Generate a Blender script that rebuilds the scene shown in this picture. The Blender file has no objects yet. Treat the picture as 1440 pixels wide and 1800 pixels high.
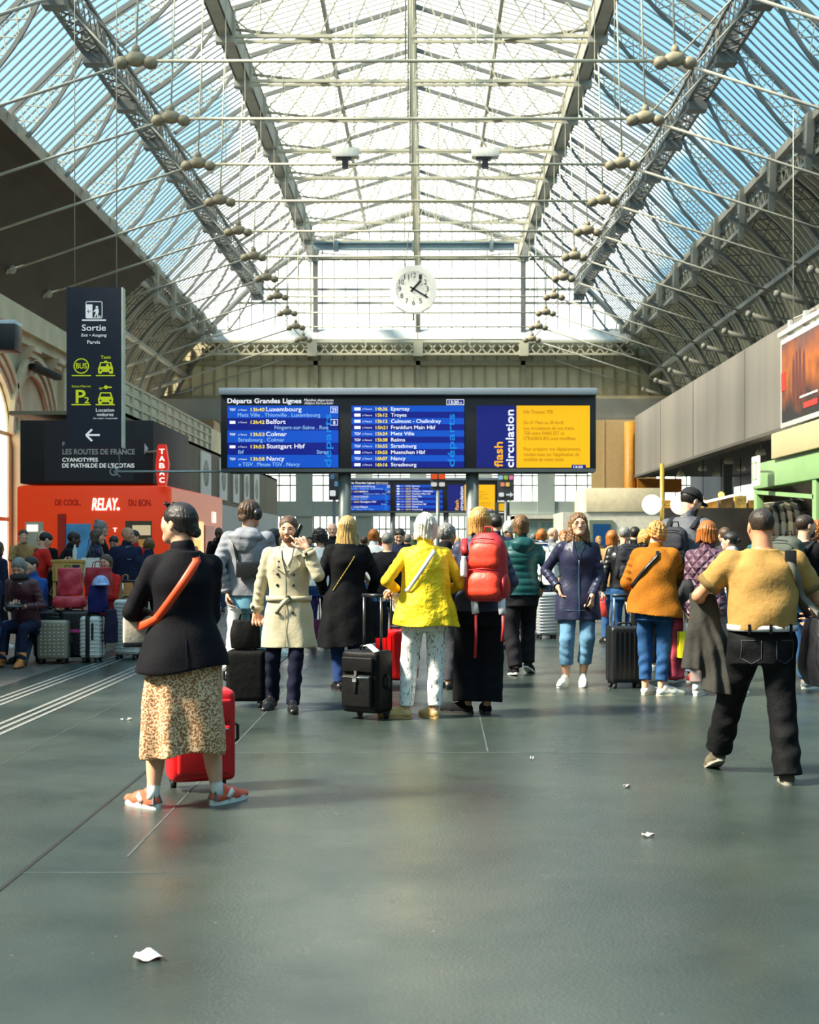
import bpy, bmesh, math, random
import numpy as np
from mathutils import Vector, Matrix
from mathutils.bvhtree import BVHTree

random.seed(7)
SC = bpy.context.scene
COL = SC.collection
R = math.radians
# ---------------------------------------------------------------- camera
FPX, CAMH, VX, VY = 2400.0, 1.42, 750.0, 957.0      # focal length in pixels, eye height, vanishing point
cam_d = bpy.data.cameras.new('camera')
cam = bpy.data.objects.new('camera', cam_d)
COL.objects.link(cam)
cam.location = (0, 0, CAMH)
cam.rotation_euler = (R(90), 0, 0)
cam_d.sensor_fit = 'VERTICAL'
cam_d.sensor_height = 36.0
cam_d.lens = FPX / 1800 * 36
cam_d.shift_x = -(VX - 720) / 1800
cam_d.shift_y = (VY - 900) / 1800
cam_d.clip_end = 500
cam_d.dof.use_dof = True
cam_d.dof.focus_distance = 11.0
cam_d.dof.aperture_fstop = 4.6
SC.camera = cam
# ---------------------------------------------------------------- view
SC.view_settings.view_transform = 'Standard'
SC.view_settings.look = 'None'
SC.view_settings.gamma = 1.0
SC.view_settings.use_curve_mapping = False
SC.view_settings.exposure = 1.08
# ---------------------------------------------------------------- light path limits
SC.cycles.max_bounces = 6
SC.cycles.diffuse_bounces = 3
SC.cycles.glossy_bounces = 3
SC.cycles.transmission_bounces = 4
SC.cycles.transparent_max_bounces = 8
SC.cycles.sample_clamp_indirect = 4.0
SC.cycles.caustics_reflective = False
SC.cycles.caustics_refractive = False
SC.cycles.use_denoising = True
# ---------------------------------------------------------------- sky: blue, with white cloud zones standing in for sunlit roof glass
W = bpy.data.worlds.new('sky')
SC.world = W
W.use_nodes = True
nt = W.node_tree
nt.nodes.clear()
def nd(t, **kw):
    n = nt.nodes.new(t)
    for k, v in kw.items():
        setattr(n, k, v)
    return n
def vmath(op, a, b=None):
    n = nd('ShaderNodeMath', operation=op)
    for i, v in enumerate((a, b)):
        if v is None: continue
        if isinstance(v, (int, float)): n.inputs[i].default_value = v
        else: nt.links.new(v, n.inputs[i])
    return n.outputs[0]
tc = nd('ShaderNodeTexCoord')
sep = nd('ShaderNodeSeparateXYZ'); nt.links.new(tc.outputs['Generated'], sep.inputs[0])
nz = nd('ShaderNodeTexNoise'); nz.inputs['Scale'].default_value = 5.0; nz.inputs['Detail'].default_value = 5
nz.inputs['Roughness'].default_value = 0.55
nt.links.new(tc.outputs['Generated'], nz.inputs['Vector'])
ax = vmath('ABSOLUTE', vmath('ADD', sep.outputs['X'], 0.03))          # blue either side and white ahead, imitating shaded and sunlit glass
e1 = vmath('SUBTRACT', ax, vmath('MULTIPLY', sep.outputs['Z'], -0.28))
e2 = vmath('ADD', e1, vmath('MULTIPLY', vmath('SUBTRACT', nz.outputs['Fac'], 0.5), 0.34))
e3 = vmath('ADD', e2, vmath('MULTIPLY', sep.outputs['X'], -0.16))
mr = nd('ShaderNodeMapRange'); mr.inputs['From Min'].default_value = 0.185; mr.inputs['From Max'].default_value = 0.25
nt.links.new(e3, mr.inputs['Value'])
blue = nd('ShaderNodeMix', data_type='RGBA')
nt.links.new(mr.outputs[0], blue.inputs['Factor'])
blue.inputs['A'].default_value = (1.0, 0.97, 0.89, 1)
blue.inputs['B'].default_value = (0.105, 0.215, 0.30, 1)
bg = nd('ShaderNodeBackground'); bg.inputs['Strength'].default_value = 2.0
nt.links.new(blue.outputs['Result'], bg.inputs['Color'])
wo = nd('ShaderNodeOutputWorld'); nt.links.new(bg.outputs[0], wo.inputs[0])
# ---------------------------------------------------------------- sun: high on the left, a little behind the camera
sd = bpy.data.lights.new('sun', 'SUN')
sd.energy = 6.8
sd.angle = R(9)
sd.color = (1.0, 0.91, 0.74)
sun = bpy.data.objects.new('sun', sd)
COL.objects.link(sun)
sun.location = (-40, -20, 45)
sun.rotation_euler = Vector((0.72, 0.24, -0.76)).to_track_quat('-Z', 'Y').to_euler()

# ================================================================ helpers
def P(px, py, Y):
    """the point of the place that the photograph shows at px, py if it stands Y metres ahead"""
    return Vector(((px - VX) * Y / FPX, Y, CAMH + (VY - py) * Y / FPX))
def floor_y(py): return FPX * CAMH / (py - VY)
def lin(c):
    c = c / 255.0
    return c / 12.92 if c <= 0.04045 else ((c + 0.055) / 1.055) ** 2.4
def rgb(*c): return (lin(c[0]), lin(c[1]), lin(c[2]), 1)

MATS = {}
def M(name, c=None, rough=0.6, metal=0.0, var=0.10, vs=6.0, bump=0.0, bs=40.0, emit=0.0, spec=0.5, coat=0.0, stretch=None, alpha=None):
    if name in MATS: return MATS[name]
    m = bpy.data.materials.new(name); m.use_nodes = True
    t = m.node_tree; b = t.nodes['Principled BSDF']
    col = rgb(*c)
    b.inputs['Base Color'].default_value = col
    b.inputs['Roughness'].default_value = rough
    b.inputs['Metallic'].default_value = metal
    b.inputs['Specular IOR Level'].default_value = spec
    b.inputs['Coat Weight'].default_value = coat
    if emit:
        b.inputs['Emission Color'].default_value = col
        b.inputs['Emission Strength'].default_value = emit
    if var or bump:
        tc = t.nodes.new('ShaderNodeTexCoord')
        src = tc.outputs['Object']
        if stretch:
            mp = t.nodes.new('ShaderNodeMapping'); mp.inputs['Scale'].default_value = stretch
            t.links.new(src, mp.inputs['Vector']); src = mp.outputs[0]
    if var:
        n = t.nodes.new('ShaderNodeTexNoise'); n.inputs['Scale'].default_value = vs; n.inputs['Detail'].default_value = 4
        t.links.new(src, n.inputs['Vector'])
        r = t.nodes.new('ShaderNodeMapRange')
        r.inputs['From Min'].default_value = 0.3; r.inputs['From Max'].default_value = 0.7
        r.inputs['To Min'].default_value = 1 - var; r.inputs['To Max'].default_value = 1 + var
        t.links.new(n.outputs['Fac'], r.inputs['Value'])
        mx = t.nodes.new('ShaderNodeVectorMath'); mx.operation = 'SCALE'
        mx.inputs[0].default_value = col[:3]
        t.links.new(r.outputs[0], mx.inputs['Scale']); t.links.new(mx.outputs[0], b.inputs['Base Color'])
    if bump:
        n = t.nodes.new('ShaderNodeTexNoise'); n.inputs['Scale'].default_value = bs; n.inputs['Detail'].default_value = 3
        t.links.new(src, n.inputs['Vector'])
        bp = t.nodes.new('ShaderNodeBump'); bp.inputs['Strength'].default_value = bump; bp.inputs['Distance'].default_value = 0.02
        t.links.new(n.outputs['Fac'], bp.inputs['Height']); t.links.new(bp.outputs[0], b.inputs['Normal'])
    MATS[name] = m
    return m

def link(name, me, mat=None, parent=None):
    o = bpy.data.objects.new(name, me)
    COL.objects.link(o)
    if mat is not None: me.materials.append(mat)
    if parent is not None: o.parent = parent
    return o
def tag(o, label=None, cat=None, group=None, kind=None):
    if label: o['label'] = label
    if cat: o['category'] = cat
    if group: o['group'] = group
    if kind: o['kind'] = kind
    return o
def thing(name, label, cat, loc=(0, 0, 0), rz=0.0, group=None):
    o = bpy.data.objects.new(name, None)
    o.empty_display_size = 0.1
    COL.objects.link(o)
    o.location = loc; o.rotation_euler = (0, 0, rz)
    return tag(o, label, cat, group)
def dup(root, loc=None, rz=None, label=None, group=None):
    def cp(o, par):
        c = o.copy(); COL.objects.link(c); c.parent = par
        for ch in list(o.children): cp(ch, c)
        return c
    r = cp(root, None)
    if loc is not None: r.location = loc
    if rz is not None: r.rotation_euler = (0, 0, rz)
    if label: r['label'] = label
    if group: r['group'] = group
    return r

class MB:
    """collects boxes, beams, tubes and plates into one mesh"""
    def __init__(s): s.v = []; s.f = []; s.smooth = []
    def add(s, vs, fs, sm=False):
        n = len(s.v)
        s.v.extend([tuple(v) for v in vs]); s.f.extend([tuple(i + n for i in f) for f in fs]); s.smooth.extend([sm] * len(fs))
        return s
    BOXF = [(0, 3, 2, 1), (4, 5, 6, 7), (0, 1, 5, 4), (1, 2, 6, 5), (2, 3, 7, 6), (3, 0, 4, 7)]
    def box(s, x0, x1, y0, y1, z0, z1):
        return s.add([(x0, y0, z0), (x1, y0, z0), (x1, y1, z0), (x0, y1, z0), (x0, y0, z1), (x1, y0, z1), (x1, y1, z1), (x0, y1, z1)], MB.BOXF)
    def beam(s, a, b, w, h, up=(0, 0, 1)):
        a = Vector(a); b = Vector(b); d = (b - a).normalized(); up = Vector(up)
        r = d.cross(up)
        if r.length < 1e-4: r = d.cross(Vector((1, 0, 0)))
        r.normalize(); u = r.cross(d).normalized()
        r *= w / 2; u *= h / 2
        return s.add([a - r - u, a + r - u, a + r + u, a - r + u, b - r - u, b + r - u, b + r + u, b - r + u],
                     [(0, 1, 2, 3), (4, 7, 6, 5), (0, 4, 5, 1), (1, 5, 6, 2), (2, 6, 7, 3), (3, 7, 4, 0)])
    def path(s, pts, w, h, up=(0, 0, 1)):
        for a, b in zip(pts[:-1], pts[1:]): s.beam(a, b, w, h, up)
        return s
    def tube(s, pts, r, n=8, closed=False, cap=True):
        pts = [Vector(p) for p in pts]; N = len(pts)
        rs = r if isinstance(r, (list, tuple)) else [r] * N
        vs = []; prev = None
        for i, p in enumerate(pts):
            if closed: d = pts[(i + 1) % N] - pts[i - 1]
            else: d = pts[min(i + 1, N - 1)] - pts[max(i - 1, 0)]
            d.normalize()
            if prev is None:
                a = d.orthogonal().normalized()
            else:
                a = prev - d * prev.dot(d)
                a = a.normalized() if a.length > 1e-5 else d.orthogonal().normalized()
            prev = a; b = d.cross(a)
            for k in range(n):
                t = 2 * math.pi * k / n
                vs.append(p + (a * math.cos(t) + b * math.sin(t)) * rs[i])
        fs = []
        for i in range(N if closed else N - 1):
            for k in range(n):
                j = (i + 1) % N
                fs.append((i * n + k, i * n + (k + 1) % n, j * n + (k + 1) % n, j * n + k))
        s.add(vs, fs, True)
        if cap and not closed:
            base = len(s.v) - len(vs)
            s.f.append(tuple(base + k for k in range(n))[::-1]); s.smooth.append(False)
            s.f.append(tuple(base + (N - 1) * n + k for k in range(n))); s.smooth.append(False)
        return s
    def lathe(s, prof, n=20, c=(0, 0, 0)):
        """profile of (radius, z) turned about z"""
        vs = []
        for r, z in prof:
            for k in range(n):
                t = 2 * math.pi * k / n
                vs.append((c[0] + r * math.cos(t), c[1] + r * math.sin(t), c[2] + z))
        fs = [(i * n + k, i * n + (k + 1) % n, (i + 1) * n + (k + 1) % n, (i + 1) * n + k) for i in range(len(prof) - 1) for k in range(n)]
        fs.append(tuple(range(n))[::-1]); fs.append(tuple((len(prof) - 1) * n + k for k in range(n)))
        return s.add(vs, fs, True)
    def ball(s, c, r, n=12, m=8):
        rx, ry, rz = r if isinstance(r, (tuple, list)) else (r, r, r)
        vs = []
        for i in range(m + 1):
            t = math.pi * (i / m) ; z = math.cos(t); q = max(math.sin(t), 0.02)
            for k in range(n):
                a = 2 * math.pi * k / n
                vs.append((c[0] + rx * q * math.cos(a), c[1] + ry * q * math.sin(a), c[2] + rz * z))
        fs = [(i * n + k, (i + 1) * n + k, (i + 1) * n + (k + 1) % n, i * n + (k + 1) % n) for i in range(m) for k in range(n)]
        fs.append(tuple(range(n))); fs.append(tuple(m * n + k for k in range(n))[::-1])
        return s.add(vs, fs, True)
    def prism(s, poly, a, b):
        """poly: list of Vectors (planar); extruded from offset a to offset b (vectors)"""
        n = len(poly); a = Vector(a); b = Vector(b)
        vs = [Vector(p) + a for p in poly] + [Vector(p) + b for p in poly]
        fs = [tuple(range(n))[::-1], tuple(range(n, 2 * n))] + [(k, (k + 1) % n, n + (k + 1) % n, n + k) for k in range(n)]
        return s.add(vs, fs)
    def build(s, name, mat, parent=None, bevel=0.0, seg=2, fix=True):
        me = bpy.data.meshes.new(name)
        me.from_pydata(s.v, [], s.f)
        if fix or bevel:
            bm = bmesh.new(); bm.from_mesh(me)
            if bevel:
                bmesh.ops.remove_doubles(bm, verts=bm.verts, dist=1e-5)
                es = [e for e in bm.edges if e.calc_face_angle(0) > 0.5]
                bmesh.ops.bevel(bm, geom=es, offset=bevel, segments=seg, affect='EDGES', profile=0.6)
            bmesh.ops.recalc_face_normals(bm, faces=bm.faces)
            bm.to_mesh(me); bm.free()
        if bevel:
            me.polygons.foreach_set('use_smooth', [True] * len(me.polygons))
            try: me.set_sharp_from_angle(angle=R(50))
            except Exception: pass
        elif any(s.smooth):
            me.polygons.foreach_set('use_smooth', s.smooth if len(s.smooth) == len(me.polygons) else [False] * len(me.polygons))
        me.update()
        return link(name, me, mat, parent)

TXC = {}
def text_geo(st):
    if st in TXC: return TXC[st]
    cu = bpy.data.curves.new('t', 'FONT'); cu.body = st; cu.resolution_u = 3
    o = bpy.data.objects.new('t', cu)
    me = o.to_mesh()
    v = np.empty(len(me.vertices) * 3); me.vertices.foreach_get('co', v); v = v.reshape(-1, 3)[:, :2].copy()
    f = [tuple(p.vertices) for p in me.polygons]
    o.to_mesh_clear(); bpy.data.objects.remove(o); bpy.data.curves.remove(cu)
    TXC[st] = (v, f)
    return TXC[st]
CAPH = None
def add_text(mb, st, px0, px1, pyb, pyt, Y=None, fn=None, bold=0.0, slant=0.0, rot=False):
    """letters fitted between px0..px1, from baseline pyb to cap height pyt, on the plane Y (or mapped by fn(px, py))"""
    global CAPH
    if CAPH is None: CAPH = text_geo('H')[0][:, 1].max()
    v, f = text_geo(st)
    x0, x1 = v[:, 0].min(), v[:, 0].max()
    if fn is None: fn = lambda a, b: P(a, b, Y)
    offs = [(0, 0)] if not bold else [(0, 0), (bold, 0), (bold, bold * .6), (0, bold * .6)]
    for i, (ox, oy) in enumerate(offs):
        pts = []
        for x, y in v:
            u = (x - x0) / (x1 - x0); w = y / CAPH
            if rot:   # reads upwards: px0..px1 is the cap-height direction, pyb..pyt the reading direction
                q = fn(px1 + (px0 - px1) * w + ox, pyb + (pyt - pyb) * u + oy)
            else:
                q = fn(px0 + (px1 - px0) * u + slant * w + ox, pyb + (pyt - pyb) * w + oy)
            if isinstance(q, Vector): q = q + Vector((0, -0.0004 * i, 0))
            pts.append(q)
        mb.add(pts, f)
def qpx(mb, px0, py0, px1, py1, Y, t=0.004):
    a = P(px0, py0, Y); b = P(px1, py1, Y)
    mb.box(min(a.x, b.x), max(a.x, b.x), Y, Y + t, min(a.z, b.z), max(a.z, b.z))
# ================================================================ the hall
XC = -0.55                       # middle of the hall
Y0, DY, NF = 30.85, 4.85, 13     # first truss, spacing, number
YE = Y0 + DY * (NF - 1)          # gable end
IRON = M('iron', (176, 172, 158), 0.55, var=0.16, vs=1.2)
IRON_D = M('iron_grey', (118, 118, 112), 0.55, var=0.16, vs=0.8)
GLAZE = M('glazing_bar', (104, 108, 108), 0.5, var=0.1, vs=1)  # side bars: the shade on their undersides is put into this colour
CREAM = M('cream_sunlit_iron', (206, 198, 172), 0.55, var=0.08, vs=1)  # roof iron with its sunlit look put into the colour; also cream railings

# glass: clear, a little dusty
gm = bpy.data.materials.new('roof_glass'); gm.use_nodes = True
t = gm.node_tree; t.nodes.clear()
tr = t.nodes.new('ShaderNodeBsdfTransparent'); tr.inputs[0].default_value = (0.93, 0.97, 0.97, 1)
tl = t.nodes.new('ShaderNodeBsdfTranslucent'); tl.inputs[0].default_value = (0.9, 0.9, 0.86, 1)
gl = t.nodes.new('ShaderNodeBsdfGlossy'); gl.inputs['Roughness'].default_value = 0.25
m1 = t.nodes.new('ShaderNodeMixShader'); m1.inputs[0].default_value = 0.045
m2 = t.nodes.new('ShaderNodeMixShader'); m2.inputs[0].default_value = 0.04
t.links.new(tr.outputs[0], m1.inputs[1]); t.links.new(tl.outputs[0], m1.inputs[2])
t.links.new(m1.outputs[0], m2.inputs[1]); t.links.new(gl.outputs[0], m2.inputs[2])
ou = t.nodes.new('ShaderNodeOutputMaterial'); t.links.new(m2.outputs[0], ou.inputs[0])
GLASS = gm

# ---- floor: dark asphalt, polished by feet
fm = bpy.data.materials.new('asphalt'); fm.use_nodes = True
t = fm.node_tree; b = t.nodes['Principled BSDF']
tc = t.nodes.new('ShaderNodeTexCoord')
def fnoise(scale, detail, rough=0.6, st=None):
    n = t.nodes.new('ShaderNodeTexNoise'); n.inputs['Scale'].default_value = scale; n.inputs['Detail'].default_value = detail
    n.inputs['Roughness'].default_value = rough
    src = tc.outputs['Object']
    if st:
        mp = t.nodes.new('ShaderNodeMapping'); mp.inputs['Scale'].default_value = st; t.links.new(src, mp.inputs[0]); src = mp.outputs[0]
    t.links.new(src, n.inputs['Vector']); return n.outputs['Fac']
def fmap(v, a, bb, c, d):
    r = t.nodes.new('ShaderNodeMapRange'); r.inputs['From Min'].default_value = a; r.inputs['From Max'].default_value = bb
    r.inputs['To Min'].default_value = c; r.inputs['To Max'].default_value = d
    t.links.new(v, r.inputs['Value']); return r.outputs[0]
mixc = t.nodes.new('ShaderNodeMix'); mixc.data_type = 'RGBA'
mixc.inputs['A'].default_value = rgb(38, 49, 46); mixc.inputs['B'].default_value = rgb(58, 67, 61)
t.links.new(fmap(fnoise(0.7, 5), 0.35, 0.65, 0, 1), mixc.inputs['Factor'])
speck = t.nodes.new('ShaderNodeMix'); speck.data_type = 'RGBA'; speck.inputs['B'].default_value = rgb(150, 150, 140)
t.links.new(fmap(fnoise(26, 2), 0.72, 0.80, 0, 0.55), speck.inputs['Factor'])
t.links.new(mixc.outputs['Result'], speck.inputs['A'])
t.links.new(speck.outputs['Result'], b.inputs['Base Color'])
t.links.new(fmap(fnoise(1.6, 6), 0.3, 0.7, 0.24, 0.40), b.inputs['Roughness'])
b.inputs['Specular IOR Level'].default_value = 0.62
bp = t.nodes.new('ShaderNodeBump'); bp.inputs['Strength'].default_value = 0.22; bp.inputs['Distance'].default_value = 0.01
t.links.new(fnoise(60, 3), bp.inputs['Height']); t.links.new(bp.outputs[0], b.inputs['Normal'])
def struct(o, nm=None):
    o['kind'] = 'structure'; return o
mb = MB(); mb.box(-4.25, 20, -22, 100, -0.2, 0)
struct(mb.build('floor', fm))
mb = MB(); mb.box(-20, -4.25, -22, 100, -0.2, 0)
struct(mb.build('floor_paving', M('brown_paving', (92, 84, 76), 0.5, var=0.2, vs=3, bump=0.15, bs=30)))
# guidance strips, joints and old scratches in the floor
WHITE_STRIP = M('white_strip', (122, 122, 116), 0.6, var=0.15, vs=9)
for i, x in enumerate((-3.95, -3.86, -3.77, -3.37, -3.28, -3.19)):
    mb = MB(); mb.box(x - .020, x + .020, 2, 70, 0, 0.004)
    struct(mb.build('trim_%d' % (i + 1), WHITE_STRIP))
mb = MB(); mb.box(-1.765, -1.745, 2, 70, 0, 0.0025)
struct(mb.build('trim_7', M('joint_black', (22, 26, 26), 0.8)))
SCR = M('faint_joint', (78, 86, 84), 0.5, var=0.3, vs=6)
mb = MB(); mb.box(-1.365, -1.355, 6.2, 40, 0, 0.002); struct(mb.build('trim_8', SCR))
mb = MB(); mb.box(-1.3, 1.4, 9.30, 9.315, 0, 0.002); struct(mb.build('trim_9', SCR))
mb = MB(); mb.box(-2.75, -2.744, 5.2, 26, 0, 0.002); struct(mb.build('trim_10', SCR))
mb = MB(); mb.beam((0.42, 9.35, 0.001), (0.44, 11.3, 0.001), 0.012, 0.002); struct(mb.build('trim_11', SCR))
mb = MB(); mb.box(-1.75, -1.05, 5.90, 5.908, 0, 0.002); struct(mb.build('trim_12', SCR))

# ---- glass roof
G = [(13.5, 15.75), (10.5, 18.75), (6.85, 21.2), (0.0, 23.3)]
sec = [(XC - x, z) for x, z in G] + [(XC + x, z) for x, z in G[-2::-1]]
mb = MB()
ys = [-20, 10] + [Y0 + DY * k for k in range(NF)]
for (x0, z0), (x1, z1) in zip(sec[:-1], sec[1:]):
    for a, bb in zip(ys[:-1], ys[1:]):
        mb.add([(x0, a, z0), (x1, a, z1), (x1, bb, z1), (x0, bb, z0)], [(0, 1, 2, 3)])
struct(mb.build('ceiling', GLASS, fix=False))
mb = MB(); side_ = MB()
y = 27.0
while y < YE:
    side_.path([(x, y, z - 0.04) for x, z in sec[:3]], 0.042, 0.05); side_.path([(x, y, z - 0.04) for x, z in sec[4:]], 0.042, 0.05)
    mb.path([(x, y, z - 0.04) for x, z in sec[2:5]], 0.032, 0.045)
    y += 0.485
mb.beam((XC, 25, 23.2), (XC, YE, 23.2), 0.28, 0.4)
for s in (-1, 1):
    mb.beam((XC + s * 3.4, 25, 22.05), (XC + s * 3.4, YE, 22.05), 0.14, 0.3)
struct(mb.build('ceiling_bars', M('glazing_bar_sunlit', (168, 164, 150), .5, var=.1, vs=1), fix=False)); struct(side_.build('ceiling_side_bars', GLAZE, fix=False))  # middle bars get a paler copy of the colour, as if sunlit

# ---- long girders
def lattice(mb, A0, A1, B0, B1, n, w, t, up):
    A0, A1, B0, B1 = map(Vector, (A0, A1, B0, B1))
    for i in range(n):
        f, g = i / n, (i + 1) / n
        mb.beam(A0.lerp(A1, f), B0.lerp(B1, g), w, t, up); mb.beam(B0.lerp(B1, f), A0.lerp(A1, g), w, t, up)
def each(mb, mat, g):
    o = mb.build('bracket', mat, g, fix=False); o.location = (0, Y0 - 25, 0)
    for k in range(1, NF):
        c = o.copy(); COL.objects.link(c); c.location = (0, Y0 + DY * k - 25, 0)
for s, side in ((-1, 'left'), (1, 'right')):
    side_n = 'left' if s < 0 else 'right'
    # inner plate girder
    g = thing('roof_girder', 'grey plate girder along the %s edge of the middle skylight strip' % side_n, 'girder', (XC + s * 6.85, 25, 0), group='long roof girders')
    mb = MB(); mb.box(-.30, .30, 0, YE - 25, 20.1, 20.16); mb.box(-.30, .30, 0, YE - 25, 21.0, 21.06)
    for q in (-.24, .24): mb.box(q - .02, q + .02, 0, YE - 25, 20.1, 21.05)
    mb.build('plate', IRON, g, fix=False)
    mb = MB(); mb.box(-.36, .36, -.18, .18, 19.85, 21.1); each(mb, IRON, g)
    # middle box lattice girder
    g = thing('roof_girder', 'grey box lattice girder halfway up the %s glass slope' % side_n, 'girder', (XC + s * 10.5, 25, 0), group='long roof girders')
    mb = MB()
    for q in (-.32, .32):
        for z in (17.75, 18.6): mb.box(q - .06, q + .06, 0, YE - 25, z - .06, z + .06)
    mb.build('chord', IRON_D, g, fix=False)
    mb = MB(); n = int((YE - 25) / 0.75)
    lattice(mb, (-.32, 0, 17.72), (-.32, YE - 25, 17.72), (.32, 0, 17.72), (.32, YE - 25, 17.72), n, .08, .03, (0, 0, 1))
    for q in (-.32, .32): lattice(mb, (q, 0, 17.75), (q, YE - 25, 17.75), (q, 0, 18.6), (q, YE - 25, 18.6), n, .08, .03, (1, 0, 0))
    mb.build('lattice_web', IRON_D, g, fix=False)
    mb = MB(); mb.box(-.34, .34, -.25, .25, 17.35, 18.65); each(mb, IRON_D, g)
    # eaves girder
    g = thing('roof_girder', 'pale eaves girder where the glass meets the %s sheet cladding' % side_n, 'girder', (XC + s * 13.55, 25, 0), group='long roof girders')
    mb = MB(); mb.box(-.25, .25, 0, YE - 25, 15.45, 15.75); mb.box(-.1, .1, 0, YE - 25, 14.35, 14.5)
    mb.build('chord', IRON, g, fix=False)
    mb = MB(); lattice(mb, (0, 0, 14.45), (0, YE - 25, 14.45), (0, 0, 15.5), (0, YE - 25, 15.5), int((YE - 25) / .7), .09, .04, (1, 0, 0))
    mb.build('lattice_web', IRON, g, fix=False)
    mb = MB(); yy = 0
    if 1:
        mb.prism([Vector((-s * .3, yy - .35, 15.7)), Vector((-s * .3, yy + .35, 15.7)), Vector((-s * .3, yy + .16, 14.6)), Vector((-s * .3, yy, 13.7)), Vector((-s * .3, yy - .16, 14.6))], (-.12, 0, 0), (.12, 0, 0))
    each(mb, IRON, g)

# ---- trusses
def half(s):
    return [(s * x, z) for x, z in G]
truss = thing('roof_truss', 'first iron roof truss counted from the camera end', 'truss', (XC, Y0, 0), group='roof trusses')
mb = MB()
pts = [(x - XC, 0, z - 0.16) for x, z in sec]
mb.path(pts, 0.10, 0.16)
mb.build('rafter', IRON_D, truss, fix=False)
web = MB()
for s in (-1, 1):
    for (xa, za), (xb, zb) in (((13.45, 15.6), (10.85, 18.45)), ((10.2, 18.75), (7.15, 21.0))):
        nrm = Vector((-(zb - za), 0, xb - xa)).normalized()
        if nrm.z < 0: nrm = -nrm
        lo, hi = [], []
        for i in range(13):
            f = i / 12
            d = 0.95 * (1 - f) + 0.25 * f + 0.22 * math.sin(math.pi * f)
            q = Vector((xa + (xb - xa) * f, 0, za + (zb - za) * f))
            lo.append(q - nrm * d); hi.append(q - nrm * 0.05)
        for L in (lo, hi):
            for q in L: q.x *= s
        MB().path(lo, 0.10, 0.12).build('arched_chord', IRON_D, truss, fix=False)
        for i in range(0, 12, 2):
            web.beam(lo[i], hi[i + 2], .03, .055, (0, 1, 0)); web.beam(hi[i], lo[i + 2], .03, .055, (0, 1, 0))
            web.beam(lo[i], hi[i], .03, .05, (0, 1, 0))
MB().beam((-6.85, 0, 20.12), (6.85, 0, 20.12), .14, .12).build('bottom_chord', CREAM, truss, fix=False)
MB().beam((-6.85, 1.45, 20.45), (6.85, 1.45, 20.45), .10, .10).build('cross_beam', CREAM, truss, fix=False)
for s in (-1, 1):
    for i in range(6):
        xa, xb = 6.85 * (1 - i / 6), 6.85 * (1 - (i + 1) / 6)
        za, zb = 23.1 - xa * 0.3066, 23.1 - xb * 0.3066
        web.beam((s * xa, 0, 20.12), (s * xb, 0, zb), .04, .12, (0, 1, 0)); web.beam((s * xa, 0, za), (s * xb, 0, 20.12), .04, .12, (0, 1, 0))
        web.beam((s * xb, 0, 20.12), (s * xb, 0, zb), .035, .08, (0, 1, 0))
web.build('lattice_web', CREAM, truss, fix=False)
# roof-plane braces seen as long flat arms beside the girders
for s in (-1, 1): MB().beam((s * 6.6, 0.3, 20.5), (s * 3.5, 1.4, 20.5), .22, .05).build('brace', IRON, truss, fix=False)
JX, JZ = 7.05, CAMH + 12.64
mb = MB(); mb.tube([(-JX, 0, JZ), (JX, 0, JZ)], .045, 6)
mb.tube([(-JX, .12, JZ + .05), (JX, .12, JZ + .05)], .02, 5)
mb.build('tie_rod', CREAM, truss, fix=False)
for s in (-1, 1):
    mb = MB(); mb.tube([(s * JX, 0, JZ), (s * 16.4, 0, 11.0)], [.04, .05], 6); mb.tube([(s * 14.8, 0, 11.51), (s * 16.2, 0, 11.07)], .11, 8)
    mb.ball((s * 14.7, 0, 11.54), .16, 8, 6)
    mb.tube([(s * JX, 0, JZ), (s * 10.5, 0, 17.8)], .03, 5)
    mb.build('tie_rod', IRON, truss, fix=False)
    mb = MB(); mb.tube([(s * JX, 0, JZ), (s * 6.85, 0, 20.1)], .028, 6)
    mb.tube([(s * 6.2, 0.5, JZ), (s * 6.2, 0.5, 20.1)], .012, 5)
    mb.build('hanger', CREAM, truss, fix=False)
    j = MB()
    j.ball((s * JX, 0, JZ + .05), (.30, .2, .2), 10, 7)
    for a in (-1, 1): j.ball((s * JX + a * .38, 0, JZ - .05), (.2, .19, .17), 10, 7)
    j.ball((s * JX, 0, JZ + .28), (.12, .12, .16), 8, 6)
    j.build('tie_joint', M('cast_iron', (150, 138, 112), 0.6, var=0.2, vs=4), truss, fix=False)
mb = MB(); mb.tube([(0, 0, JZ), (0, 0, 22.9)], .025, 6); mb.tube([(.09, 0, JZ), (.09, 0, 22.9)], .014, 5)
for x in (-3.2, 3.2): mb.tube([(x, 0, JZ - .02), (x, 0, JZ - .8)], .014, 5)
mb.build('hanger', CREAM, truss, fix=False)
# side legs below the eaves
def leg_curve(f):   # outward curve from eaves to springing
    a = R(90) * f
    return 13.45 + 3.5 * math.sin(a) ** 1.0 * 0.5 + 1.75 * f, 15.0 - 5.4 * f ** 1.25 * (0.75 + 0.25 * f)
for s in (-1, 1):
    mb = MB(); web = MB()
    o_ = [Vector((s * (leg_curve(f)[0] + .1), 0, leg_curve(f)[1] + .15)) for f in np.linspace(0, 1, 11)]
    i_ = [Vector((s * (leg_curve(f)[0] - .75 + .35 * f), 0, leg_curve(f)[1] - .35)) for f in np.linspace(0, 1, 11)]
    mb.path(o_, .2, .14); mb.path(i_, .24, .16)
    for k in range(10):
        web.beam(o_[k], i_[k + 1], .03, .05, (0, 1, 0)); web.beam(i_[k], o_[k + 1], .03, .05, (0, 1, 0))
    a = mb.build('side_leg', IRON_D, truss, fix=False)
    web.build('lattice_web', IRON_D, a, fix=False)
ORD = 'first second third fourth fifth sixth seventh eighth ninth tenth eleventh twelfth thirteenth'.split()
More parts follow.
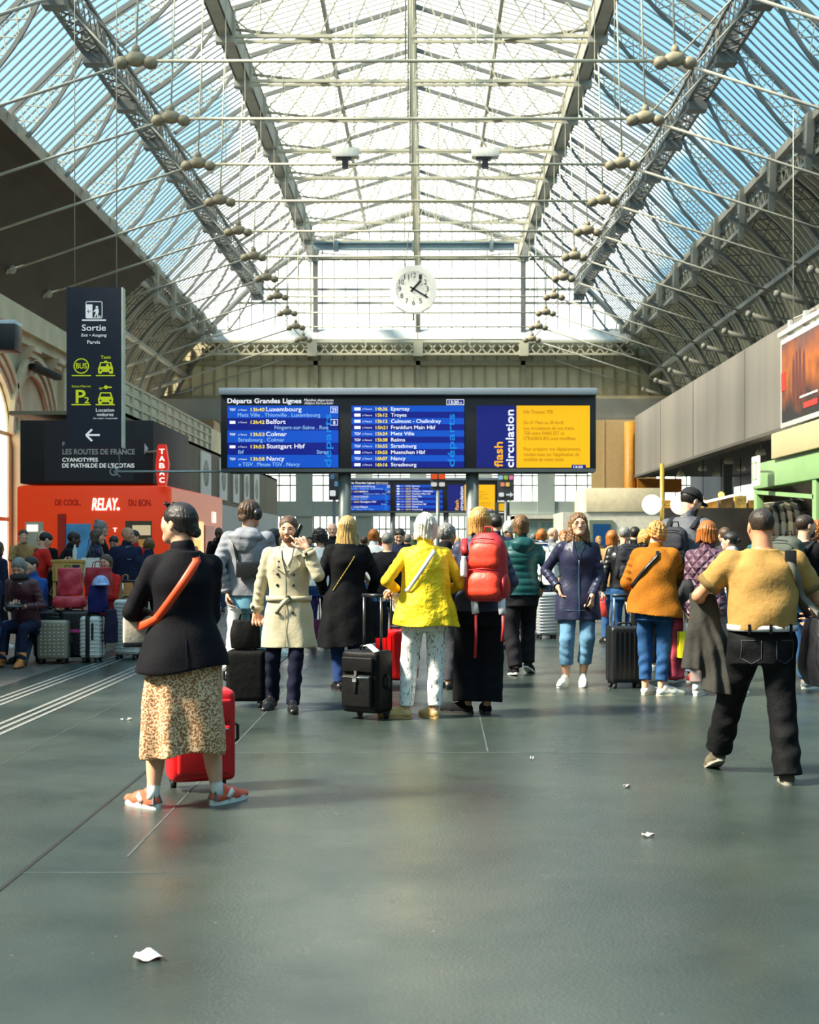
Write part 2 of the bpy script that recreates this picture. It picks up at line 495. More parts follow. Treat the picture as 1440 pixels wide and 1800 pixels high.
for k in range(1, NF):
    dup(truss, (XC, Y0 + DY * k, 0), 0, '%s iron roof truss counted from the camera end' % ORD[k])

# ---- curved sheet cladding below the eaves, ribbed
def cladding(s, ya, yb, mat, nm, amp, per):
    fs = np.linspace(0, 1, 9); n = int((yb - ya) / per * 4) if amp else 12
    yy = np.linspace(ya, yb, n + 1)
    vs, F_ = [], []
    for i, q in enumerate(yy):
        d = amp * (1 if (i % 4) in (0, 1) else 0)
        for f in fs:
            x, z = leg_curve(f)
            vs.append((XC + s * (x + .25 + d), q, z + .3 + d))
    m = len(fs)
    for i in range(n):
        for k in range(m - 1): F_.append((i * m + k, i * m + k + 1, (i + 1) * m + k + 1, (i + 1) * m + k))
    mb = MB().add(vs, F_); return struct(mb.build(nm, mat, fix=False))
SHEET = M('sheet_iron', (128, 122, 104), 0.6, var=0.18, vs=0.6)  # left cladding: dimmer copy, the weaker light is in the colour
cladding(1, 24, YE, M('sheet_lit', (150, 142, 118), 0.6, var=0.18, vs=0.6), 'ceiling_right', .12, .8)  # right cladding: lighter copy, the light falling there is in the colour
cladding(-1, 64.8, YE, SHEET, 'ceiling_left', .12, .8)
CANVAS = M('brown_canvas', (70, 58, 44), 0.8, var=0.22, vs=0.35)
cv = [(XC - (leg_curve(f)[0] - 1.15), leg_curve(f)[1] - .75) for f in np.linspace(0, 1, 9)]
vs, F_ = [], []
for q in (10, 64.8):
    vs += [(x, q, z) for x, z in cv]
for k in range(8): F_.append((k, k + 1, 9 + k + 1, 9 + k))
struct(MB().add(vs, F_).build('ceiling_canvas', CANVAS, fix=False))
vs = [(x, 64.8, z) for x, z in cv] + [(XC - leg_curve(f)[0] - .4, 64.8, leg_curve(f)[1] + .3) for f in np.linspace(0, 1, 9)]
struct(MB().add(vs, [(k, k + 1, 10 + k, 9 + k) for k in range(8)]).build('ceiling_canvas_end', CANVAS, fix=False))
def cladding_ribs(s, ya, yb, mat, nm):
    mb = MB(); y = ya + .3
    pts0 = [leg_curve(f) for f in np.linspace(0, 1, 9)]
    while y < yb:
        mb.path([(XC + s * (x + .12), y, z + .17) for x, z in pts0], .16, .12, (0, 1, 0)); y += .62
    struct(mb.build(nm, mat, fix=False))
cladding_ribs(1, 26, YE, M('rib_lit', (236, 228, 200), .5, var=.1), 'ceiling_ribs_right')  # paler than the sheet to imitate lit corrugation; brightest on the lit right
cladding_ribs(-1, 65, YE, M('rib_dim', (190, 184, 166), .5, var=.1), 'ceiling_ribs_left')  # same painted light stripes, duller for the dim left side
# purlin pipes over the cladding
for s in (-1, 1):
    x, z = leg_curve(.55)
    mb = MB(); mb.beam((XC + s * (x - .55), 28, z - .3), (XC + s * (x - .55), YE, z - .3), .28, .2)
    struct(mb.build('trim_%d' % (14 + s), IRON))

# ---- gable end
def gz(py): return CAMH + (VY - py) * YE / FPX
def gx(px): return (px - VX) * YE / FPX
mb = MB()
ga = [Vector((x, YE + .3, z)) for x, z in sec]
zb = gz(585)
# glass of the gable
vs = [Vector((sec[0][0], YE + .35, zb))] + [Vector((x, YE + .35, z)) for x, z in sec] + [Vector((sec[-1][0], YE + .35, zb))]
mb.add(vs, [tuple(range(len(vs)))])
w1 = struct(mb.build('window_1', GLASS, fix=False))
mb = MB()
def roof_z(x):
    a = abs(x - XC)
    for (xa, za), (xb, zc) in zip(G[:-1], G[1:]):
        if xb <= a <= xa: return za + (zc - za) * (xa - a) / (xa - xb)
    return G[0][1]
x = XC - 13.2
while x < XC + 13.3:
    mb.beam((x, YE + .2, zb), (x, YE + .2, roof_z(x)), .07, .12, (0, 1, 0)); x += .77
for py in (508, 532, 455):
    a = [q for q in np.linspace(-13.3, 13.3, 200) if roof_z(XC + q) > gz(py)]
    mb.beam((XC + a[0], YE + .15, gz(py)), (XC + a[-1], YE + .15, gz(py)), .12, .16)
mb.path([v + Vector((0, -.15, -.1)) for v in ga], .3, .35)
mb.build('glazing_bars', IRON, w1, fix=False)
mb = MB()
for px in (555, 735, 920): mb.beam((gx(px), YE, gz(625)), (gx(px), YE, roof_z(gx(px))), .32, .3, (0, 1, 0))
mb.build('mullion', IRON_D, w1, fix=False)
# lattice sill beam with pale sloped sill
sb = thing('sill_beam', 'pale lattice beam with white sloped sill under the gable window', 'girder', (XC, YE, zb))
mb = MB()
mb.add([(-14, -.7, -.55), (14, -.7, -.55), (14, .1, .25), (-14, .1, .25), (-14, -.7, -.65), (14, -.7, -.65), (14, .1, -.65), (-14, .1, -.65)], MB.BOXF)
mb.build('sill', M('pale_sill', (205, 205, 200), 0.6), sb)
mb = MB(); mb.box(-14, 14, -.75, -.6, -.75, -.65); mb.box(-14, 14, -.75, -.6, -1.55, -1.42)
for x in (-6.85, 0, 6.85): mb.box(x - .3, x + .3, -.76, -.55, -1.6, -.6)
mb.build('chord', CREAM, sb, fix=False)
mb = MB(); lattice(mb, (-14, -.68, -.72), (14, -.68, -.72), (-14, -.68, -1.48), (14, -.68, -1.48), 44, .09, .04, (0, 1, 0))
mb.build('lattice_web', CREAM, sb, fix=False)
# sheet wall under it with upright ribs
PANEL = M('sheet_wall', (214, 202, 166), 0.7, var=0.14, vs=0.7)
mb = MB(); mb.box(-19, 19, YE + .3, YE + .45, gz(742), gz(600))
struct(mb.build('wall_end', PANEL))
mb = MB(); x = -18.5
while x < 18.5:
    mb.box(x - .05, x + .05, YE + .18, YE + .3, gz(735), gz(610)); x += .77
mb.box(-19, 19, YE, YE + .3, gz(642), gz(634))
mb.box(-19, 19, YE - .2, YE + .3, gz(702), gz(696))
for px in (555, 735, 920): mb.box(gx(px) - .15, gx(px) + .15, YE, YE + .3, gz(735), gz(610))
struct(mb.build('trim_16', M('sheet_rib', (168, 158, 128), 0.7)))
mb = MB(); mb.box(-19, 19, YE - .8, YE + .4, gz(737), gz(703))
mb.box(-19, 19, YE - 1.0, YE + .4, gz(742), gz(736))
struct(mb.build('trim_17', M('grey_lintel', (160, 156, 144), 0.7, var=.15, vs=.5)))
# lower end wall: big windows between grey piers
mb = MB(); mb.box(-19, 19, YE + .3, YE + .42, 0, gz(738)); w2 = struct(mb.build('window_2', M('frosted_pane', (252, 250, 240), 0.4, var=.03, vs=.3, emit=1.1)))
GREY = M('grey_green_steel', (186, 194, 184), 0.6, var=.1, vs=.6)
mb = MB()
for px in (330, 376, 535, 640, 735, 850, 960, 1120, 1230): mb.box(gx(px) - .55, gx(px) + .55, YE - .2, YE + .3, 0, gz(738))
mb.box(-19, 19, YE - .1, YE + .3, gz(905), gz(881)); mb.box(-19, 19, YE - .3, YE + .3, gz(908), gz(903))
mb.build('pier', GREY, w2, fix=False)
mb = MB(); x = -19
while x < 19:
    mb.box(x - .045, x + .045, YE + .2, YE + .3, gz(882), gz(738)); x += .72
x = -19
while x < 19:
    mb.box(x - .05, x + .05, YE + .2, YE + .3, 0, gz(905)); x += .43
for py in (853, 836, 812, 780, 930): mb.box(-19, 19, YE + .22, YE + .3, gz(py) - .05, gz(py) + .05)
mb.build('glazing_bars', GREY, w2, fix=False)

# ---- side walls
STONE = M('stone', (216, 204, 170), 0.85, var=0.12, vs=1.2, bump=0.2, bs=12)
XL = -13.0
mb = MB()
mb.box(XL - .8, XL, -20, 36.5, 0, 8.3); mb.box(XL - .8, XL, 42.5, YE, 0, 8.3); mb.box(XL - .8, XL, 36.5, 42.5, 6.9, 8.3)
n = 14
for i in range(n):                      # arch head over the first bay
    a0, a1 = math.pi * i / n, math.pi * (i + 1) / n
    ya, yb = 39.5 - 3 * math.cos(a0), 39.5 - 3 * math.cos(a1)
    za, zc = 4.85 + 2.0 * math.sin(a0), 4.85 + 2.0 * math.sin(a1)
    for xx in (XL,):
        mb.add([(xx, ya, za), (xx, yb, zc), (xx, yb, 6.95), (xx, ya, 6.95), (xx - .8, ya, za), (xx - .8, yb, zc)], [(0, 1, 2, 3), (0, 4, 5, 1)])
mb.box(-17.4, XL + .0, -20, YE, 8.3, 8.45)
struct(mb.build('wall_left', STONE, fix=False))
mb = MB()
mb.box(XL, XL + .55, 30, 55, 8.05, 8.75); mb.box(XL, XL + .35, 30, 55, 7.75, 8.05)
for y in np.arange(38, 54, 2.9):
    for q in range(4): mb.box(XL, XL + .55 - .12 * q, y - .35, y + .35, 7.75 - .18 * (q + 1), 7.75 - .18 * q)
mb.box(XL, XL + .2, 48.2, 49.2, 0, 7.75)
struct(mb.build('trim_18', STONE))
for j, (yc, rad) in enumerate(((39.5, 3.0), (44.6, 2.0))):   # arch mouldings
    for q in range(3):
        mb = MB(); pts = []
        for i in range(17):
            a = math.pi * i / 16
            pts.append((XL + .1 + .07 * q, yc - (rad + .12 + .24 * q) * math.cos(a), 4.85 + (2.0 + .14 + .25 * q) * math.sin(a)))
        mb.path(pts, .17, .14, (1, 0, 0))
        struct(mb.build('trim_%d' % (19 + j * 3 + q), STONE))
mb = MB()
mb.lathe([(.42, 0), (.42, .5), (.34, .6), (.34, 4.45), (.36, 4.5), (.46, 4.7), (.46, 4.95), (.36, 5.0)], 16, (XL + .3, 43.0, 0))
struct(mb.build('trim_25', STONE))
# glowing pane added in the first arch for the bright daylight outside
mb = MB(); mb.box(XL - .12, XL - .06, 36.5, 42.5, 0, 6.85); w6 = struct(mb.build('window_6', M('daylit_pane', (255, 246, 222), 0.5, var=.05, vs=.4, emit=0.75)))
mb = MB()
for z in (2.2, 4.85): mb.box(XL - .06, XL, 36.5, 42.5, z - .06, z + .06)
mb.build('glazing_bars', STONE, w6)
mb = MB(); mb.box(17.2, 17.5, -20, YE, 0, 10.2); struct(mb.build('wall_right', M('dark_navy_wall', (40, 50, 62), 0.7)))
mb = MB(); mb.box(-19, 19, -22.3, -22, 0, 24); struct(mb.build('wall_bounce', M('bounce_plaster', (190, 184, 168), 0.8)))  # unseen wall added behind the camera to reflect light
# brown bulkhead at the far left end and beige return at the far right end
mb = MB(); mb.box(gx(270), gx(388), YE - 3, YE, 0, gz(745)); struct(mb.build('wall_bulkhead', M('brown_bulkhead', (150, 122, 84), .7, var=.15, vs=.8)))
# ================================================================ boards, signs, shops
def EM(name, c=None, k=0.52):
    k *= .84
    if name in MATS: return MATS[name]
    m = M(name, c, 0.35, var=0.0, emit=k)
    b = m.node_tree.nodes['Principled BSDF']
    q = rgb(*c); b.inputs['Base Color'].default_value = (q[0] * .08, q[1] * .08, q[2] * .08, 1)
    return m
PLASTIC_ = M('cord_black', (20, 20, 20), .5)
BLACK = M('black_casing', (20, 20, 24), 0.45, var=.08)
ALU = M('grey_aluminium', (150, 158, 168), 0.35, metal=.3, var=.06, vs=2)
E_L, E_D, E_N = EM('screen_blue', (6, 84, 206)), EM('screen_navy', (2, 22, 136)), EM('screen_deep', (12, 26, 120))
E_Y, E_W, E_C, E_YT = EM('screen_yellow', (246, 186, 6), .6), EM('screen_white', (236, 242, 252), .6), EM('screen_cyan', (20, 140, 230)), EM('screen_yellow_text', (250, 226, 60), .6)
E_P, E_O, E_B = EM('screen_pale', (150, 200, 250)), EM('screen_orange', (252, 176, 10), .6), EM('screen_brown', (186, 132, 8))
def board(Y, sc, ox, oy, label, detail=True):
    """departures board; photo coordinates of the near board are scaled by sc about (ox, oy)"""
    root = thing('departures_board', label, 'information board', (P(ox + (718 - 718) * sc, VY, Y).x, Y, 0))
    rl = root.location
    def Q(px, py, d=0.0):
        p = P(ox + (px - 718) * sc, oy + (py - 828) * sc, Y)
        return Vector((p.x - rl.x, -d, p.z))
    def bx(mb, a, b_, c, d, y0, y1):
        p, q = Q(a, b_), Q(c, d)
        mb.box(min(p.x, q.x), max(p.x, q.x), y0, y1, min(p.z, q.z), max(p.z, q.z)); return mb
    bx(MB(), 388, 693, 1048, 828, 0.0, .34).build('casing', BLACK, root, bevel=.02)
    bx(MB(), 386, 683, 1049, 695, -.12, .4).build('hood', ALU, root, bevel=.015)
    m_ = bx(MB(), 390, 824, 1046, 830, -.06, .36); bx(m_, 404, 829, 1034, 832, .0, .3); m_.build('bottom_rail', M('rail_grey', (86, 94, 96), .4, metal=.4), root)
    for px in (605, 831):
        p = Q(px, 830); m_ = MB(); m_.tube([(p.x, .18, 0), (p.x, .18, p.z)], .118, 20); m_.tube([(p.x, .18, 0), (p.x, .18, .05)], .2, 20)
        m_.build('pole', M('pole_grey', (122, 128, 124), .4, metal=.3, var=.1), root)
    def scr(name, a, b_, c, d, mat, y=-.008):
        return bx(MB(), a, b_, c, d, y, .01).build(name, mat, root)
    T = lambda mb, st, a, b_, c, d, **k: add_text(mb, st, a, b_, c, d, fn=lambda x, y: Q(x, y, .016), **k)
    s1 = scr('screen', 400, 713, 595, 822, E_L); s2 = scr('screen', 618, 713, 816, 822, E_L); s3 = scr('screen', 838, 713, 1037, 822, E_Y)
    ys = [713, 735, 756.6, 778, 799.7, 822]
    mb = MB()
    for i in (1, 3): bx(mb, 400, ys[i], 595, ys[i + 1], -.011, 0)
    mb.build('row_band', E_D, s1)
    mb = MB()
    for i in range(1, 10, 2): bx(mb, 618, 713 + 10.9 * i, 816, 713 + 10.9 * (i + 1), -.011, 0)
    mb.build('row_band', E_D, s2)
    bx(MB(), 838, 713, 908, 822, -.011, 0).build('side_band', E_N, s3)
    # lettering
    w, yl, pl, cy = MB(), MB(), MB(), MB()
    rows = [('13h40', 'Luxembourg', 468, 530, 'Metz Ville . Thionville . Luxembourg', 418, 563), ('13h42', 'Belfort', 468, 502, 'Nogent-sur-Seine . Ron', 483, 577),
            ('13h53', 'Colmar', 468, 504, 'Strasbourg . Colmar', 419, 500), ('13h53', 'Stuttgart Hbf', 469, 536, 'Ibf', 419, 429), ('13h58', 'Nancy', 469, 500, 'e TGV . Meuse TGV . Nancy', 420, 527)]
    for i, (tm, ds, a, c, via, va, vc) in enumerate(rows):
        y = ys[i] + 10.0
        T(yl, tm, 441, 465, y, y - 5.8, bold=.35); T(w, ds, a, c, y, y - 7.4, bold=.3); T(pl, via, va, vc, y + 9.6, y + 3.2, bold=.15)
        T(w, 'à l\'heure', 419, 434, y - 1, y - 4, slant=.6)
        if i in (1, 3): bx(w, 404, y - 5, 414, y, -.016, -.012)
        else: T(w, 'TGV', 404, 414, y - 1, y - 5, bold=.3)
    T(pl, 'Stras', 557, 577, ys[3] + 19.6, ys[3] + 13.2, bold=.15)
    for i, n_ in ((0, '29'), (1, '8')):
        y = ys[i]
        for a_ in ((581, y + 2, 594, y + 2.8), (581, y + 12, 594, y + 12.8), (581, y + 2, 581.8, y + 12.8), (593.2, y + 2, 594, y + 12.8)): bx(w, *a_, -.016, -.012)
        T(w, n_, 583.5 if i == 0 else 586, 591.5 if i == 0 else 589.5, y + 11, y + 4.5, bold=.25)
    T(cy, 'départs', 588, 570, 820.5, 732, rot=True) if False else T(cy, 'départs', 570, 582, 820.5, 728, rot=True, bold=.5)
    w.build('lettering', E_W, s1, fix=False); yl.build('time_lettering', E_YT, s1, fix=False); pl.build('via_lettering', E_P, s1, fix=False); cy.build('side_lettering', E_C, s1, fix=False)
    w, yl, cy = MB(), MB(), MB()
    rows = [('14h36', 'Epernay', 720), ('15h12', 'Troyes', 714.5), ('15h12', 'Culmont - Chalindrey', 775), ('15h21', 'Frankfurt Main Hbf', 765.5), ('15h24', 'Metz Ville', 728),
            ('15h38', 'Reims', 712), ('15h55', 'Strasbourg', 732), ('15h55', 'Muenchen Hbf', 747.5), ('16h07', 'Nancy', 713), ('16h16', 'Strasbourg', 732)]
    for i, (tm, ds, c) in enumerate(rows):
        y = 713 + 10.9 * i + 8.6
        T(yl, tm, 660.5, 681, y, y - 5.6, bold=.35); T(w, ds, 687.5, c, y, y - 6.2, bold=.25); T(w, 'à l\'heure', 637, 654, y - 1, y - 4, slant=.6)
        if i in (4, 5, 6, 8): T(w, 'TGV', 623, 634, y - .5, y - 5, bold=.3)
        else: bx(w, 623, y - 5.4, 634, y, -.016, -.012)
    T(cy, 'départs', 787, 799, 820.5, 728, rot=True, bold=.5)
    w.build('lettering', E_W, s2, fix=False); yl.build('time_lettering', E_YT, s2, fix=False); cy.build('side_lettering', E_C, s2, fix=False)
    w, o, br = MB(), MB(), MB()
    T(o, 'flash', 869, 883, 820.5, 777, rot=True, bold=1.0); T(w, 'circulation', 889, 902.5, 821, 720.5, rot=True, bold=1.0)
    for st, c, y in (('Info Travaux TER', 972.5, 727), ('Du 31 Mars au 30 Avril:', 991, 745.5), ('Les circulations de vos trains', 1009, 755.5), ('TER entre PARIS EST et', 991.5, 764.5), ('STRASBOURG sont modifiées.', 1013, 773.5),
                     ('Pour préparer vos déplacements,', 1021, 792), ('rendez-vous sur l\'application de', 1018, 801.5), ('mobilité de votre choix.', 992, 810.5)):
        T(br, st, 920.5, c, y, y - 6, bold=.3)
    w.build('lettering', E_W, s3, fix=False); o.build('side_lettering', E_O, s3, fix=False); br.build('text_lettering', E_B, s3, fix=False)
    w, nv = MB(), MB()
    T(w, 'Départs Grandes Lignes', 400, 529.5, 708.5, 700.5, bold=.6); T(w, 'Mainline departures', 534.5, 586, 705.5, 701, slant=1.2); T(w, 'Abfahrt Fernverkehr', 534.5, 586, 711, 706.5, slant=1.2)
    for a_ in ((785, 702, 816, 703), (785, 711, 816, 712), (785, 702, 786, 712), (815, 702, 816, 712)): bx(w, *a_, -.016, -.012)
    T(w, '13:20', 789, 806, 709.8, 704.4, bold=.5); T(w, '08', 808, 812, 709.8, 706.6)
    T(w, '13:20', 1008, 1024, 822.6, 818.6, bold=.4)
    bx(nv, 785, 702, 816, 712, -.011, 0); bx(nv, 1005, 817, 1030, 824, -.013, 0)
    nv.build('clock_field', E_N, root); w.build('header_lettering', E_W, root, fix=False)
    return root
board(25.0, 1.0, 718, 828, 'big black departures board with grey hood on two grey poles above the crowd')
board(60.0, 0.4167, 737.3, 900, 'smaller-looking second departures board far behind the big one')

# ---- station clock
ck = thing('station_clock', 'white twelve-sided station clock hanging under the glass roof', 'clock', (P(727, 508, 59.75).x, 59.75, P(727, 508, 59.75).z))
def ring(r0, r1, y0, y1, n=12, ph=0.0):
    mb = MB(); vs = []
    for r, y in ((r0, y0), (r1, y0), (r1, y1), (r0, y1)):
        for k in range(n): a = 2 * math.pi * k / n + ph; vs.append((r * math.sin(a), y, r * math.cos(a)))
    for i in range(4):
        for k in range(n): mb.f.append((i * n + k, i * n + (k + 1) % n, ((i + 1) % 4) * n + (k + 1) % n, ((i + 1) % 4) * n + k)); mb.smooth.append(False)
    mb.v = vs; return mb
CW = M('clock_white', (246, 242, 226), .5, var=.03, emit=.16)
ring(.80, 1.06, -.06, .5, 12, R(15)).build('rim', CW, ck)
mb = MB(); mb.add([(1.02 * math.sin(2 * math.pi * k / 12 + R(15)), -.01, 1.02 * math.cos(2 * math.pi * k / 12 + R(15))) for k in range(12)], [tuple(range(12))])
face = mb.build('dial', CW, ck)
mb = MB()
for k in range(60):
    a = 2 * math.pi * k / 60; r0 = .74 if k % 5 == 0 else .77
    mb.beam((r0 * math.sin(a), -.02, r0 * math.cos(a)), (.80 * math.sin(a), -.02, .80 * math.cos(a)), .028 if k % 5 == 0 else .016, .01, (0, 1, 0))
mb.build('minute_mark', M('clock_grey', (60, 60, 58), .6), face, fix=False)
mb, m2_ = MB(), MB()
for k in range(1, 13):
    a = 2 * math.pi * k / 12; c = Vector((.60 * math.sin(a), -.02, .60 * math.cos(a))); wd = .085 if k < 10 else .14
    add_text(mb, str(k), -wd, wd, -.11, .11, fn=lambda x, y: c + Vector((x * .75, 0, y)), bold=.006)
    c2 = Vector((.40 * math.sin(a), -.02, .40 * math.cos(a)))
    add_text(m2_, str(k + 12), -.05, .05, -.04, .04, fn=lambda x, y: c2 + Vector((x, 0, y)))
mb.build('numeral', M('clock_grey'), face, fix=False); m2_.build('small_numeral', M('clock_light', (176, 172, 160), .6), face, fix=False)
for nm, ang, L, w0 in (('hour_hand', 42, .50, .05), ('minute_hand', 121, .74, .036)):
    a = R(ang); d = Vector((math.sin(a), 0, math.cos(a))); mb = MB()
    mb.beam(d * -.17 + Vector((0, -.04, 0)), d * L + Vector((0, -.04, 0)), w0 * 2, .012, (0, 1, 0)); mb.build(nm, M('hand_black', (14, 14, 14), .4), ck)
mb = MB()
for x in (-.35, .35): mb.tube([(x, .2, 1.0), (x * .3, .2, 3.6), (0, .2, 20.1 - ck.location.z)], .025, 6)
mb.tube([(0, .2, -1.05), (0, .2, -1.35)], .05, 8)
mb.build('hanger', CREAM, ck)

# ---- camera boxes, gantry beam and speakers under the ties
for px, lab in ((607, 'left'), (853, 'right')):
    p = P(px, 275, 45.4); r_ = thing('signal_box', 'pale box with a black stub slung from the tie rod, %s of the ridge' % lab, 'box', p)
    mb = MB(); mb.box(-.45, .45, -.2, .2, -.05, .25); mb.build('housing', M('pale_box', (226, 224, 214), .5), r_, bevel=.02)
    mb = MB(); mb.box(-.1, .1, -.1, .1, -.4, -.05); mb.box(-.3, .2, -.12, .12, -.12, -.05); mb.build('stub', BLACK, r_)
    mb = MB(); mb.tube([(-.3, 0, .25), (-.3, 0, 6.4)], .015, 5); mb.tube([(.3, 0, .25), (.3, 0, 6.4)], .015, 5); mb.build('hanger', CREAM, r_)
gb = thing('gantry_beam', 'blue-grey steel beam slung across the hall above the clock', 'beam', (P(728, 437, 80).x, 79.35, P(728, 437, 80).z))
mb = MB(); mb.box(-5.85, 5.85, -.2, .2, -.22, -.14); mb.box(-5.85, 5.85, -.2, .2, .14, .22); mb.box(-5.85, 5.85, -.04, .04, -.2, .2); mb.build('beam', M('blue_grey_steel', (140, 160, 166), .5), gb)
for x in (-4.5, 0, 4.5): MB().box(x - .12, x + .12, -.24, .24, -.3, .3).build('clamp', M('blue_grey_steel'), gb)
for x in (-4.5, 4.5): MB().tube([(x, 0, .3), (x, 0, 1.7)], .03, 6).build('hanger', CREAM, gb)

# ---- exit sign, left
NAVY = M('sign_navy', (26, 27, 46), .5, var=.05)
WH = EM('sign_white', (222, 236, 240), .42); GR = EM('sign_green', (190, 212, 30), .42)
YS = 20.0
es = thing('exit_sign', 'tall dark blue exit sign with white and green pictograms hanging at the left', 'sign', (P(165, VY, YS).x, YS, P(165, 787, YS).z))
el = es.location
def Q(px, py, d=.0): p = P(px, py, YS); return Vector((p.x - el.x, -d, p.z - el.z))
def c7(cx, cy): return 100 + cx / 4.865, 490 + cy / 4.865
a, b_ = Q(117, 787), Q(213.5, 505)
mb = MB(); mb.box(a.x, b_.x, 0, .16, 0, b_.z); mb.build('panel', NAVY, es)
mb = MB(); mb.box(b_.x, b_.x + .02, -.005, .17, 0, b_.z); mb.build('edge_strip', M('cream_edge', (226, 220, 190), .5), es)
mb = MB()
for px in (129, 203): q = Q(px, 505); mb.tube([(q.x, .08, q.z), (q.x, .08, q.z + 9.0)], .008, 5)
mb.build('hanger', IRON, es)
w, g_, dk = MB(), MB(), MB()
def poly(mb, pts, d=.004):
    vs = [Q(*c7(*p), d) for p in pts]; mb.add(vs, [tuple(range(len(vs)))])
def rect(mb, x0, y0, x1, y1, d=.004): poly(mb, [(x0, y0), (x1, y0), (x1, y1), (x0, y1)], d)
def disc(mb, cx, cy, r, d=.004, n=24, ry=None): poly(mb, [(cx + r * math.cos(2 * math.pi * k / n), cy + (ry or r) * math.sin(2 * math.pi * k / n)) for k in range(n)], d)
def line(mb, pts, wd, d=.004):
    for (xa, ya), (xb, yb) in zip(pts[:-1], pts[1:]):
        L = math.hypot(xb - xa, yb - ya); nx, ny = -(yb - ya) / L * wd / 2, (xb - xa) / L * wd / 2
        poly(mb, [(xa + nx, ya + ny), (xb + nx, yb + ny), (xb - nx, yb - ny), (xa - nx, ya - ny)], d)
def T7(mb, st, x0, x1, yb, yt, **k): add_text(mb, st, x0, x1, yb, yt, fn=lambda x, y: Q(*c7(x, y), .006), **k)
line(w, [(256, 196), (380, 196), (387, 204), (387, 330), (380, 336), (256, 336), (249, 330), (249, 204), (256, 196)], 6)
rect(w, 250, 220, 305, 336); line(dk, [(262, 280), (292, 280)], 5, .007); line(dk, [(275, 268), (262, 280), (275, 292)], 5, .007)
disc(w, 343, 243, 11); poly(w, [(330, 256), (356, 256), (360, 290), (352, 292), (356, 330), (345, 330), (342, 300), (330, 328), (318, 328), (332, 292), (330, 275), (318, 288), (312, 282)]); poly(w, [(360, 318), (376, 316), (372, 328), (358, 328)])
rect(w, 215, 348, 421, 361)
T7(w, 'Sortie', 215, 418, 444, 392, bold=1.5); T7(w, 'Exit • Ausgang', 209, 424, 494, 470, slant=5, bold=.6); T7(w, 'Parvis', 261, 369, 557, 527, bold=.8)
for k in range(40):
    a0, a1 = 2 * math.pi * k / 40, 2 * math.pi * (k + 1) / 40
    poly(g_, [(209 + 66 * math.cos(a0), 746 + 66 * math.sin(a0)), (209 + 66 * math.cos(a1), 746 + 66 * math.sin(a1)), (209 + 57 * math.cos(a1), 746 + 57 * math.sin(a1)), (209 + 57 * math.cos(a0), 746 + 57 * math.sin(a0))])
T7(g_, 'BUS', 163, 256, 767, 722, bold=2)
for xa, xb, yy in ((128, 292, 828), (334, 498, 828), (126, 290, 1077), (332, 496, 1077)): rect(g_, xa, yy - 5, xb, yy + 5)
T7(g_, 'Taxis', 376, 461, 684, 657, bold=1); T7(g_, 'Saint-Martin', 128, 291, 929, 911, bold=.3); T7(g_, 'P', 162, 240, 1061, 950, bold=6); T7(g_, '2', 236, 274, 1063, 1012, bold=3)
for oy in (0, 259):
    poly(g_, [(372, 712 + oy), (462, 712 + oy), (476, 752 + oy), (482, 766 + oy), (480, 812 + oy), (356, 812 + oy), (352, 766 + oy), (360, 752 + oy)])
    poly(dk, [(381, 722 + oy), (453, 722 + oy), (462, 750 + oy), (372, 750 + oy)], .007)
    disc(dk, 375, 782 + oy, 9, .007); disc(dk, 459, 782 + oy, 9, .007); rect(dk, 385, 798 + oy, 449, 814 + oy, .007)
rect(g_, 405, 702, 432, 712); poly(g_, [(420, 750), (448, 750), (440, 728), (428, 728)], .009)
disc(g_, 420, 928, 16, ry=17); line(g_, [(430, 928), (470, 928)], 12); line(g_, [(362, 938), (372, 930), (384, 940), (374, 948), (362, 938)], 5); line(g_, [(384, 936), (406, 930)], 5)
T7(w, 'Location', 335, 491, 1137, 1108, bold=.8); T7(w, 'voitures', 341, 484, 1174, 1146, bold=.8); T7(w, 'Car rental • Autoverleih', 308, 517, 1201, 1187, slant=3, bold=.3)
line(w, [(250, 1337), (368, 1337)], 17); line(w, [(302, 1288), (250, 1337), (302, 1388)], 17)
w.build('white_lettering', WH, es, fix=False); g_.build('green_pictogram', GR, es, fix=False); dk.build('pictogram_detail', NAVY, es, fix=False)

# ---- news kiosk on the left
YK = 36.0
kx0, kx1 = P(28, 0, YK).x, P(297, 0, YK).x
kz = P(0, 853, YK).z
RED = M('kiosk_red', (250, 66, 14), .45, var=.05, vs=1, emit=.14)  # faint glow in the red brightens the kiosk where it stands in shade
ki = thing('news_kiosk', 'orange-red news kiosk with black sign box on its roof', 'kiosk', (-8.8, YK, 0))
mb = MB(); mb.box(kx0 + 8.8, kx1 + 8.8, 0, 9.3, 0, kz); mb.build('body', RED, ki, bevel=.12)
mb = MB(); mb.box(kx1 + 8.8, kx1 + 8.83, .3, 9.2, 0.9, kz - .05); mb.build('side_panel', M('kiosk_red_lit', (250, 148, 112), .4, var=.06, vs=1.5, emit=.12), ki)  # orange-red side: its lighting is put into a paler, faintly glowing colour
mb = MB(); mb.box(P(33, 0, YK).x + 8.8, P(268, 0, YK).x + 8.8, .1, 5.5, P(0, 850, YK).z, P(0, 738, YK).z); bxs = mb.build('sign_box', M('charcoal_box', (22, 22, 26), .6), ki, bevel=.03)
mb = MB(); qpx(mb, 78, 742, 236, 846, YK + .08, .02); mb.v = [(x + 8.8, y - YK, z) for x, y, z in mb.v]; mb.build('sign_face', M('sign_charcoal', (30, 30, 40), .5), bxs)
def KQ(px, py, d=.03): p = P(px, py, YK); return Vector((p.x + 8.8, -d, p.z))
def K7(mb, st, x0, x1, yb, yt, d=.0, **k): add_text(mb, st, x0, x1, yb, yt, fn=lambda x, y: KQ(*c7(x, y), d), **k)
w, gy = MB(), MB()
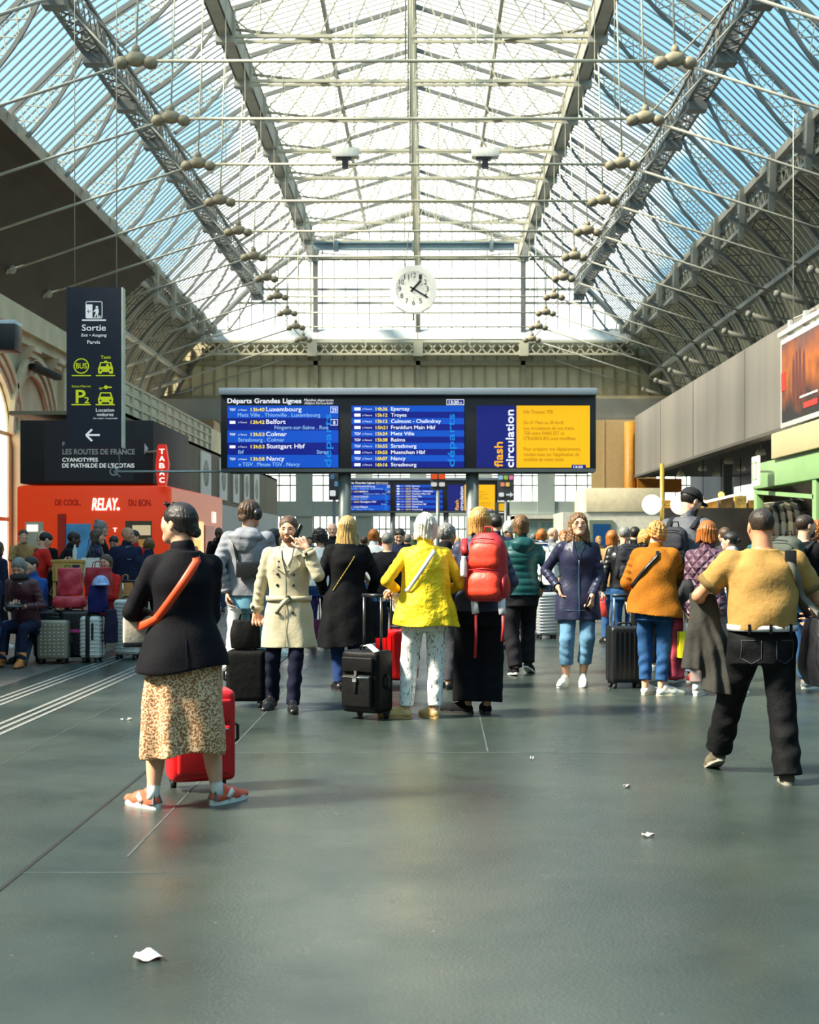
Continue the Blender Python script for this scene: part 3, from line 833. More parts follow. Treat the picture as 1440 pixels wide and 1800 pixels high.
K7(w, 'CYANOTYPES', 40, 344, 1562, 1530, bold=1.6); K7(w, 'DE MATHILDE DE L\'ECOTAIS', 40, 656, 1613, 1578, bold=1.6)
K7(gy, 'F', 42, 62, 1428, 1394, bold=.8); K7(gy, 'LES ROUTES DE FRANCE', 42, 662, 1500, 1455, bold=1)
vs = [KQ(*c7(*p), .0) for p in ((745, 1404), (778, 1450), (745, 1500))]; gy.add(vs, [(0, 1, 2)])
for m_ in (w, gy): m_.v = [(x, y + .07, z) for x, y, z in m_.v]
w.build('white_lettering', M('dull_white', (236, 236, 232), .6, var=0, emit=.22), bxs, fix=False); gy.build('grey_lettering', M('dull_grey', (170, 170, 172), .6, var=0, emit=.08), bxs, fix=False)  # slight glow put into the letters to brighten them
lt = MB()
def KT(mb, st, a, b2, c, d, **k): add_text(mb, st, a, b2, c, d, fn=lambda x, y: KQ(x, y, .03), **k)
def C6(cx, cy): return cx / 3.6, 820 + cy / 3.6
KT(lt, 'RELAY', *[C6(q, 0)[0] for q in (583, 738)], C6(0, 275)[1], C6(0, 200)[1], bold=1.1, slant=2)
q = C6(750, 268); lt.ball(KQ(*q, .03), (.045, .01, .045), 8, 5)
lt.build('lettering', EM('relay_white', (255, 246, 226), .9), ki, fix=False)
dr = MB(); KT(dr, 'DE COOL.', C6(350, 0)[0], C6(512, 0)[0], C6(0, 245)[1], C6(0, 208)[1], bold=.5); KT(dr, 'DU BON.', C6(815, 0)[0], C6(960, 0)[0], C6(0, 248)[1], C6(0, 208)[1], bold=.5)
dr.build('dark_lettering', M('dark_red', (190, 28, 16), .5), ki, fix=False)
def kq(nm, x0, y0, x1, y1, mat, d=.03):
    a, b2 = KQ(*C6(x0, y0), d), KQ(*C6(x1, y1), d)
    mb = MB(); mb.box(a.x, b2.x, -d, .02, b2.z, a.z); return mb.build(nm, mat, ki)
kq('blue_poster', 420, 362, 575, 640, M('poster_sky', (96, 170, 220), .5, var=.35, vs=1.6))
kq('frame_panel', 160, 350, 275, 640, M('kiosk_cream', (196, 190, 170), .5)); kq('lit_window', 172, 368, 242, 412, EM('lit_window', (252, 250, 240), .6), .05)
kq('red_pillar', 372, 300, 420, 700, M('kiosk_dark_red', (198, 44, 20), .5), .12)
kq('shop_window', 795, 345, 962, 640, M('shop_dark', (92, 84, 60), .4)); kq('lit_shelf', 840, 372, 955, 435, EM('lit_shelf', (206, 190, 150), .5), .05); kq('lit_shelf', 820, 460, 955, 520, EM('lit_shelf2', (170, 130, 70), .4), .05)
mb = MB(); KT(mb, 'T', C6(717, 0)[0], C6(740, 0)[0], C6(0, 412)[1], C6(0, 388)[1], bold=.8); mb.build('small_lettering', EM('relay_white'), ki, fix=False)
# openings in the kiosk's lit side
for ya, yb2, za, zc, c, nm in ((3.6, 5.2, 1.0, 2.1, (250, 226, 150), 'lit_opening'), (5.5, 7.4, .9, 2.0, (120, 44, 26), 'dark_opening'), (3.7, 4.5, 1.25, 1.55, (240, 210, 60), 'yellow_stock'), (6.9, 7.6, 2.1, 2.45, (255, 240, 226), 'lit_sign')):
    mb = MB(); mb.box(kx1 + 8.8, kx1 + 8.87 + .01 * (za > 1.2), ya, yb2, za, zc); mb.build(nm, EM(nm + '_mat', c, .5), ki)
# tobacco sign
tb = thing('tobacco_sign', 'red pointed TABAC sign beside the black sign box', 'sign', (P(284, 0, 36.4).x, 35.6, P(0, 853, 35.6).z))
def TQ(px, py, d=0): p = P(px, py, 35.6); return Vector((p.x - tb.location.x, -d, p.z - tb.location.z))
mb = MB(); mb.prism([TQ(*p) for p in ((277, 853), (273, 820), (277, 784), (279, 781), (291, 781), (296, 816), (291, 853))], (0, 0, 0), (0, .2, 0)); mb.build('plate', M('tabac_red', (226, 40, 22), .4, var=0, emit=.25), tb)
mb = MB()
for i, ch in enumerate('TABAC'): add_text(mb, ch, 280, 289, 797.5 + 12.6 * i, 789 + 12.6 * i, fn=lambda x, y: TQ(x, y, .01), bold=.7)
mb.build('lettering', EM('relay_white'), tb, fix=False)
mb = MB(); p = TQ(272, 820); mb.beam((-.6, .75, .9), (0, .1, .9), .05, .05); mb.build('arm', IRON, tb)

# ---- gallery behind the kiosk: wall, posters, railing
XG = -8.2
mb = MB(); mb.box(XG - .25, XG, 36.6, 75, 0, 5.0); mb.box(XG - 3, XG, 36.6, 75, 4.9, 5.0); struct(mb.build('wall_gallery', M('gallery_grey', (134, 122, 98), .75, var=.1, vs=.7)))
mb = MB(); mb.box(XG, XG + .06, 46, 75, .0, 3.0); struct(mb.build('trim_30', M('pale_shopfront', (196, 200, 196), .6, var=.1)))
rl_ = thing('gallery_railing', 'cream railing along the gallery roof behind the kiosk', 'railing', (XG, 36.7, 5.0))
for k in range(13): MB().box(-.05, .05, k * 1.25 - .05, k * 1.25 + .05, 0, .85).build('post', CREAM, rl_)
for z in (.25, .55, .83): MB().box(-.035, .035, 0, 15.0, z - .035, z + .035).build('rail', CREAM, rl_)
for i, (ya, yb2) in enumerate(((44.4, 46.6), (49.3, 51.6), (53.8, 55.8), (57.6, 59.4), (61, 62.8), (64.5, 66.5))):
    po = thing('wall_poster', '%s pale poster along the gallery wall, counted from the kiosk' % ORD[i], 'poster', (XG + .01, (ya + yb2) / 2, 3.2), group='posters on the gallery wall')
    h = (yb2 - ya) / 2
    mb = MB(); mb.box(0, .05, -h, h, 0, 1.62); mb.build('sheet', M('poster_white', (222, 222, 216), .5, var=.03), po)
    mb = MB(); mb.ball((.05, 0, .85), (.01, h * .6, .5), 12, 8); mb.build('picture', M('poster_grey_green', (150, 160, 138), .6, var=.5, vs=3), po)
# thin boom with a ring, left of the big board
bo = thing('boom_rod', 'thin pale rod with a ring end reaching left from the departures board', 'rod', P(396, 829, 25.2))
L = P(200, 829, 25.2).x - bo.location.x
mb = MB(); mb.tube([(0, 0, 0), (L, 0, 0)], .02, 6); mb.tube([(L, 0, 0), (L + .12, 0, .1)], .012, 5); mb.tube([(L, 0, 0), (L + .12, 0, -.1)], .012, 5)
mb.tube([(L + .07 * math.cos(a), 0, .07 * math.sin(a)) for a in np.linspace(0, 2 * math.pi, 13)[:-1]], .014, 5, closed=True)
mb.build('rod', M('pale_steel', (176, 182, 180), .4, metal=.3), bo)
MB().tube([(L * .95, 0, 0), (L * .95, 0, 1.05)], .01, 5).build('hanger', IRON, bo)
# floodlight boxes on the stone wall
for (px, py, Y, w_, h_, lab, c) in ((14, 592, 26, .36, .28, 'big black floodlight with white top at the left picture edge', (40, 44, 50)),):
    p = P(px, py, Y); fl = thing('floodlight', lab, 'lamp', p)
    mb = MB(); mb.box(-w_, w_ * .55, -.25, .25, -h_, h_ * .75); mb.build('housing', BLACK, fl, bevel=.02)
    mb = MB(); mb.box(-w_, w_ * .55, -.25, .25, h_ * .75, h_ * 1.02); mb.build('cover', M('white_cover', (222, 226, 230), .4), fl, bevel=.01)
    mb = MB(); mb.beam((-w_, .1, .1), (-1.5, .4, .8), .06, .06); mb.build('bracket', IRON, fl)
p = P(50, 651, 44); fl = thing('floodlight', 'dark slim floodlight bracketed on the stone wall', 'lamp', (XL + .1, 44.6, p.z))
mb = MB(); mb.beam((.25, -.9, .1), (.75, .5, -.1), .28, .2); mb.build('housing', BLACK, fl, bevel=.03)
mb = MB(); mb.beam((0, 0, .0), (.5, -.2, .0), .06, .06); mb.build('bracket', IRON, fl)

# ---- right side: fascia, poster, shop fronts
XF = 8.4
FASC = M('fascia_grey', (142, 134, 124), .6, var=.16, vs=.9, stretch=(.3, 1, .06))
mb = MB(); mb.box(XF, XF + .3, 18, 55.0, 4.18, 6.57)
for k in range(7):   # rounded far end
    a0, a1 = math.pi / 2 * k / 6, math.pi / 2 * (k + 1) / 6
    if k < 6: mb.add([(XF + 1 - math.cos(a0), 55 + math.sin(a0), 4.18), (XF + 1 - math.cos(a1), 55 + math.sin(a1), 4.18), (XF + 1 - math.cos(a1), 55 + math.sin(a1), 6.57), (XF + 1 - math.cos(a0), 55 + math.sin(a0), 6.57)], [(0, 1, 2, 3)])
fa = struct(mb.build('wall_fascia', FASC, fix=False))
mb = MB()
for y in (24, 29.5, 36, 43, 49): mb.box(XF - .012, XF, y - .015, y + .015, 4.2, 6.55)
mb.box(XF - .05, XF + .35, 18, 55, 4.10, 4.18)
mb.build('panel_joint', M('joint_grey', (104, 98, 90), .7), fa)
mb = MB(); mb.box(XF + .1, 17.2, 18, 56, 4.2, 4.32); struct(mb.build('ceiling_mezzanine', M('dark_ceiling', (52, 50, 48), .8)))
mb = MB(); mb.box(P(1040, 0, 57).x, XF + 1.2, 57, 57.2, P(0, 862, 57).z, P(0, 738, 57).z); mb.box(P(1062, 0, 57).x - .02, P(1062, 0, 57).x + .02, 56.98, 57, 3.7, 6.6); struct(mb.build('wall_return', M('beige_panel', (206, 174, 120), .6, var=.06)))
oc = thing('corner_column', 'orange-yellow round column where the grey fascia ends', 'column', (P(1108, 0, 56).x, 56, 0))
MB().lathe([(.24, 0), (.24, P(0, 742, 56).z)], 20).build('shaft', M('ochre_paint', (206, 138, 40), .5), oc)
MB().lathe([(.34, 0), (.34, .25), (.25, .3)], 20).build('base', M('ochre_paint'), oc)
mb = MB(); mb.box(XF + .2, 10.4, 55.6, 56.4, P(0, 865, 56).z, 4.1); struct(mb.build('wall_ochre', M('ochre_wall', (196, 122, 30), .6)))
# navy shop backs and lit strip windows deep under the mezzanine
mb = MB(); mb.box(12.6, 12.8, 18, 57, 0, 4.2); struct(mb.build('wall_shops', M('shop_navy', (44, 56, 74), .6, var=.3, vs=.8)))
for i, (ya, yb2) in enumerate(((49, 55.5), (44, 47.5), (36, 40))):
    mb = MB(); mb.box(12.5, 12.6, ya, yb2, 3.05, 3.75); struct(mb.build('window_%d' % (i + 3), EM('strip_white', (250, 248, 236), .7)))
for i, y in enumerate((22, 26, 30, 34, 38, 42, 46, 50)):
    for x in (9.3, 10.6):
        sp = thing('spotlight', '%s %s white spotlight under the right-hand mezzanine' % (ORD[i], 'outer' if x < 10 else 'inner'), 'lamp', (x, y, 4.2), group='spotlights under the mezzanine')
        MB().lathe([(.12, -.30), (.16, -.26), (.10, -.12), (.03, -.1), (.03, 0)], 10).build('shade', M('spot_white', (232, 226, 210), .4), sp)
for i, y in enumerate((33, 40, 47)):
    mb = MB(); mb.box(10.2, 10.5, y - .15, y + .15, 0, 4.2); struct(mb.build('trim_%d' % (31 + i), M('steel_post', (96, 104, 104), .5)))
# hanging film-style poster: a plain generic picture
XP = 7.9
pp = thing('hanging_poster', 'white-framed orange and dark poster hanging before the right fascia', 'poster', (XP, 28.2, 3.98))
MB().box(-.06, .06, -2.2, 2.05, 0, 1.95).build('frame', M('frame_white', (196, 194, 186), .4), pp, bevel=.02)
pm = bpy.data.materials.new('poster_picture'); pm.use_nodes = True; t = pm.node_tree; b = t.nodes['Principled BSDF']
tc = t.nodes.new('ShaderNodeTexCoord'); sx = t.nodes.new('ShaderNodeSeparateXYZ'); t.links.new(tc.outputs['Object'], sx.inputs[0])
nz_ = t.nodes.new('ShaderNodeTexNoise'); nz_.inputs['Scale'].default_value = 2.2; nz_.inputs['Detail'].default_value = 6; t.links.new(tc.outputs['Object'], nz_.inputs['Vector'])
ad = t.nodes.new('ShaderNodeMath'); ad.operation = 'MULTIPLY_ADD'; ad.inputs[1].default_value = .42; t.links.new(sx.outputs['Z'], ad.inputs[0]); 
ml = t.nodes.new('ShaderNodeMath'); ml.operation = 'MULTIPLY_ADD'; ml.inputs[1].default_value = .6; ml.inputs[2].default_value = -.3; t.links.new(nz_.outputs['Fac'], ml.inputs[0]); t.links.new(ml.outputs[0], ad.inputs[2])
cr = t.nodes.new('ShaderNodeValToRGB'); e = cr.color_ramp.elements
e[0].position = .12; e[0].color = rgb(40, 34, 34); e[1].position = .85; e[1].color = rgb(52, 62, 72)
for p_, c_ in ((.32, (110, 60, 36)), (.5, (168, 92, 38)), (.66, (140, 78, 50))): q = e.new(p_); q.color = rgb(*c_)
t.links.new(ad.outputs[0], cr.inputs[0]); t.links.new(cr.outputs[0], b.inputs['Base Color'])
pic = MB().box(-.075, -.05, -2.05, 1.88, .12, 1.83).build('picture', pm, pp)
MB().box(-.085, -.07, 1.55, 1.88, .8, 1.2).build('red_patch', M('poster_red', (214, 52, 40), .5), pic)
mb = MB()
for y, h in ((.9, 1.35), (.65, 1.45), (.4, 1.5), (.1, 1.4)): mb.ball((-.075, y, h * .5 + .25), (.01, .12, h * .42), 10, 8); mb.ball((-.075, y, h + .0), (.012, .07, .1), 8, 6)
mb.build('figure_shapes', M('poster_dark', (92, 48, 42), .6), pic)
mb = MB(); add_text(mb, 'LES GRANDS ESPACES', 0, 1, 0, 1, fn=lambda x, y: Vector((-.08, .9 - 1.3 * x, .38 + .07 * y))) if False else None
MB().box(-.085, -.07, -.9, .1, .26, .38).build('caption_bar', M('poster_red'), pic); MB().box(-.085, -.07, -.9, .4, .5, .54).build('caption_line', M('poster_white'), pic)
mb = MB(); mb.box(-.1, .0, -2.3, 2.15, 2.02, 2.12)
for y in (-1.5, .2, 1.4): mb.box(-.05, .05, y - .08, y + .08, 1.9, 2.3)
mb.build('hanging_rail', M('frame_white'), pp)
mb = MB()
for y in (-1.2, 1.2): mb.tube([(0, y, 2.3), (.6, y, 2.55)], .02, 5); mb.tube([(0, y, 2.2), (0, y, 6.8)], .012, 5)
mb.build('hanger', IRON, pp)

# green cafe pavilion
GREEN = M('pavilion_green', (128, 162, 108), .5, var=.06, vs=2)
XA = 7.2
gp = thing('cafe_pavilion', 'pale green pavilion frame at the right with dark garments inside', 'pavilion', (XA, 25, 0))
MB().box(-.08, .3, -7, 4.8, 2.62, 3.16).build('top_beam', GREEN, gp, bevel=.02)
MB().box(-.06, .1, .05, .3, 0, 2.62).build('post', GREEN, gp, bevel=.02); MB().box(-.06, .1, 4.55, 4.8, 0, 2.62).build('post', GREEN, gp, bevel=.02)
MB().beam((-.02, 4.6, 2.55), (-.02, .2, 2.30), .08, .08).build('rail', GREEN, gp)
MB().box(.1, 4.6, 4.6, 4.75, 0, 2.9).build('back_panel', M('pavilion_dark', (62, 56, 46), .6, var=.3, vs=2), gp)
MB().box(2.2, 2.3, -6, 4.6, 0, 2.9).build('counter_wall', M('pavilion_brown', (104, 74, 42), .6, var=.4, vs=1.5), gp)
for i in range(3): MB().box(2.0, 2.2, .5 + i * 1.3, 1.5 + i * 1.3, 1.25 + .2 * (i % 2), 1.65 + .2 * (i % 2)).build('shelf_goods', M('goods_%d' % i, ((214, 150, 60), (120, 90, 50), (216, 176, 90))[i], .6, var=.5, vs=6), gp)
MB().box(1.7, 1.9, 1.2, 2.1, 2.05, 2.35).build('lit_panel', EM('cafe_lit', (252, 226, 150), .7), gp)
MB().box(1.7, 1.9, .3, .9, 1.75, 2.15).build('blue_panel', EM('cafe_blue', (50, 110, 200), .5), gp)
ga_ = thing('garment_rail', 'row of dark hanging garments under the green pavilion beam', 'clothes', (XA + .1, 28.3, 0))
MB().tube([(0, -1.5, 2.3), (0, 1.2, 2.3)], .02, 6).build('rail', IRON, ga_)
for i in range(5):
    mb = MB(); y = -1.3 + i * .55
    pts = [Vector((.0 + .18 * math.sin(a) , y + .28 * (1 - math.cos(a)) - .1, 2.28 - .95 * f)) for f, a in ((0, 0), (.15, .5), (.4, .9), (.7, 1.0), (1, 1.05))]
    for q0, q1 in zip(pts[:-1], pts[1:]): mb.beam(q0, q1, .2, .34, (0, 1, 0))
    mb.build('garment', M('garment_%d' % (i % 3), ((38, 40, 36), (72, 66, 50), (52, 54, 46))[i % 3], .8), ga_, bevel=.03)
bb = thing('beige_block', 'beige boxed panel standing on the green pavilion beam', 'panel', (XA - .1, 27, 3.16))
MB().box(-.06, .4, -2.6, .9, 0, .52).build('panel', M('beige_block_mat', (176, 162, 124), .6, var=.06, vs=2), bb, bevel=.03)
ws = thing('hanging_sign', 'small white square sign hanging from the green pavilion beam', 'sign', (XA - .42, 28.1, 2.62))
MB().box(-.03, .03, -.28, .28, 0, .62).build('plate', EM('lit_sign_white', (250, 246, 226), .6), ws, bevel=.03)
mb = MB(); mb.box(-.04, -.032, -.17, .17, .12, .15); mb.box(-.04, -.032, -.17, .17, .46, .49); mb.box(-.04, -.032, -.17, -.14, .12, .49); mb.box(-.04, -.032, .14, .17, .12, .49); mb.build('emblem', M('emblem_green', (150, 176, 120), .5), ws)
MB().beam((0, 0, .3), (.34, 0, .3), .04, .04).build('arm', IRON, ws)
aw = thing('awning', 'white sloped awning beside the green pavilion', 'awning', P(1262, 874, 31))
a, b_ = P(1185, 893, 34.5) - aw.location, P(1335, 858, 31.4) - aw.location
MB().add([a, b_, b_ + Vector((1.6, 1.2, .35)), a + Vector((1.6, 1.2, .35)), a + Vector((0, 0, -.06)), b_ + Vector((0, 0, -.06)), b_ + Vector((1.6, 1.2, .29)), a + Vector((1.6, 1.2, .29))], [(0, 1, 2, 3), (4, 7, 6, 5), (0, 4, 5, 1), (1, 5, 6, 2), (2, 6, 7, 3), (3, 7, 4, 0)]).build('canopy', M('awning_white', (240, 234, 216), .6), aw)
for q in (a, b_): MB().tube([q + Vector((.3, .3, 0)), (q.x + .3, q.y + .3, -aw.location.z)], .03, 6).build('pole', IRON, aw)
# dim counter behind the awning
mb = MB(); mb.box(P(1165, 0, 38).x, P(1400, 0, 38).x, 38, 38.3, 0, P(0, 893, 38).z); ct = tag(mb.build('shop_counter', M('counter_dark', (66, 60, 52), .6, var=.4, vs=1.2)), 'dark shop counter under the awning behind the tall man in a cap', 'counter')
for i, (px, py) in enumerate(((1236, 884), (1268, 870), (1302, 878))):
    p = P(px, py, 44); o = thing('pendant_lamp', '%s small glowing bulb over the dark shop counter, counted from the left' % ORD[i], 'lamp', p, group='bulbs over the shop counter')
    mb = MB(); mb.ball((0, 0, 0), .11, 12, 8); mb.build('bulb', EM('bulb_glow', (255, 214, 120), .9), o); MB().tube([(0, 0, .1), (0, 0, 4.2 - p.z)], .012, 5).build('cord', PLASTIC_, o)
for i in range(9):
    bx_ = MB().box(-.16, .16, -.1, .1, 0, .22 + .06 * (i % 3)).build('shop_box', M('goods_%d' % (i % 3)), None); bx_.location = (P(1178 + 25 * i, 0, 38).x, 38.15, P(0, 893, 38).z); tag(bx_, '%s box counted from the left along the top of the dark shop counter' % ORD[i], 'box', 'boxes on the shop counter')
# globe lamps on a brass pole
gl_ = thing('globe_lamp', 'brass pole lamp with two glowing white globes at the right', 'lamp', (P(1164, 0, 30).x, 30, 0))
BRASS = M('brass', (196, 160, 70), .35, metal=.6)
MB().tube([(0, 0, 0), (0, 0, P(0, 815, 30).z)], .05, 10).build('pole', BRASS, gl_)
for px in (1146, 1196):
    p = P(px, 887, 30) - gl_.location; mb = MB(); mb.ball(p, .22, 20, 14); mb.build('globe', EM('globe_glow', (255, 248, 214), 1.0), gl_)
    MB().tube([(0, 0, p.z), p], .02, 6).build('arm', BRASS, gl_)
# white stall with blue poster
st = thing('white_stall', 'white and cream stall box with a blue framed poster, right of centre', 'stall', (P(1080, 0, 46).x, 46, 0))
def SQ(px, py): p = P(px, py, 46); return p - st.location
a, b_, c_ = SQ(990, 900), SQ(1160, 858), SQ(1160, 957)
MB().box(a.x, b_.x, 0, 3.5, 0, a.z).build('body', M('stall_white', (236, 228, 208), .5), st)
MB().box(SQ(1030, 0).x, b_.x, -.05, 3.5, a.z, b_.z).build('upper_panel', M('stall_cream', (240, 222, 184), .5), st, bevel=.02)
mb = MB(); q0, q1 = SQ(1036, 914), SQ(1077, 970); mb.box(q0.x, q1.x, -.06, 0, q1.z, q0.z); fr = mb.build('poster_frame', M('frame_grey_green', (128, 138, 118), .5), st)
mb = MB(); q0, q1 = SQ(1042, 921), SQ(1072, 968); mb.box(q0.x, q1.x, -.08, -.05, q1.z, q0.z); mb.build('poster', EM('poster_blue', (24, 92, 150), .3), fr)
# low pale kiosk left of it
lk = thing('pale_kiosk', 'pale low kiosk with grey windows far behind the crowd', 'kiosk', (P(950, 0, 66).x, 66, 0))
def LQ(px, py): return P(px, py, 66) - lk.location
a, b_ = LQ(905, 957), LQ(1005, 906)
MB().box(a.x, b_.x, 0, 3, 0, b_.z).build('body', M('kiosk_pale', (206, 206, 190), .5), lk); a, b_ = LQ(905, 912), LQ(1005, 905)
MB().box(a.x, b_.x, -.2, 3, a.z, b_.z).build('roof_edge', M('stall_white'), lk)
for x0, x1 in ((915, 945), (952, 985)): a, b_ = LQ(x0, 945), LQ(x1, 918); MB().box(a.x, b_.x, -.03, 0, a.z, b_.z).build('pane', M('pane_grey_green', (160, 184, 172), .2), lk)

# ---- small hanging signs between the boards
def icon_sign(px0, px1, py0, py1, Y, label, icons, pole=False):
    s_ = thing('pictogram_sign', label, 'sign', (P((px0 + px1) / 2, 0, Y).x, Y, P(0, py1, Y).z))
    def q_(px, py, d=0): p = P(px, py, Y) - s_.location; p.y = -d; return p
    a, b2 = q_(px0, py1), q_(px1, py0)
    MB().box(a.x, b2.x, 0, .12, 0, b2.z).build('panel', M('sign_dark', (58, 60, 66), .5), s_, bevel=.01)
    for (x0, y0, x1, y1, c) in icons:
        a, b2 = q_(x0, y1), q_(x1, y0)
        MB().box(a.x, b2.x, -.01, .0, a.z, b2.z).build('pictogram', EM('ic_%d_%d_%d' % c, c, .5), s_, bevel=min(.04, (b2.z - a.z) * .3))
    if pole: MB().tube([(0, .06, 0), (0, .06, -s_.location.z)], .06, 8).build('pole', M('pole_grey'), s_)
    else:
        mb = MB(); mb.tube([(-.2, .06, (q_(px0, py0)).z), (-.2, .06, 9.5)], .02, 5); mb.tube([(.2, .06, q_(px0, py0).z), (.2, .06, 9.5)], .02, 5); mb.build('hanger', IRON, s_)
    return s_, q_
icon_sign(578, 597, 831, 879, 52, 'dark pictogram sign left of the near grey board pole', [(581, 834, 588, 842, (60, 110, 140)), (588, 846, 594, 855, (80, 130, 160)), (580, 862, 590, 872, (226, 230, 232))], True)
s_, q_ = icon_sign(875, 904, 830, 880, 52, 'dark pictogram sign with white arrow right of the second board', [(876, 836, 884, 843, (150, 190, 220)), (886, 836, 893, 843, (150, 190, 60)), (895, 836, 902, 843, (226, 120, 170)), (880, 848, 887, 855, (230, 140, 110)), (889, 848, 896, 855, (222, 190, 90)), (877, 866, 886, 873, (226, 230, 232))], True)
mb = MB(); vs = [q_(x, y, .012) for x, y in ((890, 868), (897, 868), (897, 865), (903, 869.5), (897, 874), (897, 871), (890, 871))]; mb.add(vs, [tuple(range(7))]); mb.build('arrow', EM('sign_white'), s_)
icon_sign(870, 896, 883, 906, 52.4, 'small dark sign with yellow pictogram under the arrow sign', [(877, 885, 890, 898, (246, 190, 20)), (877, 900, 890, 902, (220, 220, 210))], True)
icon_sign(757, 783, 831, 861, 44, 'dark twin sign with orange discs on a thin pole', [(757.5, 832, 769, 842, (226, 84, 24)), (771, 832, 782.5, 842, (226, 84, 24)), (758, 848, 768, 855, (216, 214, 208)), (772, 848, 782, 855, (216, 214, 208))], True)

# ---- litter on the floor
PAPER = M('paper_scrap', (216, 208, 204), .8, var=.08, vs=20)
def scrap(px, py, w_, d_, rz, lab):
    Y = floor_y(py); o = MB()
    n = 6; vs = []
    for i in range(n + 1):
        for j in range(n + 1):
            u, v = i / n - .5, j / n - .5
            vs.append((w_ * u * (1 - .25 * v), d_ * v + .01 * math.sin(9 * u), .010 + .008 * math.sin(7 * u + 3 * v) + .006 * abs(v)))
    fs = [(i * (n + 1) + j, (i + 1) * (n + 1) + j, (i + 1) * (n + 1) + j + 1, i * (n + 1) + j + 1) for i in range(n) for j in range(n)]
    o.add(vs, fs, True); ob = o.build('paper_scrap', PAPER)
    md = ob.modifiers.new('thick', 'SOLIDIFY'); md.thickness = .0015
    ob.location = ((px - VX) * Y / FPX, Y, 0.0); ob.rotation_euler = (0, 0, rz); tag(ob, lab, 'litter')
scrap(260, 1684, .088, .10, R(14), 'crumpled white paper scrap on the dark floor at lower left')
scrap(1139, 1471, .055, .03, R(5), 'tiny white paper scrap on the floor at lower right')
for i, (px, py) in enumerate(((215, 1267), (228, 1266), (1102, 1385), (935, 1335))):
    scrap(px, py, .02, .03, i, '%s tiny pale fleck of litter on the floor' % ('left', 'right', 'far', 'middle')[i])
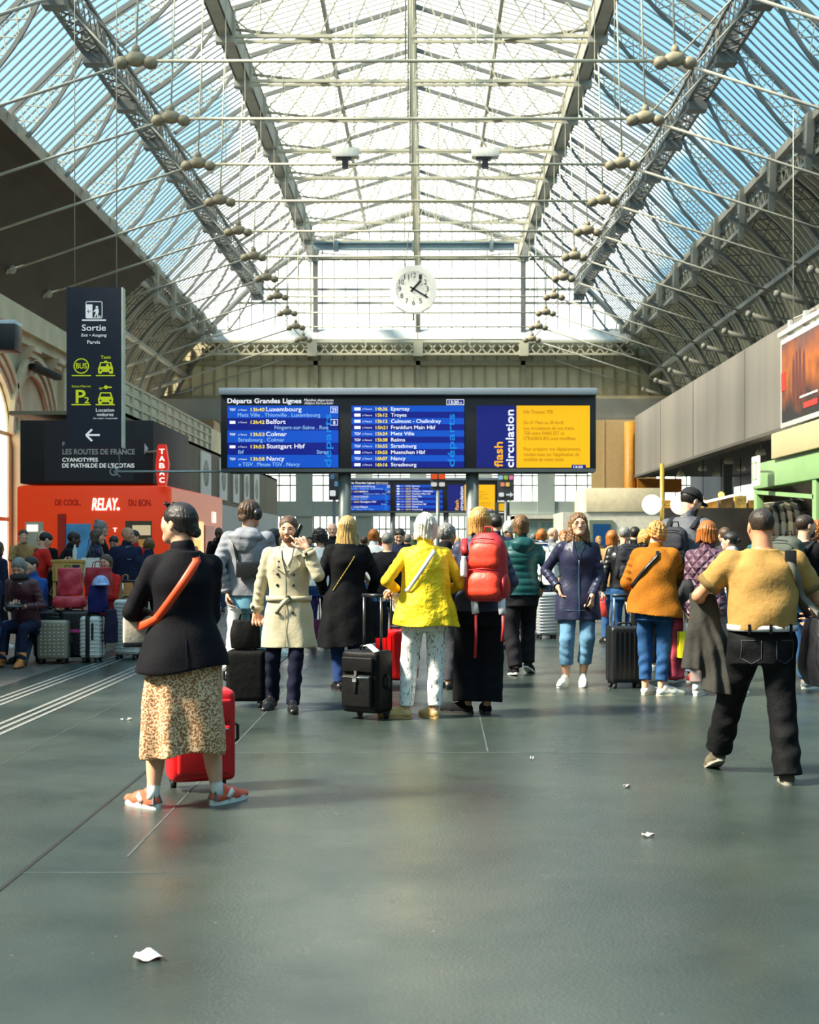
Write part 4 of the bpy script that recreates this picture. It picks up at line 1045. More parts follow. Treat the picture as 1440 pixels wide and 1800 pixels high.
# ================================================================ figures: smooth solids meshed from distance fields
f32 = np.float32
def sstep(a, b, x):
    t = np.clip((x - a) / (b - a), 0, 1); return t * t * (3 - 2 * t)
class Fld:
    def __init__(s, lo, hi, vox):
        s.lo = np.array(lo, float); s.vox = vox
        s.n = np.maximum(np.ceil((np.array(hi) - s.lo) / vox).astype(int) + 1, 4)
        s.ax = [(s.lo[i] + vox * np.arange(s.n[i])).astype(f32) for i in range(3)]
        s.D = np.full(s.n, 0.5, f32)
    def add(s, fn, lo, hi, k=0.02, op='u'):
        m = k + 2.5 * s.vox
        a = np.maximum(np.floor((np.array(lo) - m - s.lo) / s.vox).astype(int), 0)
        b = np.minimum(np.ceil((np.array(hi) + m - s.lo) / s.vox).astype(int) + 1, s.n)
        if np.any(b <= a): return
        sl = tuple(slice(a[i], b[i]) for i in range(3))
        x = s.ax[0][sl[0]][:, None, None]; y = s.ax[1][sl[1]][None, :, None]; z = s.ax[2][sl[2]][None, None, :]
        d = fn(x, y, z).astype(f32)
        A = s.D[sl]
        if op == 'u':
            if k > 0:
                h = np.clip(0.5 + 0.5 * (A - d) / k, 0, 1); s.D[sl] = A * (1 - h) + d * h - k * h * (1 - h)
            else: s.D[sl] = np.minimum(A, d)
        elif op == 's':
            if k > 0:
                d = -d; h = np.clip(0.5 - 0.5 * (A - d) / k, 0, 1); s.D[sl] = A * (1 - h) + d * h + k * h * (1 - h)
            else: s.D[sl] = np.maximum(A, -d)
        elif op == 'i': s.D[sl] = np.maximum(A, d)
    def cone(s, a, b, ra, rb, k=0.02, wr=None, bulge=0.0, flat=None, fe=False):
        a = np.array(a, float); b = np.array(b, float); d = b - a; L2 = max(float(d @ d), 1e-9)
        R_ = max(ra, rb) + abs(bulge)
        def fn(x, y, z):
            px, py, pz = x - a[0], y - a[1], z - a[2]
            t0 = (px * d[0] + py * d[1] + pz * d[2]) / L2
            t = np.clip(t0, 0, 1)
            qx, qy, qz = px - t * d[0], py - t * d[1], pz - t * d[2]
            r = ra + (rb - ra) * t
            if bulge: r = r + bulge * np.sin(np.pi * t) ** 2
            if wr:
                ang = np.arctan2(qx, qy)
                r = r + wr[0] * np.sin(t * wr[1] + wr[2] + 1.8 * np.sin(ang + wr[2])) * (.55 + .45 * np.sin(2 * ang + 3 * t + wr[2])) * np.sin(np.pi * np.clip(t * .9 + .05, 0, 1))
            o = np.sqrt(qx * qx + qy * qy + qz * qz) - r
            return np.maximum(o, (t0 - 1) * math.sqrt(L2)) if fe else o
        s.add(fn, np.minimum(a, b) - R_, np.maximum(a, b) + R_, k)
    def ell(s, c, r, k=0.02, op='u', Rm=None, wr=0):
        c = np.array(c, float); r = np.array(r, float)
        def fn(x, y, z):
            px, py, pz = x - c[0], y - c[1], z - c[2]
            if Rm is not None:
                px, py, pz = (Rm[0, 0] * px + Rm[1, 0] * py + Rm[2, 0] * pz, Rm[0, 1] * px + Rm[1, 1] * py + Rm[2, 1] * pz, Rm[0, 2] * px + Rm[1, 2] * py + Rm[2, 2] * pz)
            k0 = np.sqrt((px / r[0]) ** 2 + (py / r[1]) ** 2 + (pz / r[2]) ** 2)
            k1 = np.sqrt((px / r[0] ** 2) ** 2 + (py / r[1] ** 2) ** 2 + (pz / r[2] ** 2) ** 2)
            d = k0 * (k0 - 1) / np.maximum(k1, 1e-6)
            if wr: d = d + wr * np.sin(px / r[0] * 5 + pz / r[2] * 3) * np.sin(pz / r[2] * 4 - px * 20)
            return d
        R_ = r if Rm is None else np.full(3, r.max())
        s.add(fn, c - R_, c + R_, k, op)
    def loft(s, zs, cx, cy, w, d, k=0.02, folds=None, puff=None, wr=0.0, ph=0.0, pw=2.0, hem=None, op='u'):
        """stack of ellipses; zs rising. folds=(n, amplitude at the bottom, z where they fade); hem(x, y)->z lifts the lower edge"""
        zs = np.array(zs, float); z0, z1 = zs[0], zs[-1]
        I = lambda v, z: smooth_interp(z, zs, v)
        def fn(x, y, z):
            zf = z.ravel()
            W_, D_, X_, Y_ = [I(np.array(v, float), zf).astype(f32)[None, None, :] for v in (w, d, cx, cy)]
            dx, dy = x - X_, y - Y_
            if folds or wr: ang = np.arctan2(dx / W_, dy / D_)
            if pw == 2.0: r = np.sqrt((dx / W_) ** 2 + (dy / D_) ** 2)
            else: r = (np.abs(dx / W_) ** pw + np.abs(dy / D_) ** pw) ** (1 / pw)
            mn = np.minimum(W_, D_)
            dd = (r - 1) * mn
            if folds:
                fz = np.clip((folds[2] - z) / max(folds[2] - z0, .01), 0, 1)
                dd = dd - folds[1] * fz * np.sin(folds[0] * ang + ph + 1.5 * np.sin(2 * ang + ph) + 2.0 * (z1 - z))
            if wr:
                dd = dd + wr * (np.sin(15 * z + 5 * x + ph) * np.sin(2.1 * ang + ph) * .6 + .5 * np.sin(27 * z - 19 * x + 8 * y + 2 * ph) + .35 * np.sin(36 * x + 14 * z + ph))
            if puff: dd = dd - puff[1] * (np.abs(np.sin(np.pi * z / puff[0])) - .5)
            lo_ = z0 - z if hem is None else hem(x, y) - z
            return np.maximum(np.maximum(dd, lo_), z - z1)
        ex = .03
        s.add(fn, (min(np.array(cx) - np.array(w)) - ex, min(np.array(cy) - np.array(d)) - ex, z0 - ex), (max(np.array(cx) + np.array(w)) + ex, max(np.array(cy) + np.array(d)) + ex, z1 + ex), k, op)
    def cut(s, fn): # keep where fn<0
        x = s.ax[0][:, None, None]; y = s.ax[1][None, :, None]; z = s.ax[2][None, None, :]
        s.D = np.maximum(s.D, fn(x, y, z).astype(f32))
    def mesh(s):
        D = s.D
        for ax in range(3):        # closed at the edge of the box
            for e in (0, -1):
                ix = [slice(None)] * 3; ix[ax] = e; D[tuple(ix)] = np.maximum(D[tuple(ix)], .01)
        S = D < 0
        nx, ny, nz = (q - 1 for q in D.shape)
        cnt = np.zeros((nx, ny, nz), np.int8)
        for i in (0, 1):
            for j in (0, 1):
                for k in (0, 1): cnt += S[i:nx + i, j:ny + j, k:nz + k]
        act = (cnt > 0) & (cnt < 8)
        ci = np.argwhere(act)
        if len(ci) == 0: return np.zeros((0, 3)), np.zeros((0, 4), int)
        idx = np.full(act.shape, -1, np.int32); idx[act] = np.arange(len(ci))
        acc = np.zeros((len(ci), 3)); num = np.zeros(len(ci))
        C = [(i, j, k) for i in (0, 1) for j in (0, 1) for k in (0, 1)]
        val = {c: D[ci[:, 0] + c[0], ci[:, 1] + c[1], ci[:, 2] + c[2]] for c in C}
        for a in C:
            for ax in range(3):
                if a[ax] == 0:
                    b = list(a); b[ax] = 1; b = tuple(b)
                    va, vb = val[a], val[b]; m = (va < 0) != (vb < 0)
                    t = np.where(m, va / np.where(m, va - vb, 1), 0)
                    p = np.array(a, float)[None, :].repeat(len(ci), 0); p[:, ax] = t
                    acc += np.where(m[:, None], p, 0); num += m
        V = (ci + acc / num[:, None]) * s.vox + s.lo
        F_ = []
        for ax in range(3):
            u, v = (ax + 1) % 3, (ax + 2) % 3
            n0 = [slice(1, -1)] * 3; n0[ax] = slice(0, -1)
            n1 = [slice(1, -1)] * 3; n1[ax] = slice(1, None)
            A = S[tuple(n0)]; B = S[tuple(n1)]
            e = np.argwhere(A != B)
            if len(e) == 0: continue
            fl = A[tuple(e.T)]
            off = np.ones(3, int); off[ax] = 0
            e = e + off
            q = []
            for du, dv in ((-1, -1), (0, -1), (0, 0), (-1, 0)):
                g = e.copy(); g[:, u] += du; g[:, v] += dv
                q.append(idx[tuple(g.T)])
            q = np.stack(q, 1)
            q[~fl] = q[~fl][:, ::-1]
            F_.append(q)
        F_ = np.concatenate(F_)
        F_ = F_[(F_ >= 0).all(1)]
        return V, F_
def smooth_interp(z, zs, v):
    """monotone-ish cubic through the rings"""
    m = np.gradient(v, zs)
    i = np.clip(np.searchsorted(zs, z) - 1, 0, len(zs) - 2)
    h = zs[i + 1] - zs[i]; t = np.clip((z - zs[i]) / h, 0, 1)
    return (2 * t**3 - 3 * t**2 + 1) * v[i] + (t**3 - 2 * t**2 + t) * h * m[i] + (-2 * t**3 + 3 * t**2) * v[i + 1] + (t**3 - t**2) * h * m[i + 1]
def np_mesh(name, V, F_, mat, parent):
    me = bpy.data.meshes.new(name)
    me.vertices.add(len(V)); me.vertices.foreach_set('co', V.astype(f32).ravel())
    me.loops.add(F_.size); me.loops.foreach_set('vertex_index', F_.astype(np.int32).ravel())
    me.polygons.add(len(F_))
    me.polygons.foreach_set('loop_start', np.arange(0, F_.size, 4, dtype=np.int32))
    me.polygons.foreach_set('use_smooth', np.ones(len(F_), bool))
    me.update(calc_edges=True)
    return link(name, me, mat, parent)

# ---- materials for people
SKIN = M('skin', (222, 168, 138), .5, var=.06, vs=14); SKIN_T = M('skin_tan', (196, 138, 104), .5, var=.06, vs=14); SKIN_D = M('skin_dark', (92, 62, 48), .5, var=.06, vs=14); SKIN_P = M('skin_pale', (236, 190, 164), .5, var=.06, vs=14)
def cloth(nm, c=None, rough=.85, var=.14, bump=.4, bs=15, vs=9): return M('cloth_' + nm, c, rough, var=var, vs=vs, bump=bump * .8, bs=bs, spec=.15)
def shiny(nm, c=None, rough=.45, var=.10, bump=.5, bs=16): return M('shell_' + nm, c, rough, var=var, vs=6, bump=bump * .7, bs=bs, spec=.3)
def hairm(nm, c=None, c2=None):
    key = 'hair_' + nm
    if key in MATS: return MATS[key]
    m = bpy.data.materials.new(key); m.use_nodes = True; t = m.node_tree; b = t.nodes['Principled BSDF']
    tc = t.nodes.new('ShaderNodeTexCoord'); mp = t.nodes.new('ShaderNodeMapping'); mp.inputs['Scale'].default_value = (1, 1, .07); t.links.new(tc.outputs['Object'], mp.inputs[0])
    n = t.nodes.new('ShaderNodeTexNoise'); n.inputs['Scale'].default_value = 130; n.inputs['Detail'].default_value = 3; t.links.new(mp.outputs[0], n.inputs['Vector'])
    r = t.nodes.new('ShaderNodeMapRange'); r.inputs['From Min'].default_value = .35; r.inputs['From Max'].default_value = .65; t.links.new(n.outputs['Fac'], r.inputs['Value'])
    x = t.nodes.new('ShaderNodeMix'); x.data_type = 'RGBA'; x.inputs['A'].default_value = rgb(*c); x.inputs['B'].default_value = rgb(*(c2 or [min(255, int(q * 1.35 + 6)) for q in c])); t.links.new(r.outputs[0], x.inputs['Factor'])
    t.links.new(x.outputs['Result'], b.inputs['Base Color']); b.inputs['Roughness'].default_value = .42; b.inputs['Specular IOR Level'].default_value = .4
    bp = t.nodes.new('ShaderNodeBump'); bp.inputs['Strength'].default_value = .5; bp.inputs['Distance'].default_value = .01; t.links.new(n.outputs['Fac'], bp.inputs['Height']); t.links.new(bp.outputs[0], b.inputs['Normal'])
    MATS[key] = m; return m
EYE_W = M('eye_white', (190, 182, 172), .3, var=0); EYE_D = M('eye_iris', (40, 28, 22), .2, var=0); LIP = M('lip', (186, 104, 92), .5, var=.05)
RUB_W = M('sole_white', (228, 224, 212), .6, var=.05); RUB_K = M('sole_black', (26, 26, 26), .6, var=.05); RUB_G = M('sole_grey', (140, 134, 122), .7, var=.1)

MALE = dict(z=[.455, .50, .56, .62, .69, .755, .795, .825, .845], w=[.076, .092, .087, .083, .089, .096, .090, .057, .036], d=[.05, .064, .060, .057, .062, .067, .057, .043, .036], sw=.103, hip=.050)
FEMALE = dict(z=[.455, .50, .56, .62, .69, .745, .79, .825, .845], w=[.082, .096, .087, .072, .075, .084, .080, .051, .033], d=[.055, .068, .060, .050, .056, .068, .054, .041, .034], sw=.091, hip=.050)

def Rz(a): c, s = math.cos(a), math.sin(a); return np.array([[c, -s, 0], [s, c, 0], [0, 0, 1]])
def Rx(a): c, s = math.cos(a), math.sin(a); return np.array([[1, 0, 0], [0, c, -s], [0, s, c]])
def Ry(a): c, s = math.cos(a), math.sin(a); return np.array([[c, 0, s], [0, 1, 0], [-s, 0, c]])
def unit(v): v = np.array(v, float); return v / max(np.linalg.norm(v), 1e-9)
def ik(a, b, l1, l2, pole):
    a, b = np.array(a, float), np.array(b, float); d = b - a; L = np.linalg.norm(d)
    if L > (l1 + l2) * .998: b = a + d / L * (l1 + l2) * .998; d = b - a; L = np.linalg.norm(d)
    x = (l1 * l1 - l2 * l2 + L * L) / (2 * L); h = math.sqrt(max(l1 * l1 - x * x, 0))
    u = d / L; p = np.array(pole, float); p = p - u * (p @ u); p = unit(p)
    return a + u * x + p * h, b

class Person:
    def __init__(s, X, Y, h, yaw, label, build='m', vox=.008, lean=0, side=0, head=(0, 0), pelvis=(0, 0, 0), feet=None, hands=None, skin=None,
                 bulk=1.0, girth=1.0, group=None, sh_drop=0.0, sw=None, twist=0, base_z=0.0):
        s.root = thing('person', label, 'person', (X, Y, base_z), R(yaw), group)
        s.h = h; s.vox = vox; s.B = MALE if build == 'm' else FEMALE; s.skin = skin or SKIN; s.yaw = R(yaw)
        s.female = build != 'm'; s.X, s.Y = X, Y
        B = s.B; s.bulk = bulk; s.girth = girth
        s.pel = np.array(pelvis, float) + (0, 0, .52 * h)
        s.tl, s.ts = math.tan(R(lean)), math.tan(R(side))
        J = s.J = {}
        def sp(z): return np.array([s.cx(z), s.cy(z), z])
        zo = s.pel[2] - .52 * h; s.zo = zo
        s.swf = sw or B['sw'] * (bulk ** .6)
        cl = math.cos(R(lean))
        s.lean = R(lean)
        for sg, n in ((-1, 'L'), (1, 'R')):
            c = sp(.802 * h + zo); tw = R(twist)
            J['sh' + n] = c + np.array([sg * s.swf * h * math.cos(tw), sg * s.swf * h * math.sin(tw), -sh_drop])
            J['hip' + n] = np.array([s.pel[0] + sg * B['hip'] * h * (bulk ** .5), s.pel[1], s.pel[2] - .02 * h])
        J['neck'] = sp(.84 * h + zo)
        s.hy, s.hp = R(head[0]), R(head[1])
        up = np.array([math.tan(R(side)) * .6, math.sin(s.lean * .8), math.cos(s.lean * .8)])
        s.hh = .134 * h
        s.hR = Rz(-s.hy) @ Rx(s.hp)         # yaw>0 turns to the person's right; pitch>0 looks up
        J['head'] = J['neck'] + up * .094 * h + s.hR @ np.array([0, .018 * h, 0])
        # legs
        feet = feet or {}
        for sg, n in ((-1, 'L'), (1, 'R')):
            f = dict(x=sg * .055 * h, y=0.0, yaw=-sg * -8 if False else sg * 8, pitch=0, z=0.0); f.update(feet.get(n, {}))
            Rf = Rz(-R(f['yaw'])); ball = np.array([f['x'], f['y'], f['z']]) + Rf @ np.array([0, .085 * h, 0])
            Rt = Rf @ Rx(-R(f['pitch']))       # pitch>0: heel up, toes down
            ank = ball + Rt @ np.array([0, -.085 * h, .047 * h])
            s.__dict__['foot' + n] = (ball, Rt)
            pole = f.get('pole', (sg * .15, 1, 0))
            J['kn' + n], J['an' + n] = ik(J['hip' + n], ank, .2295 * h, .2295 * h, pole)
        hands = hands or {}
        s.hd = {}
        for sg, n in ((-1, 'L'), (1, 'R')):
            hspec = dict(p=None, D=None, N=None, curl=.35, pole=(sg * .6, -1, -.2), spread=0.0); hspec.update(hands.get(n, {}))
            p = hspec['p']
            if p is None: p = J['sh' + n] + np.array([sg * .035 * h, .03 * h, -.315 * h])
            J['el' + n], J['wr' + n] = ik(J['sh' + n], p, .172 * h, .150 * h, hspec['pole'])
            D = unit(hspec['D']) if hspec['D'] is not None else unit(J['wr' + n] - J['el' + n])
            N = np.array(hspec['N'] if hspec['N'] is not None else (-sg, 0.0, 0.0), float); N = unit(N - D * (N @ D))
            s.hd[n] = (D, N, hspec['curl'], hspec['spread'])
        s.top_ring = None
    def cx(s, z): return s.pel[0] + (z - s.pel[2]) * s.ts
    def cy(s, z): return s.pel[1] + (z - s.pel[2]) * s.tl
    def hl(s, p): return s.J['head'] + s.hR @ (np.array(p, float) * s.hh)
    def bounds(s, pts, m): a = np.array(pts); return a.min(0) - m, a.max(0) + m
    def rings(s, fit, z0=None, z1=None, flare=0.0, belly=0.0, box=0.0):
        B, h = s.B, s.h
        z = np.array(B['z']) * h + s.zo; w = np.array(B['w']) * h * s.bulk; d = np.array(B['d']) * h * s.bulk * s.girth
        z0 = z[0] if z0 is None else z0; z1 = z[-1] if z1 is None else z1
        zz = np.unique(np.concatenate([[z0], z[(z > z0 + .02) & (z < z1 - .015)], [z1]]))
        W_ = np.interp(zz, z, w); D_ = np.interp(zz, z, d)
        zh = .53 * h + s.zo                           # below the hip a garment hangs from the widest ring
        hw, hd_ = w[1:3].max(), d[1:3].max()
        W_ = np.where(zz < zh, hw, W_) + fit; D_ = np.where(zz < zh, hd_, D_) + fit
        wz = .62 * h + s.zo
        fl = np.clip((wz - zz) / max(wz - z0, .01), 0, 1)
        if box:
            zc = .745 * h + s.zo; m = (zz > zh) & (zz < zc); f = np.clip((zz - zh) / (zc - zh), 0, 1)
            wl = hw + fit + (w[5] - hw) * f; dl = hd_ + fit + (d[5] - hd_) * f
            W_ = np.where(m, W_ + (np.maximum(wl, W_) - W_) * box, W_); D_ = np.where(m, D_ + (np.maximum(dl, D_) - D_) * box, D_)
        W_ = W_ + flare * fl; D_ = D_ + flare * fl * .8
        if belly: D_ = D_ + belly * np.exp(-((zz - (.60 * h + s.zo)) / (.08 * h)) ** 2)
        return zz, s.cx(zz), s.cy(zz), W_, D_
    # ------------------------------------------------------------ body
    def body(s, face=True):
        J, h, hh, k = s.J, s.h, s.hh, s.h / 1.75
        pts = [J[q] for q in J] + [s.footL[0], s.footR[0]]
        lo, hi = s.bounds(pts, .2 * k); lo[2] = -.02
        F_ = Fld(lo, hi, s.vox)
        zz, cx, cy, w, d = s.rings(0.0)
        F_.loft(zz, cx, cy, w, d, k=.02)
        for n in 'LR':
            F_.cone(J['hip' + n], J['kn' + n], .078 * k, .052 * k, .03); F_.cone(J['kn' + n], J['an' + n], .050 * k, .034 * k, .02, bulge=.012 * k)
            b, Rt = s.__dict__['foot' + n]
            F_.cone(J['an' + n] + Rt @ np.array([0, -.02 * k, -.04 * k]), b + Rt @ np.array([0, .01 * k, .022 * k]), .025 * k, .020 * k, .02)
            F_.cone(J['sh' + n], J['el' + n], .048 * k, .039 * k, .03); F_.cone(J['el' + n], J['wr' + n], .038 * k, .026 * k, .02, bulge=.005 * k)
            s.hand(F_, n, k)
        s.headf(F_, k)
        V, Q = F_.mesh()
        s.bodyo = np_mesh('body', V, Q, s.skin, s.root)
        if face: s.face()
        return s
    def hand(s, F_, n, k):
        D, N, curl, spread = s.hd[n]; Wp = s.J['wr' + n]
        S_ = np.cross(N, D) if n == 'R' else np.cross(D, N)       # thumb side
        L = .108 * s.h
        F_.cone(Wp - D * .01, Wp + D * .02, .024 * k, .022 * k, .012)
        for i, (o, ln) in enumerate(((.30, .43), (.10, .47), (-.10, .44), (-.29, .35))):
            b = Wp + D * L * (.50 - .03 * abs(i - 1)) + S_ * L * o * .78
            F_.cone(Wp + D * .012 + S_ * L * o * .42, b, .0125 * k, .0115 * k, .010)
            p = b; ang = 0.0; dr = unit(D + S_ * o * (.25 + spread))
            c = curl if not isinstance(curl, (list, tuple)) else curl[i]
            for j, (fr, r0, r1) in enumerate(((.46, .0098, .009), (.32, .009, .0082), (.24, .0082, .0072))):
                ang += c * (.9, 1.35, .9)[j]
                dd = dr * math.cos(ang) + N * math.sin(ang)
                q = p + dd * L * ln * fr * 1.05
                F_.cone(p, q, r0 * k, r1 * k, .003); p = q
        c = curl if not isinstance(curl, (list, tuple)) else curl[0]
        t0 = Wp + D * L * .10 + S_ * L * .14; t1 = t0 + (D * .62 + S_ * .62 + N * (.25 + .3 * c)) * L * .27
        t2 = t1 + unit(D * .85 + S_ * (.35 - .45 * c) + N * (.3 + .6 * c)) * L * .20; t3 = t2 + unit(D * .9 + S_ * (.1 - .6 * c) + N * (.3 + .8 * c)) * L * .16
        F_.cone(t0, t1, .0145 * k, .0125 * k, .010); F_.cone(t1, t2, .0115 * k, .0102 * k, .003); F_.cone(t2, t3, .0102 * k, .0085 * k, .003)
    def headf(s, F_, k):
        hh, R_ = s.hh, s.hR; E = lambda c, r, kk=.02, op='u': F_.ell(s.hl(c), np.array(r) * hh, kk, op, R_)
        Cn = lambda a, b, ra, rb, kk: F_.cone(s.hl(a), s.hl(b), ra * hh, rb * hh, kk)
        F_.cone(s.J['neck'] - (0, 0, .03 * k), s.hl((0, -.10, -.25)), .058 * k * s.bulk, .053 * k * s.bulk ** .5, .02)
        E((0, -.05, .12), (.335, .42, .375)); E((0, .12, -.12), (.27, .27, .36), .03)
        Cn((0, .10, -.22), (0, .25, -.39), .20, .115, .03)
        Cn((-.2, .02, -.2), (-.05, .26, -.38), .09, .08, .03); Cn((.2, .02, -.2), (.05, .26, -.38), .09, .08, .03)
        E((-.145, .40, .0), (.085, .07, .045), .012, 's'); E((.145, .40, .0), (.085, .07, .045), .012, 's')
        for sg in (-1, 1): Cn((sg * .08, .335, .038), (sg * .21, .305, .030), .026, .022, .006); Cn((sg * .08, .33, -.05), (sg * .21, .30, -.045), .020, .018, .006)
        Cn((-.17, .315, .075), (.17, .315, .075), .055, .055, .015)
        Cn((0, .36, .03), (0, .45, -.125), .035, .05, .010); E((-.05, .405, -.14), (.045, .045, .035), .008); E((.05, .405, -.14), (.045, .045, .035), .008)
        E((-.19, .24, -.1), (.10, .1, .09), .03); E((.19, .24, -.1), (.10, .1, .09), .03)
        E((0, .355, -.245), (.105, .05, .026), .008); E((0, .35, -.285), (.09, .05, .026), .008)
        E((0, .335, -.40), (.09, .07, .07), .02)
        for sg in (-1, 1): E((sg * .335, -.03, -.04), (.035, .085, .135), .008)
    def face(s, brow=(60, 44, 34), lips=True):
        hh = s.hh
        for sg in (-1, 1):
            mbw, mbd = MB(), MB()
            c = s.hl((sg * .142, .315, -.006)); r = .060 * hh
            mbw.ball(c, r, 12, 8); mbd.ball(s.hl((sg * .142, .348, -.006)), .034 * hh, 10, 7)
            mbd.build('iris', EYE_D, mbw.build('eye', EYE_W, s.root))
        for sg in (-1, 1):
            mb = MB(); mb.tube([s.hl((sg * .06, .380, .078)), s.hl((sg * .14, .376, .096)), s.hl((sg * .235, .320, .078))], [.020 * hh, .022 * hh, .012 * hh], 6)
            mb.build('eyebrow', M('brow_%d_%d_%d' % brow, brow, .8, var=0), s.root)
        if lips:
            F_ = Fld(s.hl((0, .36, -.27)) - .05, s.hl((0, .36, -.27)) + .05, .0035)
            F_.ell(s.hl((0, .363, -.246)), np.array((.10, .05, .024)) * hh, .004, 'u', s.hR); F_.ell(s.hl((0, .360, -.283)), np.array((.085, .052, .026)) * hh, .004, 'u', s.hR)
            np_mesh('lips', *F_.mesh(), LIP, s.root)
        return s
    # ------------------------------------------------------------ clothes
    def top(s, mat, hem=.47, fit=.022, flare=0.0, sleeve=1.95, sr=(.062, .054, .044), wr=.004, folds=None, puff=None, belly=0.0, collar=None, name='jacket', hemfn=None, neck=.842, vox=None, swr=.0035, drop=0.0, pw=2.2, cuff=None, box=.35):
        J, h, k = s.J, s.h, s.h / 1.75; z0 = hem * h + s.zo; sr = [q * .91 for q in sr]; fit *= .85
        zz, cx, cy, w, d = s.rings(fit, z0, neck * h + s.zo, flare, belly, box)
        s.top_ring = (zz, cx, cy, w, d); s.top_fit = fit
        pts = [(cx.min() - w.max(), cy.min() - d.max(), z0), (cx.max() + w.max(), cy.max() + d.max(), zz[-1])] + [J[q + n] for q in ('sh', 'el', 'wr') for n in 'LR']
        lo, hi = s.bounds(pts, .11)
        F_ = Fld(lo, hi, vox or s.vox)
        ph = s.X * 3.1 + s.Y
        if folds and len(folds) == 2: folds = (*folds, .62 * h + s.zo)
        F_.loft(zz, cx, cy, w, d, k=.02, wr=wr, folds=folds, puff=puff, ph=ph, pw=pw, hem=(None if hemfn is None else hemfn))
        for n in 'LR':
            sg = -1 if n == 'L' else 1
            sh, el, wr_ = J['sh' + n], J['el' + n], J['wr' + n]
            neckp = J['neck'] + np.array([sg * .03 * k, 0, .0])
            F_.cone(neckp - (0, 0, .035 * k), sh - (sg * .01, 0, .004 + drop), (.034 * k + fit * .6), sr[0] * k * .9, .03)
            pf = puff[1] if puff else 0
            if sleeve >= 1:
                F_.cone(sh, el, sr[0] * k, sr[1] * k, .03, wr=(swr + pf, 26 if not puff else 40, ph + sg))
                F_.cone(el, el + (wr_ - el) * (sleeve - 1), sr[1] * k, sr[2] * k, .015, wr=(swr * 1.2 + pf, 24 if not puff else 36, ph - sg), fe=True)
            else:
                F_.cone(sh, sh + (el - sh) * sleeve, sr[0] * k, sr[1] * k, .03, wr=(swr, 12, ph), fe=True)
        if collar: s.collar_f(F_, collar, k)
        V, Q = F_.mesh()
        o = np_mesh(name, V, Q, mat, s.root); s.topo = o
        if cuff:
            for n in 'LR':
                el, wr_ = J['el' + n], J['wr' + n]; a = el + (wr_ - el) * (sleeve - 1); u = unit(wr_ - el); r = sr[2] * k + .004
                if sleeve < 1: a = J['sh' + n] + (el - J['sh' + n]) * sleeve; u = unit(el - J['sh' + n]); r = sr[1] * k + .004
                MB().tube([a - u * .03, a - u * .015, a + u * .012], [r, r + .003, r], 14).build('cuff', cuff, o)
        return s
    def collar_f(s, F_, c, k):
        """standing collar: c=(height, radius)"""
        J = s.J; a = J['neck'] - (0, 0, .015); b = J['neck'] + unit(J['head'] - J['neck']) * c[0]
        F_.cone(a, b, c[1] * 1.08, c[1], .012)
    def surf(s, x, z, front, off=.006):
        zz, cx, cy, w, d = s.top_ring
        W_, D_, X_, Y_ = (float(smooth_interp(np.array([z]), zz, q)[0]) for q in (w, d, cx, cy))
        t = max(-.985, min(.985, (x - X_) / W_)); q = (1 - abs(t) ** 2.2) ** (1 / 2.2)
        return np.array([x, Y_ + (1 if front else -1) * (D_ * q + off), z])
    def ang(s, z, a, off=.006):
        """point on the coat at height z, a degrees clockwise from the front"""
        zz, cx, cy, w, d = s.top_ring
        W_, D_, X_, Y_ = (float(smooth_interp(np.array([z]), zz, q)[0]) for q in (w, d, cx, cy))
        c, sn = math.cos(R(a)), math.sin(R(a)); q = 1 / ((abs(sn) ** 2.2 + abs(c) ** 2.2) ** (1 / 2.2))
        return np.array([X_ + (W_ + off) * sn * q, Y_ + (D_ + off) * c * q, z])
    def belt(s, z, mat, ht=.045, off=.012, name='belt', n=40, a0=0, a1=360):
        mb = MB(); pts = [s.ang(z, a, off) for a in np.linspace(a0, a1, n + 1)]
        ribbon(mb, pts[:-1] if a1 - a0 == 360 else pts, ht, .008, lambda i, p: unit(p - np.array([s.cx(z), s.cy(z), z])), a1 - a0 == 360)
        return mb.build(name, mat, s.root)
    def strap(s, side, xt, zt, xb, zb, front, off=.010, n=12, curve=0.0):
        """points of a strap from the shoulder (xt, zt) to (xb, zb) over back or front"""
        out = []
        for f in np.linspace(0, 1, n):
            x = xt + (xb - xt) * f + curve * math.sin(math.pi * f); z = zt + (zb - zt) * f
            out.append(s.surf(x, z, front, off))
        return out
    def trousers(s, mat, tr=(.092, .066, .058), hem=.055, fit=.018, waist=.60, wr=.004, name='trousers', vox=None, swr=.0028, seat=1.0):
        J, h, k = s.J, s.h, s.h / 1.75
        zz, cx, cy, w, d = s.rings(fit, .432 * h + s.zo, waist * h + s.zo)
        pts = [J[q + n] for q in ('hip', 'kn', 'an') for n in 'LR'] + [(cx.min() - w.max(), cy.min() - d.max(), zz[0]), (cx.max() + w.max(), cy.max() + d.max(), zz[-1])]
        lo, hi = s.bounds(pts, .12 * k)
        F_ = Fld(lo, hi, vox or s.vox); ph = s.X * 2 + s.Y
        w2 = w.copy(); w2[zz < .5 * h + s.zo] *= .9
        F_.loft(zz, cx, cy, w2, d, k=.03, wr=wr, ph=ph)
        for n in 'LR':
            hp, kn, an = J['hip' + n], J['kn' + n], J['an' + n]
            e = an + (kn - an) * ((hem - .047) / .2295)
            F_.cone(hp, kn, tr[0] * k * s.bulk, tr[1] * k * s.bulk, .03, wr=(swr, 14, ph)); F_.cone(kn, e, tr[1] * k * s.bulk, tr[2] * k * s.bulk, .02, wr=(swr * 1.2, 19, ph + 1), fe=True)
            if seat: F_.ell(hp + np.array([0, -.035 * k, .0]), (.075 * k * s.bulk, .075 * k * s.bulk, .09 * k), .03)
        V, Q = F_.mesh(); s.bottom = np_mesh(name, V, Q, mat, s.root); s.bot_ring = (zz, cx, cy, w2, d)
